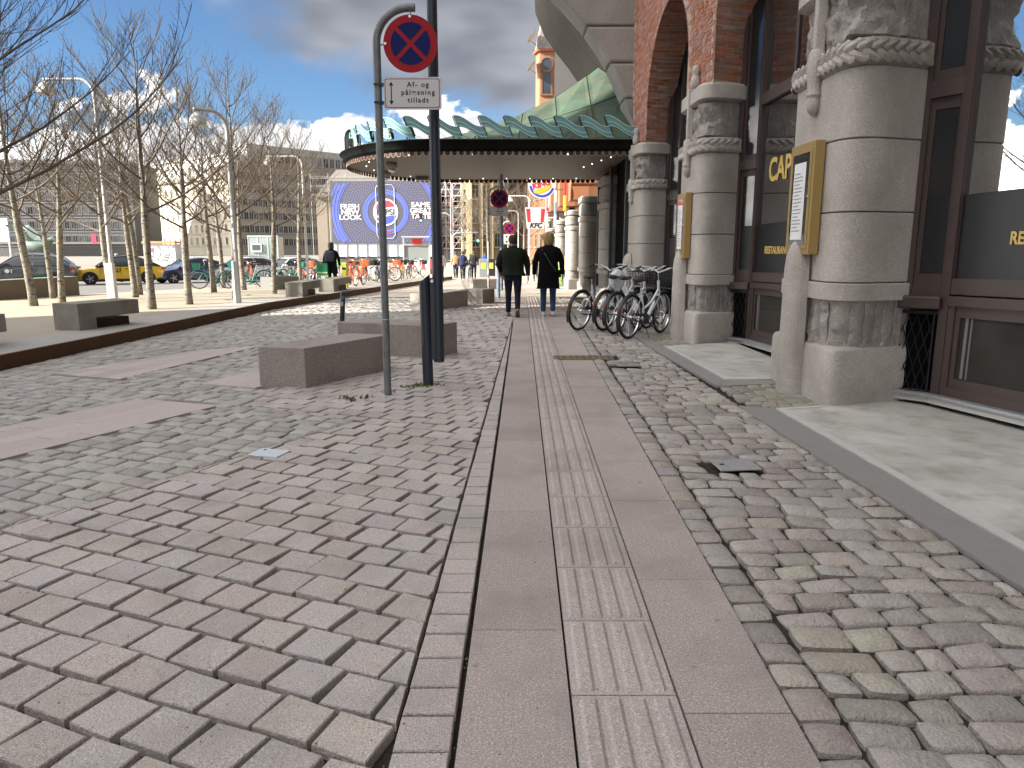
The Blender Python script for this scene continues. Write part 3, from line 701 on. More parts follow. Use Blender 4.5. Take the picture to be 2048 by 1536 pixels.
        mb = MB(); mb.lathe([(.004, Z(2.66)), (.055, Z(2.71)), (.075, Z(2.78)), (.062, Z(2.83)), (.08, Z(2.86)), (.066, Z(2.90)), (.075, Z(2.96)), (.085, Z(3.08)), (.08, Z(3.24)), (.06, Z(3.27))], 14, (-.11, .74, 0)); mb.build('pendant', M['granite'], root, smooth=40)
        mb = MB(); mb.box((-.10, .74, (Z(3.24) + Z(4.05)) / 2), (.10, .085, Z(4.05) - Z(3.24))); bevel(mb.build('hanging_strip', M['granite'], root), .012)
        if k > 0:
            mb = MB(); mb.lathe([(.02, 4.04), (.07, 4.08), (.085, 4.16), (.065, 4.23), (.05, 4.26), (.066, 4.30), (.064, 4.36), (.04, 4.41), (.01, 4.42)], 12, (-.04, .74, Z(4.0) - 4.0)); mb.box((-.11, .74, Z(4.0) + .33), (.05, .03, .04)); mb.build('carved_owl', M['granite'], root, smooth=50)
    return root
for k in range(8): pier(k, k < 3)

def menu_box(k, label):
    Y0 = PY[k]; x = front(Y0) - .09; z0, z1 = Zf(1.36, Y0 + .6), Zf(2.42, Y0 + .6)
    t = thing('menu_case', label, 'menu case', (x, Y0 + .42, z0)); h = z1 - z0
    mb = MB(); mb.box((-.045, .31, h / 2), (.10, .62, h)); bevel(mb.build('case', M['gold'], t), .006)
    mb = MB(); mb.box((-.098, .31, h / 2), (.012, .52, h - .12)); bevel(mb.build('door_frame', M['gold'], t), .004)
    mb = MB(); mb.box((-.1055, .31, h / 2), (.006, .42, h - .2)); mb.build('door_pane', mat('menu_glass', (.03, .032, .034), .05, spec=.9), t)
    mb = MB(); mb.box((-.11, .31, h / 2 - .02), (.003, .30, h - .34)); p = mb.build('menu_sheet', M['paper'], t)
    mb = MB()
    for i in range(17): mb.box((-.1125, .31 + (.02 if i % 3 else .05), h / 2 + .26 - i * .036), (.0015, .22 if i % 3 else .14, .010))
    mb.build('menu_lines', mat('grey_print', (.25, .24, .24), .8), p)
    mb = MB(); mb.lathe([(.012, -.115), (.010, -.105)], 10, (0, .075, h * .52), axis='X'); mb.build('lock', M['bolt'], t)
menu_box(0, 'gold framed menu case on the nearest stone pier'); menu_box(1, 'smaller-looking gold menu case on the second pier above the bicycles')

# windows between the piers
def bay(k):
    Yn = (PY[k - 1] + PW if k else 1.0); Yf = PY[k]; t = link('shop_window', None, bld)
    A = Vector((wallx(Yf + .3) - .02, Yf + .26)); B = A + Vector((.24, -.29)); dirv = Vector((.27 if k == 0 else .10, -1.0)).normalized()
    Ln = (B.y - Yn) if k == 0 else B.y - Yn - .1
    C = B + dirv * Ln; nm = Vector((-1, 0)); nm = Vector((dirv.y, -dirv.x)); nm = nm if nm.x < 0 else -nm
    z = lambda q, p: Zf(q, p.y)
    def panel(mb, p, q, z0, z1, off=0.0, th=.02):
        p2, q2 = Vector((p.x, p.y)), Vector((q.x, q.y)); d = (q2 - p2).normalized(); n2 = Vector((d.y, -d.x)); n2 = n2 if n2.x < 0 else -n2
        vs = [(a.x + n2.x * o, a.y + n2.y * o, z(zz, a)) for o in (off, off - th) for a, zz in ((p2, z0), (q2, z0), (q2, z1), (p2, z1))]
        mb.add(vs, [(0, 1, 2, 3), (7, 6, 5, 4), (0, 4, 5, 1), (1, 5, 6, 2), (2, 6, 7, 3), (3, 7, 4, 0)])
    L_ = lambda p, q, f: p.lerp(q, f)
    dl = (C - B).length
    # side splay
    mb = MB(); panel(mb, L_(A, B, .0), L_(A, B, .22), .94, 5.2, .05, .1); panel(mb, L_(A, B, .22), L_(A, B, .98), .98, 1.10, .035, .08)
    panel(mb, L_(A, B, .22), L_(A, B, .98), 2.72, 2.86, .06, .12); panel(mb, L_(A, B, .22), L_(A, B, .34), 1.10, 5.2, .02, .05); panel(mb, L_(A, B, .88), L_(A, B, .98), 1.10, 5.2, .02, .05)
    panel(mb, L_(A, B, .34), L_(A, B, .88), 1.10, 1.18, .02, .05); panel(mb, L_(A, B, .34), L_(A, B, .88), 2.62, 2.72, .02, .05); panel(mb, L_(A, B, .34), L_(A, B, .88), 2.86, 2.95, .02, .05)
    mb.build('side_frame', M['frame'], t)
    mb = MB(); panel(mb, L_(A, B, -.1), L_(A, B, 1.0), .86, .98, .12, .2); bevel(mb.build('sill', M['frame'], t), .02)
    mb = MB(); panel(mb, L_(A, B, .3), L_(A, B, .92), 1.12, 1.86, .004, .01); mb.build('side_film', M['film'], t)
    mb = MB(); panel(mb, L_(A, B, .3), L_(A, B, .92), 1.862, 2.66, .003, .01); mb.build('side_pane', mat('side_glass', (.022, .024, .025), .08, spec=.55), t)
    mb = MB(); panel(mb, L_(A, B, .3), L_(A, B, .92), 2.9, 5.2, .003, .01); mb.build('upper_side_pane', MATS['side_glass'], t)
    # lattice grille under the splay
    gl = link('lattice_grille', None, t)
    mb = MB(); panel(mb, L_(A, B, .0), L_(A, B, 1.0), .04, .84, -.06, .02); mb.build('backing', M['blackmatt'], gl)
    mb = MB(); N_ = 4
    for f in (.04, .84, .985): panel(mb, L_(A, B, f - .02), L_(A, B, f + .02), .06, .84, .05, .05)
    panel(mb, A, B, .06, .09, .05, .05); panel(mb, A, B, .81, .84, .05, .05)
    n2 = Vector(((B - A).y, -(B - A).x)).normalized(); n2 = n2 if n2.x < 0 else -n2
    for i in range(-4, 7):
        for sg in (1, -1):
            f0 = i * .22; f1 = f0 + .8 * (.84 - .08) / .38 * .42; z0, z1 = .08, .83
            if sg < 0: f0, f1 = .84 - f0, .84 - f1
            a0, a1 = f0, f1; lo, hi = .05, .83
            tt = []
            for lim in (lo, hi):
                tt.append((lim - a0) / (a1 - a0))
            t0, t1 = max(0, min(tt)), min(1, max(tt))
            if t1 - t0 < .05: continue
            p0 = L_(A, B, a0 + (a1 - a0) * t0) + n2 * (.03 + .006 * sg); p1 = L_(A, B, a0 + (a1 - a0) * t1) + n2 * (.03 + .006 * sg)
            mb.tube([(p0.x, p0.y, z(z0 + (z1 - z0) * t0, p0)), (p1.x, p1.y, z(z0 + (z1 - z0) * t1, p1))], .005, 5)
    mb.build('lattice', M['black'], gl)
    # main window
    mb = MB(); e = lambda m_: min(1.0, m_ / dl)
    panel(mb, L_(B, C, 0), L_(B, C, e(.10)), .08, 6.3, .06, .14)
    panel(mb, L_(B, C, e(.10)), C, 1.0, 1.14, .05, .10); panel(mb, L_(B, C, e(.10)), C, .90, .985, .07, .12); panel(mb, L_(B, C, e(.10)), C, .075, .17, .05, .1)
    panel(mb, L_(B, C, e(.10)), L_(B, C, e(.17)), .17, .90, .05, .09); panel(mb, L_(B, C, e(.17)), C, .80, .90, .03, .06); panel(mb, L_(B, C, e(.17)), C, .17, .25, .03, .06); panel(mb, L_(B, C, e(.17)), L_(B, C, e(.22)), .25, .80, .03, .06)
    panel(mb, L_(B, C, e(.10)), C, 3.62, 3.78, .07, .14)
    for f in (.33, .66): panel(mb, L_(B, C, f), L_(B, C, f + e(.07)), 3.78, 6.3, .03, .06)
    mb.build('main_frame', M['frame'], t)
    mb = MB(); panel(mb, L_(B, C, e(.2)), C, .22, .84, .008, .012); lw = mb.build('lower_pane', mat('dim_glass', (.030, .028, .024), .10, spec=.5, namt=.5, nscale=3, col2=(.045, .042, .036)), t)
    mb = MB(); panel(mb, L_(B, C, e(.27)), L_(B, C, e(.30)), .26, .80, .013, .004); panel(mb, L_(B, C, e(.33)), L_(B, C, e(.345)), .26, .80, .013, .004); mb.build('curtain_edge', mat('pale_curtain', (.17, .165, .155), .8), lw)
    mb = MB(); panel(mb, L_(B, C, e(.10)), C, 1.12, 1.86, .012, .012); fm = mb.build('window_film', M['film'], t)
    mb = MB(); panel(mb, L_(B, C, e(.10)), C, 1.862, 3.64, .012, .012); mb.build('main_pane', M['glass'], t)
    mb = MB(); panel(mb, L_(B, C, e(.10)), C, 3.76, 6.3, .008, .012); mb.build('upper_pane', M['glass'], t)
    mb = MB(); panel(mb, L_(A, B, -.2), L_(A, B, 1.0), .0, .055, .10, .3); panel(mb, B, C, .0, .055, .11, .3); mb.build('plinth', M['concrete_edge'], t)
    mb = MB(); panel(mb, L_(A, B, -.2), L_(A, B, 1.0), .056, .085, .13, .2); panel(mb, B, C, .056, .085, .13, .2); mb.build('flashing', M['flash'], t)
    rz = math.atan2(dirv.y, dirv.x); slope = math.atan((.01 + .011 * 1.5))
    if k < 2:
        st = .30 if k else .50
        p = L_(B, C, e(st + .12)) + nm * .02
        o = text('lettering', 'RESTAURANT', .15, M['goldletter'], fm, (p.x, p.y, z(1.47, p)), (R(90), 0, rz), .003, 'LEFT', .004, xscale=.82)
        p = L_(B, C, e(.40 if k else .64)) + nm * .02
        o = text('lettering', 'CAPP', .46, M['goldletter'], fm, (p.x, p.y, z(2.62, p)), (R(90), 0, rz), .003, 'LEFT', .012, xscale=.8)
for k in range(3): bay(k)

# brickwork with arched openings above the caps
SPR = 4.72
def brickwork():
    own = []; rest = MB(); back = MB(); rnd = random.Random(4)
    H_, Lb, T_ = .079, .245, .0
    Yc = [(PY[k] + PW, PY[k + 1]) for k in range(0, 3)]      # openings
    def openr(Y, z):
        for a, b in Yc:
            R_ = (b - a) / 2; m = (a + b) / 2
            if a < Y < b and (z < SPR or (Y - m) ** 2 + (z - SPR) ** 2 < R_ ** 2): return True
        return False
    def brick(mb, c, ux, uy, uz, l, h, d=.03):
        l, h = l / 2 - .006, h / 2 - .006
        vs = [c + ux * (i * l) + uz * (j * h) + uy * q for q in (0, d) for i, j in ((-1, -1), (1, -1), (1, 1), (-1, 1))]
        q = .004
        vs = [c + ux * (i * l) + uz * (j * h) - uy * d for i, j in ((-1, -1), (1, -1), (1, 1), (-1, 1))] + [c + ux * (i * l) + uz * (j * h) - uy * .003 for i, j in ((-1, -1), (1, -1), (1, 1), (-1, 1))] + [c + ux * (i * (l - q)) + uz * (j * (h - q)) for i, j in ((-1, -1), (1, -1), (1, 1), (-1, 1))]
        mb.add(vs, [(0, 1, 5, 4), (1, 2, 6, 5), (2, 3, 7, 6), (3, 0, 4, 7), (4, 5, 9, 8), (5, 6, 10, 9), (6, 7, 11, 10), (7, 4, 8, 11), (8, 9, 10, 11)])
    FO = .04
    # street face
    z = 4.03; row = 0
    while z < 7.6:
        Y = 8.55 - (row % 2) * Lb / 2
        while Y < 17.75:
            l = Lb if (row % 4) else Lb / 2; l *= rnd.uniform(.97, 1.03)
            c = Vector((front(Y) + FO, Y + l / 2, Zf(z + H_ / 2, Y)))
            if not openr(Y + l / 2, z + .02) and not openr(Y + l * .9, z + .02) and not openr(Y + l * .1, z + .02):
                brick(rest, c + Vector((rnd.uniform(-.003, .003), 0, 0)), Vector((0, 1, 0)), Vector((-1, 0, 0)), Vector((0, 0, 1)), l, H_)
            Y += l
        z += H_; row += 1
    # reveals: straight jamb, then the arch
    rb = []
    for bi, (a, b) in enumerate(Yc):
        R_ = (b - a) / 2; m = (a + b) / 2
        path = []; s = 4.03
        while s < SPR: path.append((b, s + H_ / 2, 0.0)); s += H_
        n = int(math.pi * R_ / H_)
        for i in range(n):
            th = math.pi * (i + .5) / n; path.append((m + R_ * math.cos(th), SPR + R_ * math.sin(th), th))
        for i, (Y, zz, th) in enumerate(path):
            if bi == 0 and th > 1.3: continue
            x0 = front(Y) + FO; D = wallx(Y) - x0 + .1; up = Vector((0, -math.sin(th), math.cos(th))); inn = Vector((0, -math.cos(th), -math.sin(th)))
            sk = .30 * max(0.0, 1 - th * 1.2)
            ux = Vector((D, sk, 0)).normalized(); x = -(i % 2) * Lb / 2
            while x < D:
                l = Lb * rnd.uniform(.97, 1.03); a0, a1 = max(x, 0.0), min(x + l, D)
                if a1 - a0 > .05:
                    nrm = (inn - ux * inn.dot(ux)).normalized()
                    c = Vector((x0, Y, Zf(zz, Y))) + ux * ((a0 + a1) / 2) + nrm * rnd.uniform(-.002, .003)
                    rb.append((bi, i, c, ux, nrm, up, a1 - a0))
                x += l
    rb.sort(key=lambda q: q[2].y * (1 if q[2].z < 6 else 1.3)); nn = 0
    for q in rb:
        vis = q[2].z < 1.55 + q[2].y * .36 and q[0] > 0 or (q[0] == 0 and q[2].y > 10.9)
        if vis and nn < 300:
            mb = MB(); brick(mb, *[q[i] for i in (2, 3, 4, 5)], q[6], H_); mb.build('brick', M['brick'], wall); nn += 1
        else: brick(rest, *[q[i] for i in (2, 3, 4, 5)], q[6], H_)
    rest.build('brickwork', M['brick'], wall, kind='stuff')
    # mortar body behind the bricks
    TOP = 9.5; e = FO + .012
    def prof(a, b, n=28):
        R_ = (b - a) / 2 + .012; m = (a + b) / 2
        return [(b + .012, 3.9)] + [(m + R_ * math.cos(math.pi * i / n), SPR + R_ * math.sin(math.pi * i / n)) for i in range(n + 1)] + [(a - .012, 3.9)]
    for a, b in Yc:
        pr = prof(a, b)
        fr = [(front(Y) + e, Y, Zf(zz, Y)) for Y, zz in pr]; tp = [(front(Y) + e, Y, TOP) for Y, zz in pr]
        thf = lambda Y, zz: max(0.0, math.atan2(max(0.0, zz - SPR), Y - (a + b) / 2))
        bk = [(wallx(Y) + .1, Y + .30 * max(0.0, 1 - 1.2 * thf(Y, zz)), Zf(zz, Y)) for Y, zz in pr]
        back.loft([tp, fr, bk], closed=False, cap=False)
    for k in (1, 2, 3):
        Y0, Y1 = PY[k], PY[k] + PW
        if k == 3: continue
        back.add([(front(Y0) + e, Y0 - .01, 3.9), (front(Y1) + e, Y1 + .01, 3.9), (front(Y1) + e, Y1 + .01, TOP), (front(Y0) + e, Y0 - .01, TOP)], [(0, 3, 2, 1)])
    back.build('mortar_body', M['mortar'], wall)
wall = link('brick_wall', None, bld)
brickwork()
# building mass above and behind, so that nothing is open from the side
mb = MB()
mb.add([(wallx(1) + .5, -6, -.1), (wallx(50) + .5, 50, -1), (wallx(50) + .5, 50, 14), (wallx(1) + .5, -6, 14), (14, -6, -.1), (14, 50, -1), (14, 50, 14), (14, -6, 14)], [(0, 1, 2, 3), (3, 2, 6, 7), (0, 3, 7, 4), (1, 5, 6, 2), (4, 7, 6, 5)])
mb.build('inner_wall', mat('dark_inner_wall', (.03, .028, .026), .9), bld)
mb = MB(); mb.add([(front(0), -6, 6.4), (front(12), 12.1, 7.4), (front(12), 12.1, 14), (front(0), -6, 14), (6, -6, 6.4), (6, 12.1, 7.4), (6, 12.1, 14), (6, -6, 14)], [(0, 3, 2, 1), (0, 1, 5, 4), (1, 2, 6, 5), (3, 7, 6, 2), (0, 4, 7, 3)]); mb.build('upper_wall', M['brick_far'], bld)

# corbelled stone bay over the entrance
cor = link('corbelled_stone_bay', None, bld)
NY = PY[2] + PW + .12
prof = [(3.02, 3.95), (2.94, 4.2), (2.80, 4.6), (2.60, 5.1), (2.36, 5.6), (2.06, 6.1), (1.68, 6.6), (1.20, 7.1), (.62, 7.6), (.1, 8.1), (-.3, 8.8), (-.4, 10), (3.05, 10)]
def slab_x(z0, z1):
    po = clip(clip(prof[::-1] if area(prof) < 0 else prof, ((-9, z0), (9, z0))), ((9, z1), (-9, z1))); return po
zc = [3.95, 4.95, 5.75, 6.55, 7.35, 8.3, 10]
for a, b in zip(zc, zc[1:]):
    po = slab_x(a + .006, b - .006)
    if len(po) < 3: continue
    mb = MB(); mb.loft([[(x, NY + .05, z) for x, z in po], [(x, NY + 1.0, z) for x, z in po]])
    cx = sum(p[0] for p in po) / len(po); czz = sum(p[1] for p in po) / len(po)
    o = mb.build('corbel_stone', mat('weathered_granite', (.29, .27, .24), .82, namt=.6, nscale=1.2, col2=(.175, .165, .15), speck=((.34, .32, .29), (.09, .08, .075)), spscale=60, spamt=.6, bump=.3, bscale=60, spec=.2), cor); bevel(o, .07, 3)
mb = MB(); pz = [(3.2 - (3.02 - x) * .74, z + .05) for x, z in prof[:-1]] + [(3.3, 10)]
mb.loft([[(x, NY + .99, z) for x, z in pz], [(x, NY + 7.0, z) for x, z in pz]]); mb.build('soffit_vault', mat('shade_dark_granite', (.038, .035, .031), .95, spec=.04, namt=.5, nscale=2, col2=(.024, .022, .02), bump=.3, bscale=30), cor, smooth=30)  # near-black base colour stands in for the shade on this vault
mb = MB()
for i in range(14): mb.box((3.09, NY - .02, 3.75 + i * .46), (.13, .12, .452))
bevel(mb.build('quoin_strip', M['granite'], cor), .012)
mb = MB(); mb.tube([(2.99, NY - .02, 3.9), (2.99, NY - .02, 10)], .018, 8); mb.build('conduit', mat('grey_conduit', (.22, .21, .20), .6), cor)
# dark entrance beneath the canopy
ent = link('dark_entrance', None, bld)
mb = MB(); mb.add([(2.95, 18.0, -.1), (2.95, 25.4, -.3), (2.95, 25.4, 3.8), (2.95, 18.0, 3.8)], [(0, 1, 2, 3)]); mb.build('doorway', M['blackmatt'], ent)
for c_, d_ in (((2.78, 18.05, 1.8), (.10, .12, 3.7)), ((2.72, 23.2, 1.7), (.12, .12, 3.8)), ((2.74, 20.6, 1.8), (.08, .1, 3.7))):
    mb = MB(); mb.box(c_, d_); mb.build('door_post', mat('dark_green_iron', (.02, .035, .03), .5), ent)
# far bays in the sun
fb = link('far_shopfront', None, bld)
for k in range(5, 8):
    Y0 = PY[k]; x = front(Y0) + .05
    mb = MB(); mb.box((x + .5, Y0 + .75, 5.0), (1.0, 1.5, 3.2)); mb.build('far_brick_pier', M['brick_far'], fb)
mb = MB()
for k in range(4, 8): mb.box((front(PY[k]) + .62, PY[k] + 3.1, 1.7), (.05, 3.2, 4.4))
mb.build('far_pane', M['glass'], fb)

# ------------------------------------------------------------------ tall tower outside the frame at left, made up to shade the foreground
caster = thing('unseen_shade_tower', 'tall grey slab tower out of view at left, added to shade the foreground', 'building', (-32, 5.8, -.8), R(24))
mb = MB(); mb.box((-17, -22, 16), (34, 44, 32)); mb.build('wall', mat('tower_wall', (.42, .43, .43), .6), caster)
mb = MB()
for i in range(10): mb.box((.03, -22, 2.4 + i * 3.1), (.1, 43, 1.5)); mb.box((-17, .03, 2.4 + i * 3.1), (33, .1, 1.5))
mb.build('window_band', M['glass'], caster)

# ------------------------------------------------------------------ copper canopy
can = thing('copper_canopy', 'green copper entrance canopy with rounded end and cream soffit', 'canopy', (0, 0, 0))
CX1, YN, YF, ZS, ZT_ = 2.86, 17.62, 25.0, 3.72, 3.93
def outline(o=0.0, n=26):
    pts = [(CX1, YN - o)]
    for i in range(1, 13): pts.append((CX1 + (-1.7 - CX1) * i / 12, YN - o))
    m = (YN + YF) / 2; ry = (YF - YN) / 2 + o
    for i in range(1, n): a = -math.pi / 2 - math.pi * i / n; pts.append((-1.7 + (2.85 + o) * math.cos(a), m + ry * math.sin(a)))
    for i in range(13): pts.append((-1.7 + (CX1 + 1.7) * i / 12, YF + o))
    return pts
def zdrop(x): return -.0 + .012 * (x - 2.86) * 0
ol = outline()
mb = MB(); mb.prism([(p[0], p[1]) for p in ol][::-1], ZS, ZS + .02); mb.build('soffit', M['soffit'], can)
mb = MB(); mb.loft([[(p[0], p[1], z) for p in outline(o)] for z, o in ((ZS - .01, .02), (ZS + .06, .10), (ZS + .12, .11), (ZS + .19, .16), (ZT_ + .02, .20), (ZT_ + .05, .10))], closed=False, cap=False); mb.build('fascia', M['fascia'], can, smooth=30)
mb = MB(); mb.loft([[(p[0], p[1], z) for p in outline(o)] for z, o in ((ZT_ + .03, .12), (ZT_ + .07, .05), (ZT_ + .075, -.35))], closed=False, cap=False); mb.build('gutter', M['copper'], can)
# scalloped pelmet
sc_me = MB(); W_, H_ = .105, .085
U = [(-W_ / 2, .03), (-W_ / 2, -.035)] + [(-W_ / 2 + W_ * (1 - math.cos(t)) / 2, -.035 - .045 * math.sin(t)) for t in [math.pi * i / 6 for i in range(1, 6)]] + [(W_ / 2, -.035), (W_ / 2, .03)]
sc_me.loft([[(x, y, z) for x, z in U] for y in (-.006, .006)])
sc_me.cm = 1
for (a, b) in zip(U[:-1], U[1:]): sc_me.bar((a[0], -.009, a[1]), (b[0], -.009, b[1]), .006, .010, (0, 1, 0))
sm = sc_me.mesh('scallop', [mat('maroon_fringe', (.045, .014, .014), .7), mat('gilt_edge', (.50, .40, .27), .5)])
oo = outline(.015, 60); acc = 0; prev = oo[0]
dn = []
for a, b in zip(oo, oo[1:]):
    n = max(1, int((Vector(b) - Vector(a)).length / .02))
    for i in range(n): dn.append(Vector(a).lerp(Vector(b), i / n))
acc = 0
for i in range(1, len(dn) - 1):
    acc += (dn[i] - dn[i - 1]).length
    if acc > .155:
        acc = 0; t = dn[i + 1] - dn[i - 1]; o = link('scallop', sm, can); o.location = (dn[i].x, dn[i].y, ZS - .012); o.rotation_euler = (0, 0, math.atan2(t.y, t.x) + math.pi)
        o.scale = (1.18, 1, 1.15)
# bulbs in the soffit
bm = MB(); bm.lathe([(.003, -.016), (.010, -.013), (.013, -.004), (.010, .004)], 8); bme = bm.mesh('bulb', M['bulb'], True)
ob = outline(-.5, 18)
for i, p in enumerate(ob[::2]):
    o = link('bulb', bme, can); o.location = (p[0], p[1], ZS - .004)
for x, y in ((2.45, 18.7), (2.3, 19.4), (2.15, 20.2), (2.0, 21.0)):
    o = link('bulb', bme, can); o.location = (x, y, ZS - .004)
def dome_cam(x, y, lab):
    t = thing('dome_camera', lab, 'security camera', (x, y, ZS - .16))
    mb = MB(); mb.lathe([(.14, .155), (.15, .13), (.15, .07), (.12, .02), (.10, .0)], 18); mb.build('housing', mat('grey_housing', (.25, .24, .22), .6), t, smooth=40)
    mb = MB(); mb.lathe([(.10, .0), (.09, -.05), (.055, -.09), (.004, -.105)], 16); mb.build('dome', M['glass'], t, smooth=True)
p = P(783, 322, 20.0); dome_cam(p.x, p.y, 'grey dome camera under the canopy, the nearer of two')
p = P(772, 346, 22.3); dome_cam(p.x, p.y, 'grey dome camera under the canopy, the farther and lower of two')
t = thing('soffit_speaker', 'flat tan speaker box under the rear of the canopy', 'speaker', (-2.85, 23.9, ZS - .11))
mb = MB(); mb.box((0, 0, .05), (.42, .3, .12)); bevel(mb.build('cabinet', mat('tan_box', (.30, .25, .19), .6), t), .01)
mb = MB()
for i in range(5): mb.box((0, -.151, .01 + i * .02), (.36, .006, .008))
mb.build('grille', M['darkmetal'], t)
# copper roof: ridge falls outward from the wall, sheets with standing seams
RID = [(2.9, 6.75), (2.05, 6.15), (1.2, 5.6), (.3, 5.17), (-.75, 4.80), (-2.0, 4.45), (-3.4, 4.12)]
EDG = [(2.9, YN + .25), (2.0, YN + .25), (1.1, YN + .25), (.15, YN + .25), (-.95, YN + .3), (-2.1, YN + .5), (-3.5, YN + 1.6)]
shade = [M['copper']] * 6
for i in range(6):
    (x0, z0), (x1, z1) = RID[i], RID[i + 1]; (a0, b0), (a1, b1) = EDG[i], EDG[i + 1]
    nsub = 2 if i < 3 else 1
    for q in range(nsub):
        f0, f1 = q / nsub + .006, (q + 1) / nsub - .006
        R0, R1, E0, E1_ = Vector((x0 - .012, 21.2, z0)), Vector((x1 + .012, 21.2, z1)), Vector((a0 - .012, b0, ZT_ + .08)), Vector((a1 + .012, b1, ZT_ + .08))
        qd = [E0.lerp(R0, f0), E1_.lerp(R1, f0), E1_.lerp(R1, f1), E0.lerp(R0, f1)]
        mb = MB(); n = (qd[1] - qd[0]).cross(qd[3] - qd[0]).normalized()
        if n.z < 0: n = -n
        mb.loft([[p_ - n * .02 for p_ in qd], [p_ for p_ in qd]]); mb.build('copper_sheet', M['copper'], can)
    mb = MB(); mb.add([(x0, 21.2, z0), (x1, 21.2, z1), (a1, YF - .25, ZT_ + .08), (a0, YF - .25, ZT_ + .08)], [(0, 1, 2, 3)]); mb.build('rear_copper_sheet', M['copper'], can)
mb = MB()
mb.loft([[Vector((a, b, ZT_ + .065)) for a, b in EDG], [Vector((x, 21.2, z - .03)) for x, z in RID]], closed=False, cap=False); mb.build('seam_bed', M['seam'], can)
# wave ornaments along the edge
wv = MB(); n = 18
cl = []
for i in range(n + 1):
    t = i / n; cl.append((t * .70, .34 - .26 * (3 * t * t - 2 * t * t * t) + .02 * math.sin(t * math.pi * 2)))
def wprof(h0, h1): return [(x, z + h1) for x, z in cl] + [(x + .0, z + h0) for x, z in reversed(cl)]
def skew(pr): return [(x + (.375 - z) * .32, z) for x, z in pr]
pr = [(x + .10 * (0 if i < n + 1 else 1), z) for i, (x, z) in enumerate(wprof(-.135, .135))]
wv.loft([[(x, y, z) for x, z in pr] for y in (-.03, .05)])
wv.cm = 1
for hh in (-.126, -.02, .126):
    for (a, b) in zip(cl[:-1], cl[1:]):
        sh = .10 * (.135 - hh) / .27
        wv.bar((a[0] + sh, -.036, a[1] + hh), (b[0] + sh, -.036, b[1] + hh), .014, .014, (0, 1, 0))
wv.cm = 2; wv.box((.03, .0, .34), (.022, .10, .22), M4=Matrix.Rotation(-.35, 3, 'Y')); wv.box((.76, .0, .09), (.022, .10, .22), M4=Matrix.Rotation(-.35, 3, 'Y'))
wme = wv.mesh('wave', [M['teal'], M['tealedge'], M['black']])
pst = MB(); pst.bar((.60, 0, -.12), (.60, 0, .08), .03, .03, (0, 1, 0)); pst.box((.60, 0, -.115), (.14, .12, .02)); pme = pst.mesh('wave_post', mat('green_post', (.05, .10, .085), .6))
pst = MB(); pst.bar((.13, 0, -.12), (.13, 0, .20), .02, .02, (0, 1, 0)); pm2 = pst.mesh('wave_post', MATS['green_post'])
pos = [(2.14 - i * .585, YN + .02, 0.0) for i in range(8)]
for a, x, y in ((.10, -2.52, YN + .09), (.35, -3.02, YN + .32), (.62, -3.46, YN + .72), (.9, -3.85, YN + 1.25), (1.15, -4.12, YN + 1.9), (1.4, -4.28, YN + 2.6)): pos.append((x, y, -a))
for i, (x, y, a) in enumerate(pos):
    o = link('wave_ornament', wme, can); o.location = (x, y, 4.08); o.rotation_euler = (0, 0, a); o.scale = (1, 1, .92)
    q = link('wave_post', pme, o); q2 = link('wave_post', pm2, o)
mb = MB(); arc = [(.0, .0), (0, .28), (.03, .40), (.10, .47), (.18, .46), (.24, .38), (.25, .26)]
mb.loft([[(x, y, z + .02) for x, z in arc] for y in (-.2, .2)], closed=False, cap=False); mb.loft([[(x * .8 + .02, y, z * .9 + .02) for x, z in arc] for y in (-.19, .19)], closed=False, cap=False)
o = mb.build('end_scroll', M['teal'], can, smooth=True); o.location = (-4.42, 20.3, 4.0); o.scale = (1.1, 1.6, 1.15)
mb = MB(); random.seed(4)
for i in range(10):
    x = 2.3 - i * .55; mb.tube([(x, YN + .16, 4.04), (x - .2, YN + .14, 4.10 + .12 * (i % 2)), (x - .45, YN + .18, 4.05)], .007, 5)
mb.build('cable', mat('pale_cable', (.35, .33, .30), .7), can)

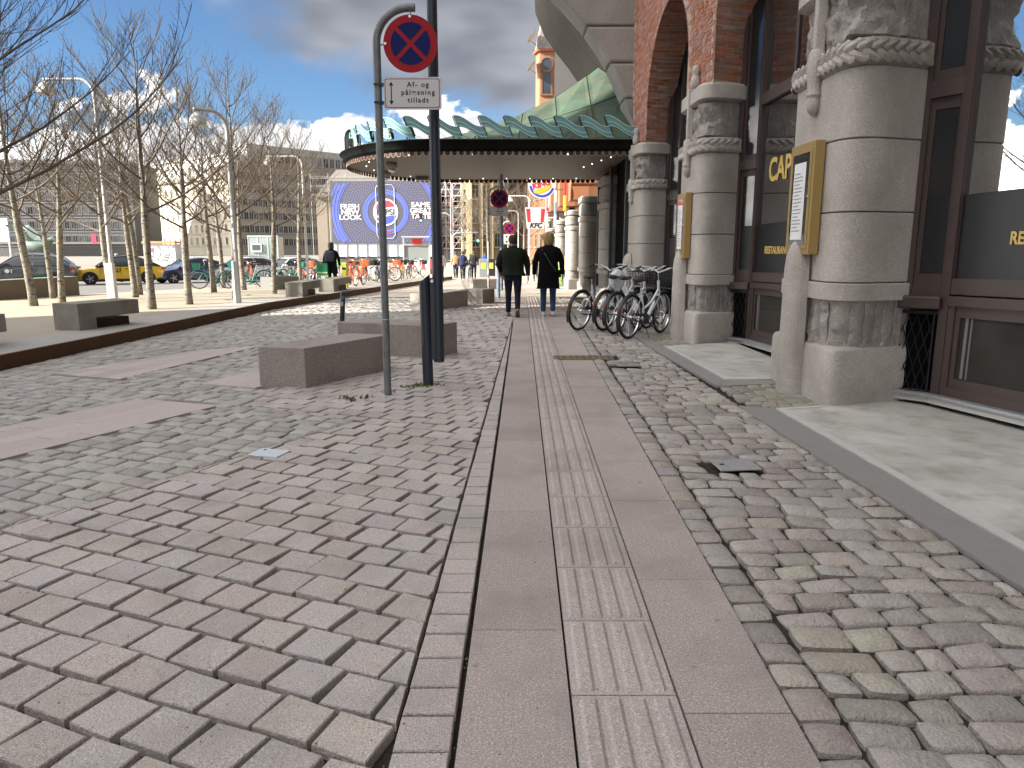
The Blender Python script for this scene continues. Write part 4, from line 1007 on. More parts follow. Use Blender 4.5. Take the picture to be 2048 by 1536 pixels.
# ------------------------------------------------------------------ traffic signs and masts
def no_stop_sign(label, base, H, disc_r, post_r, side, postmat, plate=None, bend=.32, plabel=None, face_rz=0.0):
    """post bent over at the top like a crook; disc hung inside the bend; extra plate below"""
    t = thing('traffic_sign', label, 'traffic sign', base, face_rz)
    r_ = bend; pts = [(0, 0, -.1), (0, 0, .6), (0, 0, H - r_)]
    for i in range(1, 11): a = math.pi / 2 * i / 10; pts.append((r_ * (1 - math.cos(a)), 0, H - r_ + r_ * math.sin(a)))
    pts.append((r_ + .06, 0, H))
    mb = MB(); mb.tube(pts, post_r, 14); mb.build('post', postmat, t, smooth=40)
    cx, cz = disc_r + post_r + .035, H - .065 - disc_r - post_r * .2
    d = link('disc', None, t); d.location = (cx, -.045, cz)
    mb = MB(); mb.lathe([(disc_r, .0), (disc_r, .012), (disc_r * .99, .014)], 48, axis='Y'); mb.build('back_plate', M['signred'], d)
    mb = MB(); R1 = disc_r * .735
    # four blue quarters between a red saltire
    w2 = disc_r * .075
    for q in range(4):
        a0 = math.pi / 4 + q * math.pi / 2; dl = math.asin(w2 / R1); pts = [(w2 * 1.414 * math.cos(a0 + math.pi / 4), w2 * 1.414 * math.sin(a0 + math.pi / 4))]
        for i in range(13): a = a0 + dl + (math.pi / 2 - 2 * dl) * i / 12; pts.append((R1 * math.cos(a), R1 * math.sin(a)))
        mb.add([(x, -.0025, z) for x, z in pts] + [(x, .004, z) for x, z in pts], [tuple(range(len(pts)))] + [(i, len(pts) + i, len(pts) + (i + 1) % len(pts), (i + 1) % len(pts)) for i in range(len(pts))])
    mb.build('blue_field', M['signblue'], d)
    mb = MB()
    for x, z in ((0, disc_r * .93), (-disc_r * .93, 0)): mb.lathe([(.013, -.008), (.011, -.002)], 10, (x, 0, z), axis='Y')
    mb.build('bolt', M['bolt'], d)
    mb = MB(); mb.bar((cx, -.01, cz + disc_r - .02), (cx, 0, H), .018, .010); mb.bar((cx - disc_r - .01, -.01, cz), (0, 0, cz), .018, .012); mb.build('bracket', postmat, t)
    if plate:
        pw, ph, pz = plate
        px = post_r + .02 + pw / 2; q = link('plate', None, t); q.location = (px, -.035, pz)
        def rr(w_, h_, r0, n=5):
            out = []
            for sx, sz, a0 in ((1, 1, 0), (-1, 1, 90), (-1, -1, 180), (1, -1, 270)):
                for i in range(n + 1): a = R(a0 + 90 * i / n); out.append((sx * (w_ / 2 - r0) + r0 * math.cos(a), sz * (h_ / 2 - r0) + r0 * math.sin(a)))
            return out
        for nm, w_, h_, y0, y1, mt in (('panel', pw, ph, .0, .012, M['signwhite']), ('border', pw - .030, ph - .030, -.0015, .004, M['signedge']), ('face', pw - .044, ph - .044, -.003, .004, M['signwhite'])):
            pl = rr(w_, h_, .022); mb = MB(); mb.loft([[(x, y0, z) for x, z in pl], [(x, y1, z) for x, z in pl]]); mb.build(nm, mt, q)
        mb = MB()
        for zz in (ph * .28, -ph * .28): mb.box((-pw / 2 - .005 - post_r, .035, zz), (post_r * 2.6, post_r * 2.5, .018)); mb.box((-pw / 2 + .01, .015, zz), (.05, .012, .014))
        mb.build('clamp', M['black'], q)
        return t, q
    return t, None
p = GT(776, 790)
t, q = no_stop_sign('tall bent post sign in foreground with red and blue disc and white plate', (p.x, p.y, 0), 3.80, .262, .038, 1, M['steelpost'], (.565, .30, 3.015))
ix = lambda n_, s_, x, z, **k: text('lettering', n_, s_, M['signink'], q, (x, -.0045, z), (R(90), 0, 0), .0008, 'CENTER', .0014, **k)
ix('Af- og', .066, .055, .078, space=1.28); ix('p\u00e5l\u00e6sning', .066, .055, .006, space=1.28); ix('tilladt', .066, .055, -.066, space=1.28)
mb = MB(); mb.lathe([(.0395, .80), (.041, .803), (.0395, .806)], 14, cap=False); mb.build('wire_ring', M['bolt'], t)
mb = MB(); mb.box((-.205, -.0045, .0), (.010, .001, .15))
for s_ in (1, -1): mb.add([(-.228, -.0047, s_ * .070), (-.182, -.0047, s_ * .070), (-.205, -.0047, s_ * .108)], [(0, 1, 2) if s_ < 0 else (0, 2, 1)])
mb.build('double_arrow', M['signink'], q)
# dark tilting lamp mast
p = GT(857, 768)
t = thing('lamp_mast', 'thick dark blue-black hinged lamp mast behind the near sign post', 'lamp mast', (p.x, p.y, 0))
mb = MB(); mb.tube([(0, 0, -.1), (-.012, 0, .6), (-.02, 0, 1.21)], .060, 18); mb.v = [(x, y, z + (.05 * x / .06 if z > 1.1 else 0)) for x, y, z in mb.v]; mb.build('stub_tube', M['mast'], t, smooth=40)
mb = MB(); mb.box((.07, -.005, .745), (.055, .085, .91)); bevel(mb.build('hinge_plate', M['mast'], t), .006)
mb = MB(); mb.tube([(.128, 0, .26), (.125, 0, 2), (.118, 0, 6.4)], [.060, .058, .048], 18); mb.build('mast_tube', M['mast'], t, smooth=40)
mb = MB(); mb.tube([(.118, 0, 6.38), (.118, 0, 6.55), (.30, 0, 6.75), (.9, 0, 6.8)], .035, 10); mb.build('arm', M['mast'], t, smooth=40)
mb = MB(); mb.lathe([(.03, .12), (.12, .1), (.22, 0), (.2, -.02)], 20, (.9, 0, 6.62)); mb.build('lamp_head', M['mast'], t, smooth=40)
mb = MB(); mb.lathe([(.018, -.075), (.014, -.05)], 10, (.07, 0, 1.17), axis='Y'); mb.build('bolt', M['bolt'], t)
# leaning bollard
p = GT(684, 646)
t = thing('bollard', 'leaning black steel bollard with worn stickers', 'bollard', (p.x, p.y, 0)); t.rotation_euler = (R(3), R(5), 0)
mb = MB(); mb.lathe([(.052, -.1), (.052, .60), (.045, .635), (.02, .65)], 16); mb.build('tube', M['mast'], t, smooth=40)
mb = MB(); mb.lathe([(.0545, .50), (.0545, .555)], 16, cap=False); mb.build('band', mat('bollard_band', (.10, .12, .14), .5), t)
mb = MB(); mb.box((.0, -.053, .40), (.045, .004, .09)); mb.build('sticker', mat('torn_sticker', (.35, .36, .36), .7), t)
def sticker_lock(): pass

# ------------------------------------------------------------------ granite seat blocks
def block(label, corners, z0, h, mt='block', ch=.03):
    c = sum((Vector(q) for q in corners), Vector((0, 0))) / len(corners)
    t = thing('granite_seat_block', label, 'stone seat', (c.x, c.y, z0))
    po = [(x - c.x, y - c.y) for x, y in corners]
    po = po if area(po) > 0 else po[::-1]
    mb = MB(); mb.prism(po, -.08, h); o = mb.build('block', M[mt], t); bevel(o, .008, 2)
    return t
def quad_from(a, b, depth):          # a-b is the front edge on the ground, extruded away
    a, b = Vector(a), Vector(b); n = Vector((-(b - a).y, (b - a).x)).normalized(); return [tuple(a), tuple(b), tuple(b + n * depth), tuple(a + n * depth)]
L0, F0 = GT(520, 771), GT(612, 776)
F1 = GT(782, 738)
a, b, c = Vector((L0.x, L0.y)), Vector((F0.x, F0.y)), Vector((F1.x, F1.y))
block('nearest pink-grey granite seat block left of the sign post', [tuple(a), tuple(b), tuple(c), tuple(a + (c - b))], 0, .445)
A, B, C = GT(677, 706), GT(862, 717), GT(911, 707)
a, b, c = Vector((A.x, A.y)), Vector((B.x, B.y)), Vector((C.x, C.y)); d = (c - b).normalized() * .62
block('second granite seat block crossing behind the lamp mast', [tuple(a), tuple(b), tuple(b + d), tuple(a + d)], 0, .46)
A, B, C = GT(862, 621), GT(936, 612), GT(975, 608)
a, b = Vector((A.x, A.y)), Vector((B.x, B.y)); n = Vector((-(b - a).y, (b - a).x)).normalized()
block('dark-faced seat block at the edge of the sunlight', [tuple(a), tuple(b), tuple(b + n * .6), tuple(a + n * .6)], g(19), .42)
A, B, C = GT(936, 606), GT(966, 607.5), GT(985, 605.5)
a, b, c = Vector((A.x, A.y)), Vector((B.x, B.y)), Vector((C.x, C.y)); a = b - Vector((.62, -.1)); d = Vector((.35, .62)) * .9
block('sunlit pale seat block beside the man with a shaded right end', [tuple(a), tuple(b), tuple(b + d), tuple(a + d)], g(20.5), .40)
A, B, C = GT(922, 578), GT(947, 578), GT(980, 577)
a, b = Vector((A.x, A.y)), Vector((B.x, B.y)); 
block('farthest seat block, pale left end and brown right face', [tuple(a), tuple(b + Vector((0, -.3))), tuple(b + Vector((1.05, .1))), tuple(a + Vector((1.0, .7)))], g(30), .40)

# ------------------------------------------------------------------ concrete benches on the plaza
def bench(label, fl, fr, depth, h, solid, z0, mirror=False):
    """front-left and front-right ground points; solid end block, then a cantilevered seat over a dark recessed base"""
    a, b = Vector(fl), Vector(fr); L_ = (b - a).length; t = thing('concrete_bench', label, 'bench', (a.x, a.y, z0), math.atan2((b - a).y, (b - a).x), 'concrete benches on the plaza')
    mb = MB(); mb.box((solid / 2, depth / 2, h / 2 - .05), (solid, depth, h + .1)); bevel(mb.build('end_block', M['benchc'], t), .008)
    mb = MB(); mb.box((solid + (L_ - solid) / 2 + .001, depth / 2, h - h * .28), (L_ - solid, depth, h * .56)); bevel(mb.build('seat', M['benchc'], t), .008)
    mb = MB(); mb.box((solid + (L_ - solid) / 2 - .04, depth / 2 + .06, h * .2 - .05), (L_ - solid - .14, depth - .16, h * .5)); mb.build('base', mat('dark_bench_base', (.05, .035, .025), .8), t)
    return t
A, B = GT(160, 662), GT(281, 647)
d0 = Vector((B.x - A.x, B.y - A.y)); bench('near concrete bench with overhanging seat on the plaza edge', (A.x, A.y), (B.x, B.y), .56, .45, .34, .165)
A = GT(18, 690); bench('concrete bench cut off by the left edge of the picture', (A.x - d0.x * 1.1, A.y - d0.y * 1.1), (A.x, A.y), .56, .45, .4, .165)
A, B = GT(606, 594), GT(642, 588); bench('sunlit concrete bench with a dark recess near the bollard', (A.x, A.y), (B.x, B.y), .5, .42, .5, zt(A.x, A.y) - .01)
A, B = GT(668, 584), GT(702, 578); bench('concrete bench behind the person carrying the green bag', (A.x, A.y), (B.x, B.y), .5, .42, .7, zt(A.x, A.y) - .01)
A, B = GT(-40, 603), GT(160, 590)
t = thing('low_wall', 'long low brown concrete wall in front of the grey taxi', 'low wall', (A.x, A.y, zt(A.x, A.y)), math.atan2(B.y - A.y, B.x - A.x)); L_ = (Vector((B.x, B.y)) - Vector((A.x, A.y))).length
mb = MB(); mb.box((L_ / 2, .25, .22), (L_, .5, .68)); bevel(mb.build('wall_body', mat('brown_concrete', (.20, .165, .125), .85, namt=.5, nscale=1.5, col2=(.15, .12, .095)), t), .01)
mb = MB(); mb.box((L_ / 2, .25, .57), (L_ + .02, .52, .02)); mb.build('wall_coping', M['benchc'], t)
A, B = GT(550, 580), GT(606, 577)
t = thing('planter', 'plain grey concrete planter beneath the bare trees', 'planter', (A.x, A.y, zt(A.x, A.y)), math.atan2(B.y - A.y, B.x - A.x))
mb = MB(); mb.box((.55, .4, .2), (1.1, .8, .5)); bevel(mb.build('tub', mat('planter_grey', (.17, .17, .16), .85), t), .01)
mb = MB(); mb.box((.55, .4, .453), (.96, .66, .01)); mb.build('soil', M['bed'], t)

# ------------------------------------------------------------------ bare cherry trees
def bark_material():
    m = M['bark']; nt = m.node_tree; N = nt.nodes; L = nt.links; b = N['Principled BSDF']
    geo = N.new('ShaderNodeNewGeometry'); mp = N.new('ShaderNodeMapping'); mp.inputs[3].default_value = (7, 7, 46); L.new(geo.outputs['Position'], mp.inputs[0])
    n = N.new('ShaderNodeTexNoise'); n.inputs['Scale'].default_value = 1.0; n.inputs['Detail'].default_value = 2.0; L.new(mp.outputs[0], n.inputs['Vector'])
    r = N.new('ShaderNodeMapRange'); L.new(n.outputs[0], r.inputs[0]); r.inputs[1].default_value = .55; r.inputs[2].default_value = .64
    mx = N.new('ShaderNodeMix'); mx.data_type = 'RGBA'; old = b.inputs['Base Color'].links[0].from_socket
    L.new(r.outputs[0], mx.inputs[0]); L.new(old, mx.inputs[6]); mx.inputs[7].default_value = (.055, .042, .032, 1); L.new(mx.outputs[2], b.inputs['Base Color'])
bark_material()
def tree_meshes(seed, H, first, spread=1.0, nprim=17, r0=.078, twig=.0038):
    rnd = random.Random(seed); T = MB(); C = MB()
    path = []; n = 12; lx, ly = rnd.uniform(-.02, .02), rnd.uniform(-.02, .02)
    for i in range(n + 1):
        t = i / n; path.append(Vector((lx * t * H + .05 * math.sin(t * 5 + seed), ly * t * H + .05 * math.cos(t * 4 + seed * 2), -.15 + t * (H + .15))))
    rad = [r0 * (1.35 if i == 0 else 1.12 if i == 1 else 1.0) * (1 - .0 * i) if p.z < first else r0 * max(.1, (H - p.z) / (H - first)) * .8 for i, p in enumerate(path)]
    T.tube(path, rad, 10)
    def at(z):
        t = max(0, min(1, (z + .15) / (H + .15))) * n; i = min(n - 1, int(t)); return path[i].lerp(path[i + 1], t - i)
    def limb(p, d, L_, ra, rb, k, up, n_side, depth):
        pts = [p.copy()]; d = d.normalized(); q = p.copy()
        for i in range(k):
            d = (d + Vector((rnd.uniform(-.13, .13), rnd.uniform(-.13, .13), up / k + rnd.uniform(-.07, .07)))).normalized(); q = q + d * (L_ / k); pts.append(q.copy())
        C.tube(pts, [ra + (rb - ra) * i / k for i in range(k + 1)], n_side, cap=False)
        return pts
    for i in range(nprim):
        f = i / (nprim - 1); z = first + (H * .93 - first) * (f ** 1.15); az = i * 2.399 + seed + rnd.uniform(-.3, .3)
        L_ = spread * ((H - z) * .58 + .45) * rnd.uniform(.85, 1.2); el = R(rnd.uniform(12, 34) + 24 * f)
        d = Vector((math.cos(az) * math.cos(el), math.sin(az) * math.cos(el), math.sin(el)))
        ra = r0 * (.36 - .2 * f); pts = limb(at(z), d, L_, ra, .006, 8, .8, 5, 1)
        ns = int(7 + L_ * 2.7)
        for j in range(ns):
            t = .16 + .80 * (j + rnd.random()) / ns; k = t * 8; i0 = min(7, int(k)); p = pts[i0].lerp(pts[i0 + 1], k - i0); tan = (pts[i0 + 1] - pts[i0]).normalized()
            side = tan.cross(Vector((0, 0, 1))); side = side.normalized() if side.length > .01 else Vector((1, 0, 0)); sg = 1 if j % 2 else -1
            d2 = (tan * rnd.uniform(.45, .9) + side * sg * rnd.uniform(.5, 1.0) + Vector((0, 0, rnd.uniform(-.25, .55)))).normalized()
            l2 = L_ * rnd.uniform(.26, .52) * (1.12 - .6 * t); p2 = limb(p, d2, l2, max(.0065, ra * .36 * (1.1 - t)), twig, 5, .45, 3, 2)
            nt = 2 + int(l2 * 5.0)
            for m_ in range(nt):
                t2 = .2 + .78 * (m_ + rnd.random()) / nt; k2 = t2 * 5; i2 = min(4, int(k2)); q = p2[i2].lerp(p2[i2 + 1], k2 - i2); tn = (p2[i2 + 1] - p2[i2]).normalized()
                d3 = (tn * .7 + Vector((rnd.uniform(-1, 1), rnd.uniform(-1, 1), rnd.uniform(-.3, .9))) * .75).normalized()
                l3 = rnd.uniform(.14, .42) * (1.1 - .35 * t2); p3 = limb(q, d3, l3, twig, twig * .62, 3, .35, 3, 3)
                for bq in p3[1:]:                      # swollen spring buds
                    if rnd.random() < .55:
                        e = Vector((rnd.uniform(-1, 1), rnd.uniform(-1, 1), rnd.uniform(-.3, 1))).normalized() * .022; C.tube([bq, bq + e * .5, bq + e], [twig * .7, twig * 1.5, .001], 3, cap=False)
    return T.mesh('trunk', M['bark'], True), C.mesh('crown', M['twig'], True)
variants = [tree_meshes(s, h, f, 1.12) for s, h, f in ((1, 5.3, 1.9), (5, 5.7, 2.05), (9, 5.0, 1.8), (14, 6.0, 2.1))]
def add_tree(name, label, x, y, z, var, rz, sc_=1.0, lean=(0, 0)):
    t = thing(name, label, 'tree', (x, y, z), rz, 'bare cherry trees on the plaza'); t.rotation_euler = (lean[0], lean[1], rz); t.scale = (sc_, sc_, sc_)
    link('trunk', var[0], t); link('crown', var[1], t); return t
spots = [(62, 612, 'leftmost bare tree, slim pale trunk before the low wall'), (105, 597, 'bare tree with dark thick trunk just behind the leftmost one'), (130, 608, 'bare tree with bold ringed trunk left of the white lamp sleeve'),
         (222, 600, 'slim bare tree hugging the tall left lamp post'), (267, 595, 'bare tree before the front half of the yellow taxi'), (277, 590, 'bare tree right behind the one before the yellow taxi'),
         (307, 617, 'bare tree crossing the rear of the yellow taxi'), (382, 608, 'straight bare tree in front of the blue car'), (425, 585, 'thin bare tree right of the blue car'),
         (444, 576, 'dark-trunked bare tree among the teal hire bicycles'), (473, 597, 'bare tree beside the middle lamp post'), (490, 580, 'short bare tree right of the middle lamp post'),
         (552, 587, 'bare tree with flared roots right of the teal bicycles'), (604, 569, 'bare tree just behind the sunlit bench, left of the billboard')]
for i, (u, v, lab) in enumerate(spots):
    p = GT(u, v); rr = random.Random(i + 40)
    add_tree('cherry_tree', lab, p.x, p.y, zt(p.x, p.y) - .02, variants[(i * 3 + 1) % 4], rr.uniform(0, 6.28), rr.uniform(.94, 1.1) * (1 if p.y < 23 else 1.12), (rr.uniform(-.02, .02), rr.uniform(-.03, .03)))
near = tree_meshes(23, 6.6, 1.7, 1.55, 21, .10, .0036)
add_tree('cherry_tree', 'big shaded tree whose dark branches reach in at upper left', -8.3, 10.5, .1, near, 2.3, 1.0)
for i, (x, y, s_, lab) in enumerate(((-2.0, 62, 1.35, 'far street tree before the pale yellow block'), (-.3, 70, 1.5, 'far street tree between the no-stopping signs'), (-5.0, 75, 1.4, 'far bare tree in front of the scaffold'), (1.4, 84, 1.5, 'farthest bare tree before the brick street front'))):
    add_tree('street_tree', lab, x, y, -.8, variants[i % 4], i * 1.7, s_)

# ------------------------------------------------------------------ street lamps with bent arms
def street_lamp(label, x, y, z, H, arm, az, dome=.23, sleeve=.23, s_=1.0):
    t = thing('street_lamp', label, 'street lamp', (x, y, z), az, 'bent-arm street lamps'); t.scale = (s_, s_, s_)
    r_ = .38; pts = [(0, 0, -.1), (0, 0, H * .4), (0, 0, H - r_)]
    for i in range(1, 9): a = math.pi / 2 * i / 8; pts.append((-r_ * (1 - math.cos(a)), 0, H - r_ + r_ * math.sin(a)))
    pts.append((-arm - .05, 0, H - .02)); k = len(pts)
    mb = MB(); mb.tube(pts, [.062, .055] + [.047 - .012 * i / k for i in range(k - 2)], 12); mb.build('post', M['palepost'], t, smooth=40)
    mb = MB(); mb.lathe([(.02, .02), (.06, .0), (dome * .62, -.06), (dome * .93, -.17), (dome, -.27), (dome * .98, -.29), (dome * .5, -.27)], 22, (-arm + .03, 0, H - .08)); mb.build('shade', mat('white_lamp_shade', (.56, .56, .54), .4), t, smooth=40)
    mb = MB(); mb.lathe([(.025, -.01), (.025, .09)], 10, (-arm + .03, 0, H - .12)); mb.build('hanger', M['palepost'], t)
    if sleeve: mb = MB(); mb.box((-.05, 0, .5), (sleeve, sleeve * .7, 1.05)); bevel(mb.build('sleeve', mat('pale_sleeve', (.55, .55, .53), .6), t), .02)
p = GT(230, 600); street_lamp('tall white lamp post at left with dome hanging over the taxis', p.x, p.y, zt(p.x, p.y), 5.85, 1.25, R(4), .24)
p = GT(478, 606); street_lamp('pale lamp post amid the trees with dome turned towards us', p.x, p.y, zt(p.x, p.y), 4.45, .75, R(52), .19, .13, 1.0)
street_lamp('distant lamp post left of the billboard', -9.2, 33, -.2, 5.6, 1.5, R(2), .24, False)
street_lamp('street lamp far down the pavement with arm to the left', 1.2, 52, -.62, 5.6, 1.4, 0, .24, False)
street_lamp('farthest street lamp, low arm behind the second traffic sign', .6, 70, -.8, 5.6, 1.4, 0, .24, False)
street_lamp('street lamp beyond the billboard beside the scaffold', -6.6, 80, -.8, 7.6, 2.2, R(180), .28, False)

# ------------------------------------------------------------------ cars
M['carglass'] = mat('car_glass', (.02, .025, .028), .05, spec=.9)
M['headlight'] = mat('headlight_glass', (.55, .57, .60), .1, spec=.8)
M['plasticblk'] = mat('black_plastic', (.015, .015, .016), .6)
M['alloy'] = mat('alloy_rim', (.35, .35, .36), .35, metal=.7)
def car(label, loc, head, col, name, L_=4.65, W_=1.88, H_=1.62, suv=True, roofcol=None, taxi=None, stripe=None, text_=None):
    """head: direction of travel as an angle; local +x is forward"""
    t = thing('parked_car', label, 'car', loc, head, 'cars waiting beyond the plaza'); pm = mat(name, col, .3, coat=.8, spec=.5)
    rm = mat(name + '_roof', roofcol, .3, coat=.6) if roofcol else pm; w = W_ / 2; hz = H_ / 1.62
    st = [(0, .66, .36, .66), (.02, .80, .27, .76), (.07, .90, .22, .84), (.16, .955, .21, .93), (.27, .985, .2, 1.0), (.36, 1, .2, 1.02), (.55, 1, .2, 1.04), (.74, .99, .2, 1.06), (.88, .955, .24, 1.06), (.96, .90, .30, 1.02), (.99, .80, .38, .96), (1.0, .68, .46, .88)]
    def ring(x, ww, zb, zt_):
        ww *= w; zt_ *= hz; pts = [(0, zb), (ww * .8, zb), (ww * .97, zb + .08), (ww, zb + .28), (ww * .985, zt_ - .20), (ww * .95, zt_ - .05), (ww * .80, zt_), (0, zt_ + .025)]
        full = pts + [(-a, b) for a, b in pts[-2:0:-1]]; return [(x, a, b) for a, b in full]
    mb = MB(); mb.loft([ring(L_ / 2 - s * L_, a, b, c) for s, a, b, c in st]); mb.build('body', pm, t, smooth=35)
    cab = [(.25, .80, .99, 1.0), (.30, .80, 1.0, 1.16), (.40, .80, 1.02, 1.50), (.48, .80, 1.03, 1.59), (.60, .80, 1.04, 1.62), (.74, .80, 1.06, 1.59 if suv else 1.50), (.86, .79, 1.06, 1.46 if suv else 1.26), (.95, .76, 1.04, 1.10 if suv else 1.07)]
    def cring(x, ww, zb, zr):
        k = (zr - zb); wb = w * (ww + .13); wt = wb - k * .46 * w; return [(x, wb, zb * hz), (x, (wb + wt) / 2 + .02, (zb + k * .55) * hz), (x, wt, (zr - .04 * (k > .2)) * hz), (x, wt * .8, zr * hz), (x, -wt * .8, zr * hz), (x, -wt, (zr - .04 * (k > .2)) * hz), (x, -(wb + wt) / 2 - .02, (zb + k * .55) * hz), (x, -wb, zb * hz)]
    rs = [cring(L_ / 2 - s * L_, a, b, c) for s, a, b, c in cab]
    mb = MB(); mb.loft(rs); mb.build('glasshouse', M['carglass'], t, smooth=35)
    mb = MB(); top = [[(x, y * 1.02, z + .012) for x, y, z in r_[2:6]] for r_ in rs[2:7]]; mb.loft(top, closed=False, cap=False); mb.build('roof', rm, t, smooth=30)
    mb = MB()
    for sgn in (0, 1):
        ix = (0, 1, 2) if sgn == 0 else (7, 6, 5)
        for a, b in ((0, 2), (6, 7)):
            A_, B_ = rs[a], rs[b]; mb.bar(Vector(A_[ix[0]]) if a == 0 else Vector(A_[ix[2]]), Vector(B_[ix[2]]) if a == 0 else Vector(B_[ix[0]]), .06, .05)
        for j in (2, 3, 4, 5): mb.bar(Vector(rs[j][ix[2]]), Vector(rs[j + 1][ix[2]]), .05, .05)
        mb.bar(Vector(rs[4][ix[0]]), Vector(rs[4][ix[2]]), .07, .04)
        for j in range(0, 7): mb.bar(Vector(rs[j][ix[0]]) + Vector((0, 0, .0)), Vector(rs[j + 1][ix[0]]), .03, .03)
    mb.build('pillar_frame', rm, t)
    for sx, nm in ((.185, 'front'), (.80, 'rear')):
        for sy in (1, -1):
            x = L_ / 2 - sx * L_; wh = link('wheel', None, t); wh.location = (x, sy * (w - .10), .34)
            mb = MB(); mb.lathe([(.22, -.1), (.31, -.11), (.34, -.08), (.34, .08), (.31, .11), (.22, .1)], 24, axis='Y', cap=True); mb.build('tyre', M['tyre'], wh, smooth=40)
            mb = MB(); mb.lathe([(.215, -.105), (.20, -.09), (.05, -.10), (.05, .10), (.20, .09), (.215, .105)], 18, axis='Y', cap=False)
            for q in range(5): a = q * 6.283 / 5; mb.bar((0, sy * .108, 0), (.205 * math.cos(a), sy * .108, .205 * math.sin(a)), .045, .012, (0, 1, 0))
            mb.build('rim', M['alloy'], wh)
            mb = MB(); mb.lathe([(.405, w * sy - .012 * sy), (.405, (w + .006) * sy)], 26, (x, 0, .35), axis='Y'); mb.v = [(a, b, max(c, .2)) for a, b, c in mb.v]; mb.build('wheel_arch', M['plasticblk'], t)
    for sy in (1, -1):
        mb = MB(); mb.box((L_ / 2 - .20, sy * (w * .66), .74 * hz), (.34, .42, .09), sy * -.55); bevel(mb.build('headlight', M['headlight'], t), .03)
        mb = MB(); mb.box((-L_ / 2 + .12, sy * w * .72, .90 * hz), (.22, .34, .10), sy * .4); mb.build('tail_light', M['reflector'], t)
        mb = MB(); mb.lathe([(.02, -.09), (.09, -.06), (.10, .04), (.03, .1)], 10, (L_ / 2 - .30 * L_, sy * (w + .10), 1.08 * hz), axis='X'); mb.build('door_mirror', pm if not roofcol else M['plasticblk'], t, smooth=True)
        mb = MB(); mb.box((-.05, sy * (w + .004), .86), (.012, .012, .70)); mb.box((-1.0, sy * (w + .004), .90), (.012, .012, .6)); mb.box((.95, sy * (w - .006), .86), (.012, .012, .62)); mb.box((-.35, sy * (w + .012), .90 * hz), (.18, .03, .03)); mb.box((.55, sy * (w + .012), .90 * hz), (.18, .03, .03)); mb.build('door_line', M['plasticblk'], t)
        mb = MB(); mb.box((0, sy * (w + .0), .25), (L_ * .5, .05, .14)); mb.build('side_skirt', M['plasticblk'] if not stripe else mat('skirt', (.05, .05, .055), .5), t)
        if stripe:
            mb = MB(); mb.add([(1.0, sy * (w + .008), .36), (-1.05, sy * (w + .008), .36), (-1.05, sy * (w + .008), .62), (.2, sy * (w + .008), .52)], [(0, 1, 2, 3), (3, 2, 1, 0)]); mb.build('door_stripe', mat('taxi_green', stripe, .4), t)
        if text_:
            o = text('door_lettering', text_[0], text_[1], mat('lettering_' + name, text_[2], .5), t, (text_[3], sy * (w + .012), text_[4]), (R(90), 0, R(180) if sy > 0 else 0), .004, 'CENTER', .008)
    mb = MB(); mb.box((L_ / 2 - .035, 0, .50), (.08, 1.0, .20)); bevel(mb.build('grille', M['plasticblk'], t), .03)
    mb = MB(); mb.box((L_ / 2 + .012, 0, .56), (.02, .52, .11)); mb.build('number_plate', M['signwhite'], t)
    if suv and not roofcol:
        mb = MB()
        for sy in (1, -1): mb.tube([(.35, sy * .58, 1.60 * hz), (.2, sy * .58, 1.66 * hz), (-1.1, sy * .58, 1.64 * hz), (-1.25, sy * .58, 1.57 * hz)], .018, 6)
        mb.build('roof_rail', M['alloy'], t)
    if taxi: mb = MB(); mb.box((.05, 0, 1.67 * hz), (.16, .5, .12)); bevel(mb.build('taxi_sign', mat('taxi_lamp', (.60, .66, .62), .4), t), .03)
rdz = lambda y: g(y) - .17
def put(u, Y): return ((u - 1024) / FPX * Y * 1.0, Y, rdz(Y))
car('dark grey estate taxi with green door stripe at far left', put(66, 39.5), R(180 + 20), (.075, .08, .088), 'grey_car_paint', 4.7, 1.86, 1.69, taxi=True, stripe=(.02, .22, .085), text_=('\u25cfT', .26, (.75, .76, .76), .62, .80))
car('bright yellow taxi with black roof behind the slim trees', put(247, 42.5), R(180 + 30), (.72, .46, .012), 'yellow_car_paint', 4.72, 1.88, 1.62, suv=False, roofcol=(.012, .012, .013), taxi=True, text_=('4x27', .30, (.02, .02, .02), .2, .80))
car('dark blue saloon car behind the straight tree', put(390, 45.0), R(180 + 48), (.018, .035, .125), 'blue_car_paint', 4.7, 1.85, 1.5, suv=False)
car('white car left of the teal hire bicycles', put(492, 47.0), R(180 + 40), (.62, .63, .64), 'white_car_paint', 4.5, 1.84, 1.55, suv=True)
car('white car behind the orange bicycle, farther right', put(585, 49.0), R(180 + 50), (.60, .61, .62), 'white_car_paint', 4.6, 1.84, 1.56, suv=True)

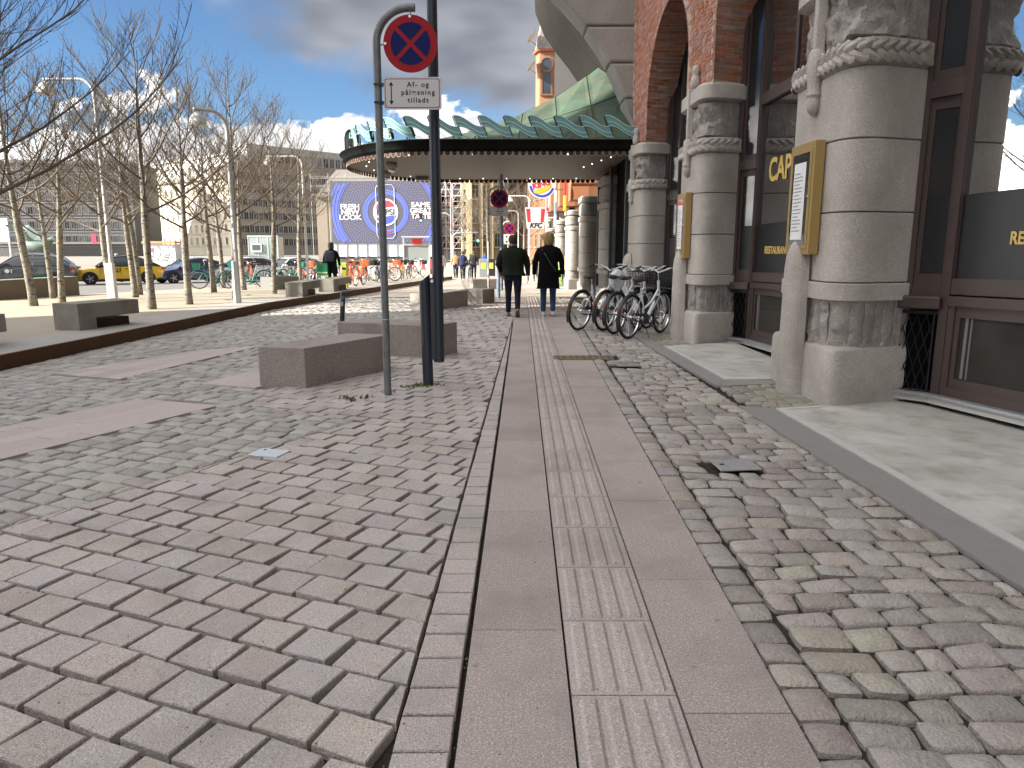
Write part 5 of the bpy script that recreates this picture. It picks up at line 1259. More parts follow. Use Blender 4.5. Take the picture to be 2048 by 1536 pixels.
# ------------------------------------------------------------------ bicycles
BZ = .355
def wheel_meshes(spokes, hi):
    a = MB(); n = 36 if hi else 20; k = 8 if hi else 5; Rw = .335
    ringp = []
    for i in range(n):
        th = 2 * math.pi * i / n; ringp.append([(Rw * math.cos(th) + .021 * math.cos(p_) * math.cos(th), .018 * math.sin(p_), Rw * math.sin(th) + .021 * math.cos(p_) * math.sin(th)) for p_ in [2 * math.pi * j / k for j in range(k)]])
    a.loft(ringp + [ringp[0]], closed=True, cap=False)
    b = MB(); b.lathe([(.315, -.011), (.302, -.012), (.300, 0), (.302, .012), (.315, .011)], n, axis='Y', cap=False); b.lathe([(.022, -.045), (.030, -.03), (.022, 0), (.030, .03), (.022, .045)], 10, axis='Y')
    c = MB()
    for i in range(spokes):
        th = 2 * math.pi * i / spokes; o = .35 * (1 if i % 2 else -1); s_ = .028 * (1 if i % 4 < 2 else -1)
        c.tube([(.026 * math.cos(th + o * 3), s_, .026 * math.sin(th + o * 3)), (.302 * math.cos(th), 0, .302 * math.sin(th))], .0016 if hi else .003, 3, cap=False)
    return a.mesh('tyre', M['tyre'], True), b.mesh('rim', M['chrome'], 40), c.mesh('spokes', M['chrome'])
WH, WL = wheel_meshes(28, True), wheel_meshes(12, False)
def arcpts(cx, cz, r_, a0, a1, n): return [(cx + r_ * math.cos(R(a0 + (a1 - a0) * i / n)), 0, cz + r_ * math.sin(R(a0 + (a1 - a0) * i / n))) for i in range(n + 1)]
def bicycle(label, loc, rz, fm, hi=True, basket=True, lean=0.0, group='bicycles parked on the square', bag=False, steer=0.0, basketmat=None, name='bicycle', sc_=1.0):
    """origin at the rear contact, forward is +x; step-through city bike"""
    t = thing(name, label, 'bicycle', loc, rz, group); t.rotation_euler = (lean, 0, rz); t.scale = (sc_,) * 3; n = 10 if hi else 6; W = WH if hi else WL
    rw, fw = (0, 0, BZ), (1.08, 0, BZ); bb = (.46, 0, .29); st = (.29, 0, .80); hd, hb = (.86, 0, .88), (.905, 0, .66)
    for c, nm in ((rw, 'rear_wheel'), (fw, 'front_wheel')):
        q = link(nm, None, t); q.location = c
        if nm == 'front_wheel': q.rotation_euler = (0, 0, steer)
        link('tyre', W[0], q); link('rim', W[1], q); link('spokes', W[2], q)
    mb = MB()
    mb.tube([hb, (.72, 0, .46), (.56, 0, .31), bb], [.034, .034, .030, .028], n); mb.tube([(hd[0], 0, hd[2] + .02), hd, hb, (hb[0] + .008, 0, hb[2] - .03)], .024, n)
    mb.tube([(.885, 0, .76), (.66, 0, .55), (.43, 0, .46)], .018, n); mb.tube([bb, (.375, 0, .55), st], [.022, .018, .017], n)
    for sy in (1, -1):
        mb.tube([(0, sy * .06, BZ), (.30, sy * .045, .31), (.46, sy * .02, .29)], .011, 6); mb.tube([(0, sy * .06, BZ), (.20, sy * .035, .58), (.345, sy * .015, .68)], .009, 6)
        mb.tube([(hb[0], sy * .03, hb[2] - .02), (.97, sy * .05, .56), (1.05, sy * .055, .40), (1.08, sy * .055, BZ)], [.016, .014, .011, .009], 6)
    mb.build('frame', fm, t, smooth=40)
    mb = MB(); mb.tube([st, (.27, 0, .90)], .013, 8); mb.tube([(hd[0], 0, hd[2]), (.835, 0, 1.03)], .012, 8); mb.build('seat_post', M['chrome'], t)
    mb = MB(); mb.loft([[(x, w_ * math.cos(a), z + h_ * math.sin(a)) for a in [2 * math.pi * j / 10 for j in range(10)]] for x, w_, z, h_ in ((.11, .03, .935, .02), (.13, .085, .94, .04), (.20, .095, .935, .035), (.27, .06, .93, .03), (.34, .028, .93, .028), (.40, .022, .925, .02), (.41, .005, .925, .005))]); mb.build('saddle', M['saddle'], t, smooth=50)
    hb_ = link('handlebar', None, t); hb_.location = (.835, 0, 1.03); hb_.rotation_euler = (0, 0, steer)
    mb = MB()
    for sy in (1, -1): mb.tube([(0, 0, 0), (.035, sy * .06, .03), (.03, sy * .17, .08), (-.06, sy * .255, .09), (-.14, sy * .275, .075)], .011, 8)
    mb.build('bar', M['chrome'] if not hi else M['bikewhite'], hb_, smooth=40)
    for sy in (1, -1):
        mb = MB(); mb.tube([(-.12, sy * .272, .08), (-.25, sy * .285, .055)], .017, 8); mb.build('grip', M['saddle'], hb_)
    if hi:
        mb = MB()
        for sy in (1, -1): mb.tube([(-.07, sy * .25, .075), (-.12, sy * .24, .035), (-.2, sy * .25, .02)], .006, 5)
        mb.tube([(.0, .05, .02), (.12, .03, -.05), (.1, .01, -.2), (.06, 0, -.3)], .004, 4, cap=False); mb.tube([(.0, -.05, .02), (.15, -.04, -.02), (.12, -.01, -.2), (.06, 0, -.34)], .004, 4, cap=False); mb.build('brake_lever', M['black'], hb_)
    for c, a0, a1, nm in ((rw, 20, 210, 'rear_mudguard'), (fw, -5, 160, 'front_mudguard')):
        mb = MB(); pts = arcpts(c[0], c[2], .372, a0, a1, 16 if hi else 9); mb.loft([[(x, y_, z - (.012 if abs(y_) > .02 else 0)) for y_ in (-.030, -.016, .016, .030)] for x, _, z in pts], closed=False, cap=False); mb.build(nm, M['saddle'] if hi else fm, t, smooth=True)
    mb = MB(); mb.lathe([(.085, -.055), (.09, -.05), (.085, -.045)], 16, bb, axis='Y'); mb.bar((bb[0], -.05, bb[2]), (bb[0] + .12, -.075, bb[2] - .11), .02, .02); mb.bar((bb[0], -.05, bb[2]), (bb[0] - .12, .075, bb[2] + .11), .02, .012); mb.build('crank_set', M['darkmetal'], t)
    for sg in (1, -1): mb = MB(); mb.box((bb[0] + .12 * sg, -.125 * sg, bb[2] - .11 * sg), (.09, .09, .02)); mb.build('pedal', M['darkmetal'], t)
    mb = MB(); mb.bar((.0, -.055, BZ + .05), (.46, -.055, .36), .012, .05); mb.bar((.0, -.055, BZ - .05), (.46, -.055, .24), .012, .02); mb.build('chain_case', M['darkmetal'] if hi else fm, t)
    mb = MB(); mb.tube([(.40, -.02, .28), (.34, -.18, .02)], .008, 5); mb.build('kickstand', M['darkmetal'], t)
    if hi:
        mb = MB(); mb.box((-.382, 0, .50), (.016, .03, .035)); mb.build('rear_reflector', M['reflector'], t)
        mb = MB()
        for i in range(9): a = i * .7; mb.tube([(.885 - .02 * i, .04 * math.cos(a), .76 - .02 * i), (.875 - .02 * i, .045 * math.cos(a + .7), .75 - .02 * i + .02 * math.sin(a))], .006, 4, cap=False)
        mb.build('coil_lock', M['black'], t)
    if basket:
        bm_ = basketmat or M['black']; mb = MB(); x0, x1, z0, z1 = 1.0, 1.30, .76, 1.0
        def rect(f, z): cx = (x0 + x1) / 2; return [(cx + (x0 - cx) * f, -.19 * f, z), (cx + (x1 - cx) * f, -.19 * f, z), (cx + (x1 - cx) * f, .19 * f, z), (cx + (x0 - cx) * f, .19 * f, z)]
        if hi:
            for i in range(6):
                f = .78 + .22 * i / 5; q = rect(f, z0 + (z1 - z0) * i / 5); mb.tube(q + [q[0]], .004 if i < 5 else .007, 5, cap=False)
            a, b = rect(.78, z0), rect(1, z1)
            for e in range(4):
                for i in range(7): s_ = i / 7; mb.tube([Vector(a[e]).lerp(Vector(a[(e + 1) % 4]), s_), Vector(b[e]).lerp(Vector(b[(e + 1) % 4]), s_)], .0035, 4, cap=False)
            for i in range(5): s_ = (i + .5) / 5; mb.tube([Vector(a[0]).lerp(Vector(a[1]), s_), Vector(a[3]).lerp(Vector(a[2]), s_)], .0035, 4, cap=False)
        else: mb.loft([rect(.78, z0), rect(1, z1)], cap=False); mb.add(rect(.78, z0), [(0, 1, 2, 3)])
        mb.tube([(hd[0], 0, .86), (1.02, 0, .80)], .009, 5); mb.build('basket', bm_, t)
    return t
PB = 'white bicycles parked against the stone piers'
bk = [((1.24, 13.48), 50, False, 'leftmost white bicycle with saddle and long handlebar clear of the others', .09, .25), ((1.70, 13.42), 51, True, 'white bicycle second from the left in the parked row', .06, -.15),
      ((1.83, 12.90), 50, True, 'white bicycle third from the left with a red reflector in its rear wheel', .05, .1), ((1.97, 12.20), 51, True, 'nearest white bicycle at the right end of the row', .05, .05)]
for (x, y), a, bsk, lab, ln, stv in bk: bicycle(lab, (x, y, .0), R(a), M['bikewhite'], True, bsk, ln, PB, steer=stv, sc_=1.06)
bicycle('dark bicycle tucked behind the white ones beside the pier', (2.35, 13.45, 0), R(58), M['darkmetal'], True, True, -.06, PB, sc_=1.04)
t = thing('plastic_bag', 'crumpled clear plastic bag pulled over a bicycle saddle', 'plastic bag', (1.97, 13.72, .80))
mb = MB(); rr = random.Random(2); rings = []
for i, (z, r_) in enumerate(((-.10, .03), (-.02, .10), (.08, .145), (.18, .15), (.26, .12), (.31, .06), (.325, .01))): rings.append([(r_ * math.cos(a) * rr.uniform(.82, 1.12), r_ * math.sin(a) * rr.uniform(.82, 1.12), z + rr.uniform(-.012, .012)) for a in [2 * math.pi * j / 16 for j in range(16)]])
mb.loft(rings); mb.build('bag_film', M['bag'], t, smooth=True)
mb = MB(); mb.tube([(.0, -.1, -.02), (.05, -.14, -.10), (.02, -.12, -.18)], [.02, .012, .004], 6); mb.build('knotted_corner', M['bag'], t)
# bicycles on the square
bm_teal = mat('teal_bicycle', (.02, .22, .17), .4); bm_or = mat('orange_bicycle', (.62, .13, .035), .4); bm_gr = mat('lime_basket', (.16, .55, .06), .5); bm_dk = mat('dark_bicycle', (.025, .028, .03), .45); bm_wh = mat('pale_bicycle', (.50, .52, .52), .45); bm_ye = mat('mustard_bicycle', (.40, .27, .05), .45)
far_b = [(458, 577, 'teal', 200, 'teal hire bicycle facing left between two trees'), (530, 577, 'teal', 190, 'teal hire bicycle right of the middle lamp post'), (566, 570, 'teal', 60, 'teal hire bicycle before the planter'),
         (600, 566, 'or', 75, 'orange hire bicycle behind the planter'), (634, 563, 'dk', 80, 'dark bicycle left of the person with the green bag'), (648, 565, 'wh', 100, 'pale bicycle just left of the person in the black coat'),
         (700, 571, 'or', 110, 'orange bicycle right of the yellow bin'), (712, 573, 'or', 80, 'orange bicycle nearest the steel edging'), (724, 566, 'dk', 95, 'dark bicycle in the dense row left of the lime basket'),
         (738, 563, 'wh', 100, 'pale bicycle under the billboard, left of the lime basket'), (750, 563, 'gr', 90, 'bicycle with a lime green front basket'), (762, 566, 'dk', 100, 'dark bicycle hidden behind the sign post'),
         (790, 562, 'wh', 170, 'pale bicycle lying low right of the sign post'), (803, 560, 'ye', 95, 'mustard coloured bicycle right of the sign post'), (815, 558, 'dk', 100, 'dark bicycle near the end of the row'), (828, 556, 'wh', 80, 'last pale bicycle before the dark mast'),
         (486, 560, 'dk', 70, 'dark bicycle before the left white car'), (508, 560, 'or', 110, 'orange bicycle before the left white car'), (540, 560, 'dk', 95, 'dark bicycle between the white cars'), (580, 560, 'dk', 85, 'dark bicycle before the right white car'),
         (615, 560, 'wh', 100, 'pale bicycle left of the dark one near the benches'), (668, 560, 'gr', 95, 'bicycle with lime basket behind the person with the green bag'), (690, 560, 'dk', 80, 'dark bicycle behind the yellow bin'), (776, 558, 'or', 85, 'orange bicycle seen just right of the sign post'),
         (20, 560, 'or', 60, 'orange bicycle at the far left edge behind the taxi'), (8, 545, 'wh', 60, 'pale bicycle at the left edge behind the grey taxi')]
cm_ = dict(teal=(bm_teal, bm_teal), gr=(bm_wh, bm_gr), dk=(bm_dk, M['black']), wh=(bm_wh, M['black']), ye=(bm_ye, M['black'])); cm_['or'] = (bm_or, bm_or)
protos = {}
def uncopied(c, x, y, z, rz, lab):
    if c not in protos:
        protos[c] = bicycle(lab, (x, y, z), rz, cm_[c][0], False, True, .05, 'bicycles parked on the square', basketmat=cm_[c][1]); return protos[c]
    o = copy_tree(protos[c]); o.location = (x, y, z); o.rotation_euler = (.05, 0, rz); o['label'] = lab; return o
for u, v, c, a, lab in far_b:
    p = GT(u, v)
    if v < 565 and p.y > 44: p = Vector(((u - 1024) / FPX * 40, 40, 0))
    uncopied(c, p.x, p.y, zt(p.x, p.y), R(a + (u * 7 % 23) - 11), lab)

# ------------------------------------------------------------------ people
SKIN = mat('skin_tone', (.48, .30, .22), .6)
def limb_loft(mb, pts, rad, n=12, flat=1.0): mb.tube(pts, rad, n, True, flat)
def hand(mb, w_, d, side):
    """palm with four unequal bent fingers and a thumb; w_ wrist, d pointing direction"""
    w_, d = Vector(w_), Vector(d).normalized(); s_ = d.cross(Vector((0, 0, 1))) if abs(d.z) < .9 else Vector((0, 1, 0)); s_.normalize(); nrm = d.cross(s_)
    mb.tube([w_, w_ + d * .03, w_ + d * .085], [.024, .036, .034], 8, True, .5)
    for i, l in enumerate((.062, .075, .078, .068)):
        b = w_ + d * .082 + s_ * (-.027 + .018 * i); m = b + d * l * .5 + nrm * .006 * side; mb.tube([b, m, m + d * l * .4 + nrm * .022 * side], [.0090, .0085, .0065], 6)
    b = w_ + d * .03 - s_ * .030; mb.tube([b, b + d * .035 - s_ * .018, b + d * .07 - s_ * .012 + nrm * .01 * side], [.011, .010, .007], 6)
def person(label, loc, rz, H_=1.76, jacket=(.02, .02, .02), legs=(.03, .035, .06), shoe=(.2, .12, .06), hair=(.08, .05, .03), coat=False, stride=.30, lift=.0, arms=((-.05, .08), (.06, .05)), hairlong=False, bald=False, skin=None, bulk=1.0, tagname=None, hood=False, sit=False, pocket=False):
    """built facing +y; s scales a 1.76 m figure"""
    t = thing('person', label, 'person', loc, rz, 'people on the pavement'); s = H_ / 1.76; t.scale = (s, s, s); k = tagname or label
    jm = mat('cloth_' + '_'.join('%03d' % int(c * 999) for c in jacket), jacket, .9, namt=.3, nscale=9, bump=.5, bscale=18, spec=.12); lm = mat('denim_' + '_'.join('%03d' % int(c * 999) for c in legs), legs, .9, namt=.3, nscale=12, bump=.5, bscale=22, spec=.12); sm_ = mat('shoe_' + '_'.join('%03d' % int(c * 999) for c in shoe), shoe, .7); hm = mat('hair_' + '_'.join('%03d' % int(c * 999) for c in hair), hair, .75, namt=.6, nscale=30, bump=.8, bscale=60)
    fwd, back = stride / 2, -stride / 2
    # joints: standing leg (left) forward, trailing leg (right) back with raised heel
    hipL, hipR = Vector((-.095, 0, .90)), Vector((.095, 0, .90)); kneeL = Vector((-.10, fwd * .55 + .03, .49)); ankL = Vector((-.10, fwd, .085)); kneeR = Vector((.10, back * .30 + .05, .48)); ankR = Vector((.10, back, .10 + lift))
    sh = [Vector((-.19 * bulk, 0, 1.42)), Vector((.19 * bulk, 0, 1.42))]; el, wr = [], []
    for i, sx in enumerate((-1, 1)):
        sw, ben = arms[i]; e = sh[i] + Vector((sx * .085, -sw * .6, -.29)); w2 = e + (Vector((sx * .015, sw + ben, -.25)) if not (pocket and i == 0) else Vector((.07, .12, -.20))); el.append(e); wr.append(w2)
    # one continuous body under the clothes (skin modifier)
    vs = [(0, 0, .95), (0, 0, 1.18), (0, 0, 1.38), (0, .005, 1.49), (0, .01, 1.56), (0, .02, 1.64), (0, .015, 1.71)]; ed = [(i, i + 1) for i in range(6)]; ra = [.13, .12, .13, .055, .058, .088, .07]
    def chain(root, pts, rr):
        prev = root
        for p_, r_ in zip(pts, rr): vs.append(tuple(p_)); ra.append(r_); ed.append((prev, len(vs) - 1)); prev = len(vs) - 1
    chain(0, [hipL, kneeL, ankL], [.085, .055, .038]); chain(0, [hipR, kneeR, ankR], [.085, .055, .038])
    for i in (0, 1): chain(2, [sh[i], el[i], wr[i]], [.055, .038, .026])
    me = bpy.data.meshes.new('body'); me.from_pydata(vs, ed, []); me.materials.append(skin or SKIN); bo = link('body', me, t); md = bo.modifiers.new('skin', 'SKIN')
    for i, r_ in enumerate(ra): me.skin_vertices[0].data[i].radius = (r_, r_ * .92)
    me.skin_vertices[0].data[0].use_root = True; md.use_smooth_shade = True; bo.modifiers.new('sub', 'SUBSURF').levels = 1
    mb = MB()
    for i, sg in ((0, 1), (1, -1)): hand(mb, wr[i] + (wr[i] - el[i]).normalized() * .0, (wr[i] - el[i]).normalized() + Vector((0, .15, -.3)), sg)
    mb.build('hand', skin or SKIN, t, smooth=60)
    mb = MB()      # face details: nose, ears
    mb.tube([(0, .09, 1.66), (0, .115, 1.635), (0, .095, 1.622)], [.008, .014, .010], 6)
    for sx in (-1, 1): mb.tube([(sx * .083, .015, 1.67), (sx * .092, .005, 1.65), (sx * .085, .015, 1.62)], [.008, .014, .008], 6)
    for sx in (-1, 1): mb.tube([(sx * .032, .088, 1.665), (sx * .032, .094, 1.665)], [.012, .004], 6)
    mb.build('face', skin or SKIN, t, smooth=60)
    if not bald:
        mb = MB(); rings = []; rr = random.Random(3)
        prof = [(1.755, .02), (1.748, .062), (1.725, .088), (1.69, .102), (1.65, .104), (1.61, .097), (1.57, .078)] if not hairlong else [(1.768, .02), (1.76, .07), (1.735, .10), (1.69, .118), (1.63, .122), (1.57, .118), (1.52, .108), (1.49, .085)]
        for z, r_ in prof: rings.append([((r_ * .92) * math.cos(a) * (1 + .05 * math.sin(a * 7 + z * 40)), .005 + r_ * math.sin(a) * (1.05 if math.sin(a) < 0 else (.95 if z > 1.70 else .35 if not hairlong else .55)), z + .006 * math.sin(a * 5)) for a in [2 * math.pi * j / 24 for j in range(24)]])
        mb.loft(rings); mb.build('hair', hm, t, smooth=60)
    # jacket or coat: lofted torso with sleeves
    mb = MB(); hem = .60 if coat else .90
    prof = [(hem, .235, .165), (hem + .03, .228, .16), (.80 if coat else .95, .215, .155), (.98, .200, .148), (1.12, .192, .142), (1.26, .208, .148), (1.36, .222, .142), (1.415, .212, .125), (1.455, .165, .105), (1.485, .105, .086), (1.50, .075, .075), (1.53, .068, .070)]
    rr = random.Random(7)
    mb.loft([[(w_ * bulk * math.copysign(abs(math.cos(a)) ** .8, math.cos(a)) * (1 + .012 * math.sin(a * 6 + z * 19)), -.005 + d_ * bulk * math.copysign(abs(math.sin(a)) ** .85, math.sin(a)) * (1 + .02 * math.sin(a * 4 + z * 23)), z + (.012 * math.sin(a * 3) if z < hem + .02 else 0)) for a in [2 * math.pi * j / 24 for j in range(24)]] for z, w_, d_ in prof])
    for i in (0, 1):
        e, w2 = el[i], wr[i]; mb.tube([sh[i] + Vector((.07 if i == 0 else -.07, 0, .02)), sh[i] + Vector((.012 if i == 0 else -.012, 0, -.03)), sh[i].lerp(e, .5), e, e.lerp(w2, .5), w2.lerp(e, .04)], [.05, .066 * bulk, .064 * bulk, .058 * bulk, .052, .045], 12)
    mb.build('coat' if coat else 'jacket', jm, t, smooth=60)
    mb = MB()
    for h_, kn, an in ((hipL, kneeL, ankL), (hipR, kneeR, ankR)): mb.tube([h_ + Vector((0, 0, .06)), h_.lerp(kn, .3) - Vector((0, .01, 0)), kn + Vector((0, .0, .03)), kn, kn.lerp(an, .5) - Vector((0, .012, 0)), an + Vector((0, 0, .02))], [.105, .098, .07, .068, .062, .056 if not coat else .05], 14)
    mb.loft([[(w_ * math.cos(a), d_ * math.sin(a), z) for a in [2 * math.pi * j / 18 for j in range(18)]] for z, w_, d_ in ((.80, .14, .10), (.87, .185, .135), (.96, .18, .135), (1.0, .165, .125))])
    mb.build('trousers', lm, t, smooth=60)
    for an, heel, nm in ((ankL, 0, 'shoe'), (ankR, lift, 'shoe')):
        mb = MB(); p_ = R(-38) if heel else 0.0; rot = Matrix.Rotation(p_, 3, 'X')
        rings = []
        for y_, w_, h_ in ((-.085, .012, .05), (-.07, .036, .085), (-.01, .040, .10), (.06, .042, .075), (.13, .046, .055), (.18, .036, .040), (.20, .012, .02)): rings.append([rot @ Vector((w_ * math.cos(a), y_, -.085 + h_ * .5 + h_ * .5 * math.sin(a))) + an for a in [2 * math.pi * j / 12 for j in range(12)]])
        mb.loft(rings); sh_ = mb.build(nm, sm_, t, smooth=50)
        mb = MB(); rings = []
        for y_, w_ in ((-.086, .02), (-.07, .040), (.0, .043), (.12, .050), (.185, .038), (.206, .012)): rings.append([rot @ Vector((sx * w_, y_, zz)) + an for sx, zz in ((-1, -.092), (1, -.092), (1, -.074), (-1, -.074))])
        mb.loft(rings); mb.build('sole', mat('sole', (.26, .15, .06) if heel else (.12, .10, .09), .8), sh_)
    return t
p = GT(1026, 634)
man = person('man walking away in dark jacket and navy jeans', (p.x, p.y, 0), 0, 1.79, (.012, .016, .011), (.014, .016, .032), (.16, .09, .04), (.035, .022, .014), stride=.36, lift=.075, arms=((.02, .04), (-.10, .10)), bulk=1.2, pocket=True)
p = GT(1096, 632)
wom = person('blonde woman walking away in black knee-length coat and jeans', (p.x, p.y, 0), 0, 1.84, (.004, .004, .005), (.03, .065, .13), (.55, .50, .45), (.30, .20, .09), coat=True, stride=.10, arms=((.03, .03), (-.03, .05)), hairlong=True, bulk=1.06)
mb = MB(); st_ = [(-.155, -.11, 1.42), (-.06, -.165, 1.28), (.05, -.172, 1.10), (.16, -.15, .96)]
for a, b in zip(st_, st_[1:]): mb.bar(a, b, .022, .008, (0, 1, 0))
mb.build('bag_strap', mat('grey_strap', (.035, .035, .036), .6), wom)
mb = MB(); mb.box((.20, .10, .90), (.16, .07, .16), .3); bevel(mb.build('shoulder_bag', mat('black_leather', (.008, .008, .009), .5), wom), .02)
p = Vector(((668 - 1024) / FPX * 26.5, 26.5, 0)); pz = zt(p.x, p.y)
w3 = person('person in long black coat carrying a green cool bag', (p.x, p.y, pz), R(8), 1.66, (.010, .011, .010), (.05, .02, .02), (.03, .03, .03), (.05, .05, .045), coat=True, stride=.12, hairlong=True)
mb = MB(); mb.box((-.05, -.22, 1.24), (.34, .16, .40)); bevel(mb.build('backpack', mat('navy_backpack', (.02, .03, .045), .6), w3), .05)
t = thing('cool_bag', 'green insulated delivery bag held by the person in black', 'bag', (p.x - .26, p.y - .30, pz + .50), R(8))
mb = MB(); mb.box((0, 0, .20), (.38, .26, .44)); bevel(mb.build('bag_body', mat('bag_green', (.02, .22, .09), .6), t), .03)
mb = MB(); mb.box((0, -.132, .10), (.36, .006, .05)); mb.box((0, -.132, .0), (.36, .006, .03)); mb.build('pale_trim', mat('bag_pale', (.45, .62, .30), .6), t)
mb = MB(); mb.tube([(-.1, 0, .41), (-.06, 0, .52), (.06, 0, .52), (.1, 0, .41)], .012, 6); mb.build('carry_handle', M['black'], t)
person('elderly man in bright yellow jacket standing by the sunlit pillars', (2.55, 33.5, g(33.5)), R(75), 1.78, (.70, .50, .005), (.16, .16, .17), (.05, .05, .05), (.45, .43, .40), stride=.06)
q = [('cyclist in dark blue jacket riding away down the street', -3.05, 45.5, (.03, .04, .09), 0), ('pedestrian in dark grey top walking down the street', -2.45, 47.0, (.03, .03, .035), 0), ('person in bright blue jacket near the litter bins', -2.15, 58, (.02, .08, .42), 0), ('rider in orange top left of the dark blue cyclist', -3.75, 49, (.55, .22, .10), 0), ('far shopper in brown coat beside the woman', 1.6, 50, (.22, .15, .08), 180), ('person in white top behind the dark mast', -3.9, 40, (.55, .55, .52), 20), ('person in dark coat waiting by the yellow taxi', -24.6, 46, (.02, .02, .025), 0)]
for lab, x, y, jc, a in q: person(lab, (x, y, zt(x, y) if x > -8 else rdz(y)), R(a), 1.74, jc, (.03, .035, .06), (.05, .05, .05), (.10, .06, .03), stride=.3)
for u, x, y, lab in ((0, -3.1, 45.2, 'bicycle under the dark blue cyclist'), (1, -3.8, 48.7, 'bicycle under the rider in orange'), (2, -2.75, 46.6, 'bicycle wheeled beside the pedestrian in grey')): uncopied('dk', x, y, g(y), R(88), lab)

# ------------------------------------------------------------------ far buildings
def window_mesh(w_, h_, fm, gm, depth=.22, sill=True, bars=1):
    mb = MB(); mb.cm = 0; f = .08 * max(w_, .8)
    for x in (-w_ / 2, w_ / 2): mb.box((x, -.03, h_ / 2), (f, .10, h_))
    for z in (0, h_): mb.box((0, -.03, z), (w_ + f, .10, f))
    if bars: mb.box((0, -.02, h_ / 2), (f * .7, .07, h_))
    if bars > 1: mb.box((0, -.02, h_ * .66), (w_, .07, f * .7))
    if sill: mb.box((0, -.12, -f), (w_ + f * 3, .26, f))
    mb.cm = 1; mb.box((0, .02, h_ / 2), (w_, .04, h_)); return mb.mesh('window', [fm, gm])
def facade(parent, p0, p1, z0, rows, cols, fh, wm, base, margin=.6, skip=None, name='window'):
    """windows as single objects along the wall p0->p1"""
    p0, p1 = Vector(p0), Vector(p1); d = (p1 - p0); L_ = d.length; a = math.atan2(d.y, d.x)
    for r_ in range(rows):
        for c in range(cols):
            if skip and skip(r_, c): continue
            s = margin + (L_ - 2 * margin) * (c + .5) / cols; q = p0 + d.normalized() * s; o = link(name, wm, parent); o.location = (q.x, q.y, z0 + base + r_ * fh); o.rotation_euler = (0, 0, a)
def mass(parent, name, p0, p1, depth, z0, z1, mt, over=0.0):
    p0, p1 = Vector(p0), Vector(p1); d = (p1 - p0).normalized(); n = Vector((-d.y, d.x)); q = [p0 - d * over - n * over, p1 + d * over - n * over, p1 + d * over + n * depth, p0 - d * over + n * depth]
    mb = MB(); mb.prism([tuple(p) for p in q], z0, z1); return mb.build(name, mt, parent)
X = lambda u, Y: (u - 1024) / FPX * Y
GLZ = mat('office_glass', (.035, .045, .055), .12, spec=.6); ALU = mat('office_frame', (.30, .30, .29), .6); DRK = mat('dark_office_glass', (.018, .024, .038), .1, spec=.7)
def tri_band(parent, p0, p1, z0, n, fh, th, mt, name):
    for i in range(n): mass(parent, name, p0, p1, -.16, z0 + i * fh, z0 + i * fh + th, mt)
# office slab at far left, its shade put into a dark wall colour
b = thing('grey_office_block', 'dark grey office block behind the leftmost trees', 'building'); Y = 176.0; p0, p1 = (X(-60, Y), Y - 3), (X(279, Y), Y + 2)
mass(b, 'wall', p0, p1, 18, -1, 20.5, mat('shade_grey_office_wall', (.135, .132, .128), .8, namt=.3, nscale=.2, col2=(.11, .108, .105)))
facade(b, p0, p1, -1, 6, 26, 3.35, window_mesh(1.15, 1.75, mat('grey_frame', (.19, .185, .175), .7), DRK), 3.2)
tri_band(b, p0, p1, 1.4, 6, 3.35, .22, mat('pale_band', (.22, .21, .20), .8), 'string_course'); mass(b, 'roof', p0, p1, 18, 20.5, 21.2, mat('grey_roof', (.20, .20, .20), .8), .5)
mass(b, 'canopy_slab', (p0[0] + 12, p0[1] - 2), (p1[0] - 1, p1[1] - 2), 2.4, 2.0, 2.5, mat('grey_canopy', (.24, .235, .23), .8))
for u, v0, v1, lab in ((232, 458, 492, 'small pink-red banner hanging on the grey office block'),):
    q = P(u - 35, 475, 174); t = thing('banner', lab, 'banner', (q.x, 172.0, 1.8)); mb = MB(); mb.box((0, 0, 1.4), (1.1, .1, 2.3)); mb.build('cloth', mat('pink_banner', (.62, .05, .10), .8), t); mb = MB(); mb.tube([(-.6, 0, 2.6), (.6, 0, 2.6)], .05, 6); mb.build('rod', M['darkmetal'], t)
# cream office block, sunlit
b = thing('cream_office_block', 'sunlit cream office block with rows of small windows behind the trees', 'building'); p0, p1 = (X(270, 226), 226.0), (X(474, 192), 192.0)
cm = mat('cream_render', (.74, .67, .52), .8, namt=.25, nscale=.15, col2=(.66, .60, .47)); mass(b, 'wall', p0, p1, 20, -1, 18.6, cm)
facade(b, p0, p1, -1, 5, 19, 3.3, window_mesh(.95, 1.75, mat('cream_frame', (.50, .47, .39), .7), GLZ), 3.0); tri_band(b, p0, p1, 1.35, 5, 3.3, .16, mat('cream_string', (.60, .54, .42), .8), 'string_course')
mass(b, 'cornice', p0, p1, 1.0, 18.6, 19.3, mat('cream_cornice', (.40, .37, .31), .8), .7)
q0, q1 = (p0[0] + 1.0, p0[1] + 3), (p1[0] - 1.0, p1[1] + 3); mass(b, 'penthouse', q0, q1, 14, 19.3, 24.6, mat('white_render', (.78, .76, .71), .8)); facade(b, (q0[0] + 8, q0[1]), (q1[0] - 6, q1[1]), 19.3, 1, 6, 3.2, window_mesh(1.2, 2.2, mat('cream_frame', (.5, .47, .39)), GLZ), 1.2, name='penthouse_window')
mass(b, 'roof', q0, q1, 14, 24.6, 25.1, mat('white_cap', (.6, .59, .56), .8), .4)
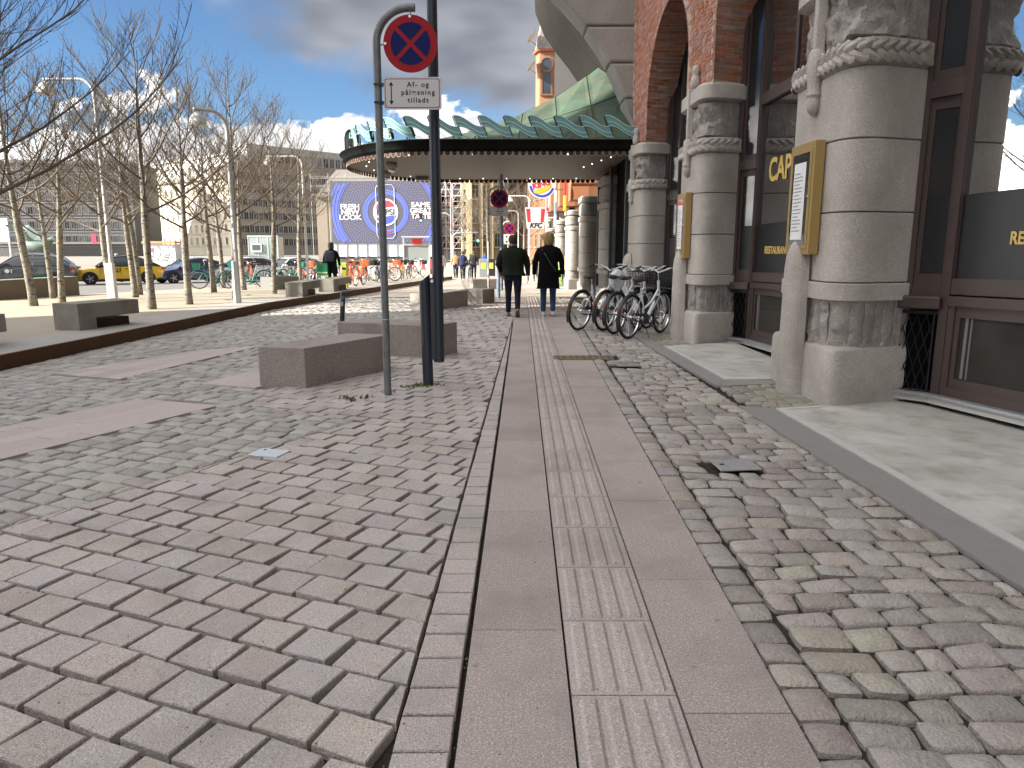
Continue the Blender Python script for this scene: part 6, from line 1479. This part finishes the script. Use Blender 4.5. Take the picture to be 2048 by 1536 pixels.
k0 = thing('graffiti_kiosk', 'white kiosk with scribbled walls and an orange fascia behind the blue car', 'kiosk', (X(340, 95), 95, -.85)); mb = MB(); mb.box((0, 0, 1.3), (3.9, 2.4, 2.7)); mb.build('wall', mat('kiosk_white', (.66, .65, .62), .8), k0); mb = MB(); mb.box((0, -.1, 2.85), (4.2, 2.8, .3)); mb.build('fascia', mat('kiosk_orange', (.60, .26, .12), .7), k0)
mb = MB(); rr = random.Random(6)
for i in range(34):
    x, z = rr.uniform(-1.2, 1.8), rr.uniform(.4, 2.3); mb.tube([(x, -1.215, z), (x + rr.uniform(-.3, .3), -1.215, z + rr.uniform(-.3, .3)), (x + rr.uniform(-.3, .3), -1.215, z + rr.uniform(-.3, .3))], .03, 4)
mb.build('scribble', mat('kiosk_ink', (.07, .07, .08), .8), k0); mb = MB(); mb.box((-1.1, -1.21, 1.9), (.7, .03, .5)); mb.build('poster', mat('kiosk_pink', (.55, .12, .22), .7), k0)
# brown block running away to the right
b = thing('taupe_office_block', 'taupe stone office block receding towards the billboard', 'building'); p0, p1 = (X(474, 192) + .3, 192.2), (X(700, 216), 216.0)
tm = mat('taupe_stone', (.30, .265, .22), .85, namt=.3, nscale=.15, col2=(.25, .22, .185)); mass(b, 'wall', p0, p1, 20, -1, 22.0, tm)
facade(b, p0, p1, -1, 6, 24, 3.4, window_mesh(1.25, 1.9, mat('taupe_frame', (.36, .33, .29), .7), GLZ), 2.6); mass(b, 'cornice', p0, p1, 1.2, 22.0, 22.7, mat('taupe_cornice', (.20, .18, .16), .8), .6)
q0, q1 = (p0[0] + 3.0, p0[1] + 6), (p1[0], p1[1] + 6); mass(b, 'attic', q0, q1, 12, 22.7, 28.0, mat('attic_grey', (.33, .32, .31), .7)); facade(b, q0, q1, 22.7, 1, 15, 3, window_mesh(1.6, 2.6, mat('taupe_frame', (.36, .33, .29)), GLZ), .9, name='attic_window')
# glass pavilion with a screen
t = thing('glass_pavilion', 'boxy glass pavilion with a small screen under the trees', 'pavilion', (X(541, 120), 120, -.85)); mb = MB(); mb.box((0, 0, 1.9), (4.7, 3, 3.9)); mb.build('glass_box', mat('pavilion_glass', (.20, .25, .24), .1, spec=.6), t)
mb = MB()
for x in (-2.35, -.8, .8, 2.35): mb.box((x, -1.5, 2.0), (.12, .12, 4.1))
mb.box((0, -1.5, 3.95), (4.9, .2, .2)); mb.build('frame', mat('pavilion_frame', (.42, .45, .43), .5), t); mb = MB(); mb.box((-1.0, -1.7, 2.1), (1.7, .2, 1.35)); mb.build('screen_case', M['signwhite'], t); mb = MB(); mb.box((-1.0, -1.81, 2.15), (1.3, .03, .9)); mb.build('screen', mat('screen_dark', (.06, .065, .09), .3), t)

# ------------------------------------------------------------------ billboard
Y = 110.0; bb = thing('billboard', 'huge blue-grey soft drink billboard left of the street', 'billboard', (X(778, Y), Y, 0)); Wb, z0, z1 = 16.2, 1.9, 10.9
cb = mat('board_ground', (.085, .082, .105), .5, namt=.3, nscale=.3, col2=(.11, .105, .13)); mb = MB(); mb.box((0, .15, (z0 + z1) / 2), (Wb, .3, z1 - z0)); mb.build('panel', cb, bb)
cz = (z0 + z1) / 2 + .05
def annulus(mb, r0, r1, y, sx=1.0, n=64, cx=0.0, cz_=None, zlim=(z0 + .05, z1 - .05), xlim=(-Wb / 2 + .05, Wb / 2 - .05)):
    cz2 = cz if cz_ is None else cz_
    for i in range(n):
        a, b_ = 2 * math.pi * i / n, 2 * math.pi * (i + 1) / n; q = [(cx + r * math.cos(t_) * sx, cz2 + r * math.sin(t_)) for r, t_ in ((r0, a), (r1, a), (r1, b_), (r0, b_))]
        if all(zlim[0] < z < zlim[1] and xlim[0] < x < xlim[1] for x, z in q): mb.add([(x, y, z) for x, z in q], [(0, 1, 2, 3)] if r1 > r0 else [(3, 2, 1, 0)])
for r0, r1 in ((2.55, 2.95), (3.0, 3.25), (6.6, 6.75), (6.85, 7.2), (7.3, 7.62), (7.75, 8.0)): mb = MB(); annulus(mb, r0, r1, -.03, 1.04, 80); mb.build('blue_ring', mat('print_blue', (.10, .14, .60), .5), bb, kind='stuff' if r1 > 4 else None)
mb = MB()
for r_ in [3.7 + .34 * i for i in range(8)]:
    n = int(r_ * 16)
    for i in range(n):
        a = 2 * math.pi * i / n
        if abs(math.sin(a)) < .22: continue
        x, z = r_ * math.cos(a) * 1.04, cz + r_ * math.sin(a)
        if z0 + .2 < z < z1 - .2 and abs(x) < 7.7: s_ = .075; mb.add([(x - s_, -.03, z), (x, -.03, z - s_), (x + s_, -.03, z), (x, -.03, z + s_)], [(0, 1, 2, 3)])
mb.build('dot_pattern', mat('print_lilac', (.20, .23, .62), .5), bb, kind='stuff')
mb = MB()
for s_ in (-1, 1): mb.tube([(s_ * 1.0, -.05, cz + 3.9), (s_ * 1.35, -.05, cz + 3.5), (s_ * 1.35, -.05, cz - 3.3), (s_ * 1.0, -.05, cz - 3.8)], .06, 4)
for z in (3.9, -3.8): mb.tube([(-1.0, -.05, cz + z), (1.0, -.05, cz + z)], .06, 4)
mb.build('can_outline', mat('print_pale', (.42, .48, .62), .5), bb)
def segm(r, za, zb, y, name, mt, sx=.92, wave=0.0):
    mb = MB(); n = 40; up, lo = [], []
    for i in range(n + 1):
        x = -r + 2 * r * i / n; h = math.sqrt(max(0, r * r - x * x)); wv = wave * math.sin(x / r * 2.4); a, b_ = max(-h, min(h, za + wv)), max(-h, min(h, zb + wv)); lo.append((x * sx, y, cz + a)); up.append((x * sx, y, cz + b_))
    mb.loft([lo, up], closed=False, cap=False); return mb.build(name, mt, bb)
segm(1.95, -9, 9, -.06, 'white_roundel', mat('print_white', (.72, .72, .74), .5), .95); segm(1.72, .62, 9, -.075, 'red_cap', mat('print_red', (.50, .05, .07), .5), .95, .16); segm(1.72, -9, -.62, -.075, 'blue_base', mat('print_deep_blue', (.07, .10, .42), .5), .95, .16)
BT = mat('print_white', (.72, .72, .74)); BI = mat('print_black', (.045, .045, .06), .5)
text('lettering', 'PEPSI', 1.2, BI, bb, (0, -.10, cz), (R(90), 0, 0), .01, 'CENTER', .02)
for s_, z, x in (('FRESH', .78, -5.25), ('NEW', .0, -5.25), ('LOOK', -.78, -5.25), ('SAME', 1.05, 5.2), ('GREAT', .22, 5.2), ('TASTE', -.61, 5.2)): text('lettering', s_, .98, BT, bb, (x, -.06, cz + z), (R(90), 0, 0), .01, 'CENTER', .022, xscale=1.05 if len(s_) > 4 else 1.2)
text('lettering', 'MAX', .55, mat('print_red', (.5, .05, .07)), bb, (.2, -.06, cz - 2.9), (R(90), 0, 0), .01, 'CENTER', .02)
mb = MB(); mb.box((0, 3.5, 3.6), (Wb - .4, 6, 9)); mb.build('scaffold_sheeting', mat('dark_sheeting', (.10, .10, .10), .9), bb)
mb = MB(); mb.box((-.4, .3, .95), (Wb - 1.2, .2, 1.9)); mb.build('hoarding', mat('white_hoarding', (.66, .68, .70), .8), bb)
mb = MB()
for x in [-7.5 + 1.5 * i for i in range(11)]: mb.box((x, .12, 1.0), (.08, .12, 1.9))
mb.build('hoarding_post', mat('hoard_post', (.30, .31, .33), .7), bb, kind='stuff')
# roof with scaffolding peeping over the billboard
t = thing('scaffolded_roof', 'grey slate roof with scaffolding above the billboard', 'building', (X(745, 128), 128, 0)); mb = MB(); mb.loft([[(-9, 0, 10), (9, 0, 10), (9, 8, 10), (-9, 8, 10)], [(-6, 3, 14.6), (6, 3, 14.6), (6, 5, 14.6), (-6, 5, 14.6)]]); mb.build('roof', mat('slate', (.19, .175, .16), .8, namt=.4, nscale=1, col2=(.13, .12, .11)), t); mb = MB(); mb.box((0, 4, 4.6), (18, 8, 11)); mb.build('wall', mat('slate_wall', (.26, .22, .17), .8), t)
mb = MB()
for x in (-9.5, -6.5, -3.5, -.5, 2.5, 5.5, 8.5): mb.tube([(x, -1, 0), (x, -1, 13.6)], .06, 4)
for z in (10.2, 11.6, 13.0): mb.tube([(-9.5, -1, z), (8.5, -1, z)], .05, 4); mb.box((-.5, -.7, z - .2), (18, 1, .06))
mb.build('scaffold', mat('scaffold_tube', (.32, .31, .29), .6), t, kind='stuff')

# ------------------------------------------------------------------ street end: scaffold tower, stone front, brick front
def scaffold(label, u0, u1, Y, H_, z0=-.8, white=True):
    t = thing('scaffold_tower', label, 'scaffolding', (X(u0, Y), Y, z0)); W_ = X(u1, Y) - X(u0, Y); n = max(2, int(W_ / 1.5)); pt = mat('white_scaffold', (.55, .56, .56), .6) if white else M['darkmetal']
    mb = MB()
    for j in (0, 1.1):
        for i in range(n + 1): mb.tube([(W_ * i / n, j, 0), (W_ * i / n, j, H_)], .055, 4)
    mb.build('standards', pt, t, kind='stuff'); mb = MB(); z = 1.9
    while z < H_:
        for j in (0, 1.1): mb.tube([(0, j, z), (W_, j, z)], .045, 4); mb.tube([(0, j, z + 1), (W_, j, z + 1)], .035, 4)
        for i in range(n): a, b_ = W_ * i / n, W_ * (i + 1) / n; mb.tube([(a, -.03, z) if (i + int(z)) % 2 else (b_, -.03, z), (b_, -.03, z + 1.9) if (i + int(z)) % 2 else (a, -.03, z + 1.9)], .035, 4)
        z += 1.95
    mb.build('braces', pt, t, kind='stuff'); z = 1.9
    while z < H_: mb = MB(); mb.box((W_ / 2, .55, z), (W_, 1.1, .07)); mb.build('deck', mat('scaffold_deck', (.36, .31, .22), .8), t); z += 1.95
    return t
scaffold('white scaffold stair tower just right of the billboard', 884, 906, 112, 12.0); scaffold('scaffolding in front of the dark-sheeted house', 908, 942, 125, 15)
b = thing('sheeted_house', 'dark sheeted house behind the scaffolding', 'building'); p0, p1 = (X(878, 128), 128), (X(944, 128), 128); mass(b, 'wall', p0, p1, 12, -1, 16, mat('sheet_black', (.05, .052, .055), .8)); facade(b, p0, p1, -1, 4, 3, 3.6, window_mesh(1.2, 2.0, mat('rust_frame', (.24, .10, .05), .7), GLZ), 2.2)
b = thing('yellow_stone_house', 'tall yellowish stone house with carved window bays at the street end', 'building'); p0, p1 = (X(942, 123), 123), (X(1006, 125), 125); mass(b, 'wall', p0, p1, 14, -1, 19, mat('yellow_stone', (.26, .205, .12), .85, namt=.5, nscale=.5, col2=(.19, .15, .09))); facade(b, p0, p1, -1, 4, 4, 3.9, window_mesh(1.15, 2.3, mat('stone_frame', (.46, .38, .24), .8), GLZ, bars=2), 2.4, .3); mass(b, 'cornice', p0, p1, .6, 19, 19.8, mat('stone_cornice', (.40, .32, .20), .8), .4)
for f in (.02, .34, .66, .96): q = Vector(p0).lerp(Vector(p1), f); mb = MB(); mb.box((q.x, q.y - .25, 8.5), (.5, .5, 19)); mb.build('pilaster', mat('stone_frame', (.46, .38, .24)), b)
b = thing('brown_brick_row', 'long brown brick street front closing the view', 'building'); p0, p1 = (X(1000, 140), 140), (X(1092, 100), 100)
p0, p1 = (X(1000, 142), 142), (X(1088, 118), 118); mass(b, 'wall', p0, p1, 12, -1, 12.2, mat('brown_brick', (.235, .12, .065), .85, namt=.4, nscale=.6, col2=(.18, .095, .055))); facade(b, p0, p1, -1, 3, 10, 3.8, window_mesh(1.1, 2.1, mat('brown_frame', (.34, .27, .19), .8), GLZ, bars=2), 2.4, .4); mass(b, 'cornice', p0, p1, .6, 12.2, 12.9, mat('brown_cornice', (.26, .19, .12), .8), .5)
mb = MB(); a_, c_ = Vector(p0), Vector(p1); d = (c_ - a_).normalized(); n = Vector((-d.y, d.x)); mb.loft([[(p.x, p.y, 12.9) for p in (a_, c_, c_ + n * 9, a_ + n * 9)], [(p.x, p.y, 15.6) for p in (a_ + n * 4, c_ + n * 4, c_ + n * 5, a_ + n * 5)]]); mb.build('roof', mat('slate', (.19, .175, .16)), b)
# right-hand side of the far street: plain stone front and the brick tower with oriel
b = thing('pale_stone_shopfront', 'pale stone shopfront in sun between the pillars and the fast food signs', 'building'); mat('pale_front', (.56, .51, .43), .8, namt=.4, nscale=.6, col2=(.48, .43, .36))
mb = MB()
mb.add([(2.62, 41.0, -.8), (2.98, 66, -.8), (2.98, 66, 7), (2.62, 41.0, 7), (12, 41.0, -.8), (12, 66, -.8), (12, 66, 7), (12, 41, 7)], [(0, 3, 2, 1), (0, 4, 7, 3), (3, 7, 6, 2), (1, 2, 6, 5)]); mb.build('front', MATS['pale_front'], b)
for i in range(4): mb = MB(); mb.box((2.66 + .09 * i, 43.5 + i * 5.4, 1.7), (.12, 3.6, 3.4)); mb.build('shop_pane', M['glass'], b); mb = MB(); mb.box((2.5 + .09 * i, 43.5 + i * 5.4, 3.75), (.5, 4.2, .5)); mb.build('shop_fascia', mat('fascia_maroon', (.16, .02, .03), .6) if i < 2 else mat('fascia_white', (.66, .65, .62), .6), b)
b = thing('brick_corner_tower', 'orange brick tower with oriel and round window above the canopy', 'building', (0, 0, 0)); Y = 56.0; ob = M['brick_far']; q0, q1 = P(1072, 200, Y), P(1135, 200, Y); xl, xr = q0.x, X(1250, Y)
mb = MB(); mb.box(((q1.x - .4 + xr) / 2, Y + 4.4, 10), (xr - q1.x + .8, 7.4, 24)); mb.build('wall', ob, b)
orm = mat('orange_stucco', (.34, .17, .095), .8, namt=.3, nscale=.7, col2=(.30, .15, .085)); zt0 = P(1080, 200, Y).z; wz = lambda v: P(1090, v, Y).z
cx = (xl + P(1108, 150, Y).x) / 2; ow = P(1110, 150, Y).x - xl
mb = MB(); mb.prism([(xl, Y + .9), (xl + .25, Y), (xl + ow, Y), (xl + ow, Y + 1.2)], 6.0, wz(103)); mb.build('oriel', orm, b)
mb = MB(); mb.prism([(xl - .22, Y + 1.0), (xl + .1, Y - .22), (xl + ow + .1, Y - .22), (xl + ow + .1, Y + 1.2)], wz(103), wz(98)); mb.build('oriel_cornice', mat('red_cornice', (.30, .09, .05), .8), b)
mb = MB(); mb.loft([[(xl - .1, Y + .9, wz(98)), (xl + .15, Y - .1, wz(98)), (xl + ow, Y - .1, wz(98)), (xl + ow, Y + 1.2, wz(98))], [(xl + .3, Y + .9, wz(40)), (xl + .4, Y + .4, wz(40)), (xl + ow - .1, Y + .4, wz(40)), (xl + ow - .1, Y + 1.2, wz(40))]]); mb.build('oriel_roof', mat('bay_glazing', (.30, .26, .22), .5, namt=.8, nscale=1.5, col2=(.10, .09, .09)), b)
mb = MB(); mb.lathe([(.40, -.05), (.40, .05)], 28, (cx + .12, Y - .02, wz(128)), axis='Y'); mb.build('round_window', GLZ, b); mb = MB(); mb.lathe([(.52, .0), (.52, -.09), (.40, -.12), (.38, .0)], 28, (cx + .12, Y - .0, wz(128)), axis='Y', cap=False); mb.build('round_frame', mat('brown_trim', (.17, .09, .05), .7), b)
mb = MB(); mb.box((cx + .12, Y - .03, (wz(145) + wz(188)) / 2), (.62, .10, wz(145) - wz(188))); mb.build('tall_window', GLZ, b); mb = MB()
for s_ in (-1, 1): mb.box((cx + .12 + s_ * .36, Y - .05, (wz(145) + wz(188)) / 2), (.12, .14, wz(142) - wz(190)))
mb.box((cx + .12, Y - .05, wz(143)), (.84, .14, .12)); mb.box((cx + .12, Y - .05, wz(190)), (.9, .2, .12)); mb.build('tall_window_frame', MATS['brown_trim'], b)
ax = P(1117, 150, Y).x; mb = MB(); hz_ = wz(120); mb.prism([(ax - .30, Y + .66), (ax + .30, Y + .66), (ax + .30, Y + .8), (ax - .30, Y + .8)], wz(205), hz_); mb.lathe([(.30, .66), (.30, .8)], 24, (ax, Y, hz_), axis='Y'); mb.build('arched_window', mat('pale_arched_glass', (.40, .44, .50), .2), b)
mb = MB(); mb.lathe([(.42, .60), (.42, .78), (.28, .78), (.28, .60)], 24, (ax, Y, hz_), axis='Y', cap=False); mb.box((ax - .36, Y + .66, (wz(205) + hz_) / 2), (.12, .14, hz_ - wz(205))); mb.box((ax + .36, Y + .66, (wz(205) + hz_) / 2), (.12, .14, hz_ - wz(205))); mb.build('arch_surround', mat('pale_trim', (.66, .62, .54), .7), b)
by = P(1140, 150, Y); mb = MB(); mb.lathe([(.2, -1.3), (.6, -1.0), (1.1, -.3), (1.25, 0), (1.25, .15)], 24, (by.x + .9, Y + .9, wz(160)), cap=True); mb.build('balcony', mat('green_white_balcony', (.50, .52, .44), .7), b, smooth=40); mb = MB()
for i in range(16): a = math.pi + math.pi * i / 15; mb.tube([(by.x + .9 + 1.2 * math.cos(a), Y + .9 + 1.2 * math.sin(a), wz(160)), (by.x + .9 + 1.2 * math.cos(a), Y + .9 + 1.2 * math.sin(a), wz(160) + 1)], .03, 4)
mb.build('balcony_rail', M['darkmetal'], b, kind='stuff')
for v0 in (60, 118):
    mb = MB(); a_ = P(1072, v0, Y - .5); c_ = P(1056, v0 + 18, Y - 1.2); mb.add([tuple(a_), tuple(c_), (c_.x, Y + .2, c_.z), (a_.x, Y + .8, a_.z)], [(0, 1, 2, 3), (3, 2, 1, 0)]); mb.tube([tuple(c_), (xl, Y + .4, c_.z)], .03, 4); mb.build('awning', mat('tan_awning', (.36, .31, .24), .8), b)

# ------------------------------------------------------------------ signs along the far street
t = thing('burger_sign', 'round hanging restaurant sign with yellow bun and blue swoosh', 'shop sign', (X(1082, 30), 30, 3.98)); mb = MB(); mb.lathe([(.56, 0), (.56, .14)], 40, axis='Y'); mb.build('sign_box', M['signwhite'], t)
mb = MB()
for i in range(30):
    a0, a1 = R(-172 + 154 * i / 30), R(-172 + 154 * (i + 1) / 30); mb.add([(r_ * math.cos(a_), -.006, r_ * math.sin(a_)) for r_, a_ in ((.42, a0), (.51, a0), (.51, a1), (.42, a1))], [(0, 1, 2, 3)])
mb.build('blue_swoosh', mat('shop_blue', (.02, .06, .42), .5), t); mb = MB(); mb.prism([(.36 * math.cos(a), .19 * math.sin(a)) for a in [math.pi + math.pi * i / 14 for i in range(15)]], 0, .005); mb.v = [(x * 1.0 + .02, -.006 - z, y - .14 + .35 * x) for x, y, z in mb.v]; mb.build('bun', mat('shop_yellow', (.70, .40, .02), .5), t)
text('lettering', 'KING', .30, mat('shop_red', (.60, .03, .04), .5), t, (-.03, -.008, -.01), (R(90), R(-14), 0), .003, 'CENTER', .012); mb = MB(); mb.bar((.5, .07, .3), (1.6, .07, .3), .05, .05); mb.build('arm', M['darkmetal'], t)
t = thing('chicken_sign', 'white bucket-shaped hanging sign with red bars and black letters', 'shop sign', (X(1070, 38), 38, 2.42)); mb = MB(); pr = [(-.44, 0), (.44, 0), (.54, 1.06), (-.54, 1.06)]; mb.loft([[(x, y, z) for x, z in pr] for y in (0, .14)]); mb.build('sign_box', M['signwhite'], t)
mb = MB()
for s_ in (-1, 1): mb.add([(s_ * .25, -.006, .32), (s_ * .41, -.006, .32), (s_ * .49, -.006, 1.0), (s_ * .28, -.006, 1.0)], [(0, 1, 2, 3) if s_ > 0 else (3, 2, 1, 0)])
mb.build('red_bar', mat('shop_red', (.60, .03, .04)), t); text('lettering', 'KFC', .34, M['signink'], t, (0, -.008, .155), (R(90), 0, 0), .003, 'CENTER', .012, .25); mb = MB(); mb.bar((.5, .07, .8), (1.9, .07, .8), .05, .05); mb.build('arm', M['darkmetal'], t)
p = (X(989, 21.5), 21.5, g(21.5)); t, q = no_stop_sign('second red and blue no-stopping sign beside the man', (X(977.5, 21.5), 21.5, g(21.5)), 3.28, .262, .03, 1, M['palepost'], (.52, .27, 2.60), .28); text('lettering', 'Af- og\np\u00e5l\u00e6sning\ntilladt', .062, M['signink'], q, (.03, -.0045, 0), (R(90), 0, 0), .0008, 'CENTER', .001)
t, q = no_stop_sign('third no-stopping sign, small and pinkish with two dots below', (X(1005.5, 36), 36, g(36)), 3.05, .27, .03, 1, M['palepost'], (.5, .48, 2.2), .28); mb = MB(); mb.lathe([(.05, -.004), (.05, -.003)], 14, (-.1, 0, .12), axis='Y'); mb.lathe([(.05, -.004), (.05, -.003)], 14, (-.1, 0, -.12), axis='Y'); mb.build('dot', M['signink'], q)
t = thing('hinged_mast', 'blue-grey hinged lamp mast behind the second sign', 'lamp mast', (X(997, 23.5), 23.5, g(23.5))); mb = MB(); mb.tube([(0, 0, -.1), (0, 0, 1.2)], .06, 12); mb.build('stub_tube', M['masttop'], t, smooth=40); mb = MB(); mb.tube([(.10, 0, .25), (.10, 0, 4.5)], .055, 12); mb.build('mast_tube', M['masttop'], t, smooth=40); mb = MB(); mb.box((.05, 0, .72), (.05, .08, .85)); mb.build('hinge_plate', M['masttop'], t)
# flags and fascias on the sunlit bays
def banner(label, x, y, z, h, cols):
    t = thing('hanging_banner', label, 'banner', (x, y, z)); n = len(cols)
    for i, c in enumerate(cols): mb = MB(); mb.box((0, 0, h - (i + .5) * h / n), (.06, .75, h / n - .01)); mb.build('cloth_panel', mat('flag_%d_%d_%d' % tuple(int(v * 99) for v in c), c, .8), t)
    mb = MB(); mb.tube([(.5, 0, h + .03), (-.05, 0, h + .03)], .02, 6); mb.build('rod', M['darkmetal'], t)
banner('red over yellow banner on the sunlit brick bays', 2.05, 29.0, 2.9, 1.7, [(.55, .02, .02), (.55, .02, .02), (.65, .42, .02)]); banner('pale blue and white hanging sign farther along the bays', 1.95, 33.6, 2.4, 1.6, [(.60, .66, .72), (.12, .25, .50), (.60, .66, .72)]); banner('maroon and white banner near the bucket sign', 2.0, 42.6, 2.6, 1.8, [(.22, .02, .04), (.62, .60, .58)])
t = thing('sandwich_board', 'small green and red pavement board beside the yellow jacket', 'pavement sign', (2.0, 33.0, g(33))); mb = MB(); mb.box((0, 0, .55), (.5, .05, .9), M4=Matrix.Rotation(-.12, 3, 'X')); mb.build('board', mat('board_green', (.22, .45, .08), .6), t); mb = MB(); mb.box((0, -.02, .18), (.5, .05, .26), M4=Matrix.Rotation(-.12, 3, 'X')); mb.build('lower_panel', mat('board_red', (.55, .05, .05), .6), t)
t = thing('entrance_mat', 'flat pale doormat board on the sunlit pavement', 'mat', (1.75, 31.0, g(31))); mb = MB(); mb.box((0, 0, .03), (1.5, .6, .05)); bevel(mb.build('mat_body', M['masttop'], t), .01); mb = MB(); mb.box((0, 0, .058), (1.3, .45, .006)); mb.build('mat_inset', M['signwhite'], t)
# street furniture around the crossing
t = thing('litter_bin', 'grey litter bin with a yellow notice by the far pavement', 'litter bin', (X(968, 52), 52, g(52))); mb = MB(); mb.box((0, 0, .62), (.62, .6, 1.3)); bevel(mb.build('bin_body', mat('bin_grey', (.17, .19, .20), .6), t), .04); mb = MB(); mb.box((0, -.31, .78), (.36, .01, .42)); mb.build('notice', mat('bin_yellow', (.62, .62, .08), .6), t)
t = thing('litter_bin', 'black litter bin with a yellow notice right of the grey one', 'litter bin', (X(983, 55), 55, g(55))); mb = MB(); mb.box((0, 0, .62), (.6, .6, 1.3)); bevel(mb.build('bin_body', M['black'], t), .04); mb = MB(); mb.box((0, -.31, .78), (.3, .01, .42)); mb.build('notice', MATS['bin_yellow'], t)
t = thing('litter_bin', 'slim yellow bin between the black coat and the orange bicycles', 'litter bin', (X(693, 27.5), 27.5, zt(X(693, 27.5), 27.5))); mb = MB(); mb.box((0, 0, .45), (.22, .22, .95)); bevel(mb.build('bin_body', mat('bin_lemon', (.55, .52, .06), .6), t), .03); mb = MB(); mb.box((0, -.111, .72), (.14, .01, .07)); mb.build('slot', M['black'], t)
t = thing('road_barrier', 'red and white striped road barrier under the billboard', 'barrier', (X(836, 62), 62, -.8))
for i in range(7): mb = MB(); mb.box((-1.3 + i * .44, 0, .8), (.43, .08, .75)); mb.build('stripe', mat('barrier_red', (.60, .04, .03), .6) if i % 2 == 0 else M['signwhite'], t)
for x in (-1.2, 1.2): mb = MB(); mb.box((x, 0, .2), (.1, .5, .45)); mb.build('foot', M['darkmetal'], t)
t = thing('bus_shelter', 'grey framed bus shelter with a red emblem under the billboard', 'shelter', (X(836, 66), 66, -.8)); mb = MB()
for x in (-1.15, 1.15): mb.box((x, 0, 1.6), (.12, .12, 3.2))
mb.box((0, 0, 3.15), (2.5, 1.2, .12)); mb.box((0, 0, 2.45), (2.3, .08, .08)); mb.build('frame', mat('shelter_frame', (.36, .37, .37), .5), t); mb = MB(); mb.box((0, .1, 1.3), (2.2, .04, 2.2)); mb.build('pane', mat('shelter_glass', (.22, .24, .23), .1), t); mb = MB(); mb.box((.1, -.08, 2.75), (.9, .05, .5)); mb.build('emblem', mat('barrier_red', (.60, .04, .03)), t)
def traffic_light(label, u, v, Y, z0, arm):
    top = P(u, v, Y); t = thing('traffic_light', label, 'traffic light', (top.x + arm, Y, z0)); h = top.z - z0; mb = MB(); pts = [(0, 0, 0), (0, 0, h + .2)]; 
    mb.tube(pts + ([(-arm * .15, 0, h + .5), (-arm, 0, h + .55)] if arm else []), .06, 8); mb.build('post', M['palepost'], t); mb = MB(); mb.box((-arm, 0, h), (.34, .25, .95)); mb.build('signal_head', M['black'], t)
    for i in range(3): mb = MB(); mb.lathe([(.11, -.14), (.11, -.12)], 14, (-arm, 0, h + .28 - .28 * i), axis='Y'); mb.build('lens', mat('green_lens', (.05, .6, .45), .3, emit=((.1, .9, .65), 1.2)) if i == 2 else mat('dark_lens', (.05, .02, .02), .3), t)
traffic_light('green traffic light hanging before the billboard', 842, 436, 80, -.8, 3.2); traffic_light('green traffic light on an arm over the crossing', 956, 476, 75, -.8, -2.6)
t = thing('bronze_fountain_group', 'weathered green bronze animal sculpture beyond the grey taxi', 'sculpture', (X(88, 70), 70, -.85)); mb = MB(); mb.lathe([(2.2, 0), (2.2, .7), (1.6, .9), (1.2, 1.3)], 20); mb.build('plinth', M['benchc'], t); brz = mat('bronze_green', (.13, .18, .155), .6, namt=.5, nscale=3, col2=(.07, .09, .08)); mb = MB()
mb.tube([(-1.2, 0, 2.1), (-.5, 0, 2.4), (.4, 0, 2.35), (1.0, 0, 2.5), (1.5, 0, 3.0)], [.35, .62, .66, .48, .28], 12); mb.tube([(1.45, 0, 2.95), (1.8, 0, 3.1), (2.1, 0, 2.85)], [.27, .25, .14], 10)
for x in (-.9, -.6, .5, .9): mb.tube([(x, .25 if x in (-.9, .5) else -.25, 2.0), (x + .1, .3, 1.4), (x, .3, .9)], [.2, .13, .1], 8)
mb.build('animal', brz, t, smooth=50); mb = MB()
for s_ in (1, -1): mb.loft([[(-.4, s_ * .3, 2.7), (.4, s_ * .3, 2.7)], [(-1.3, s_ * .9, 3.8), (-.2, s_ * 1.0, 3.6)], [(-1.9, s_ * 1.2, 4.3), (-1.2, s_ * 1.2, 4.4)]], closed=False, cap=False)
mb.build('wing', brz, t)
t = thing('white_advert_panel', 'pale advert panel on a post at the far left', 'advert panel', (X(24, 90), 90, -.85)); mb = MB(); mb.box((0, 0, 4.3), (1.9, .2, 2.8)); mb.build('panel', mat('pale_panel', (.55, .60, .66), .5), t); mb = MB(); mb.box((.8, .05, 1.6), (.16, .16, 3.3)); mb.build('post', M['palepost'], t)
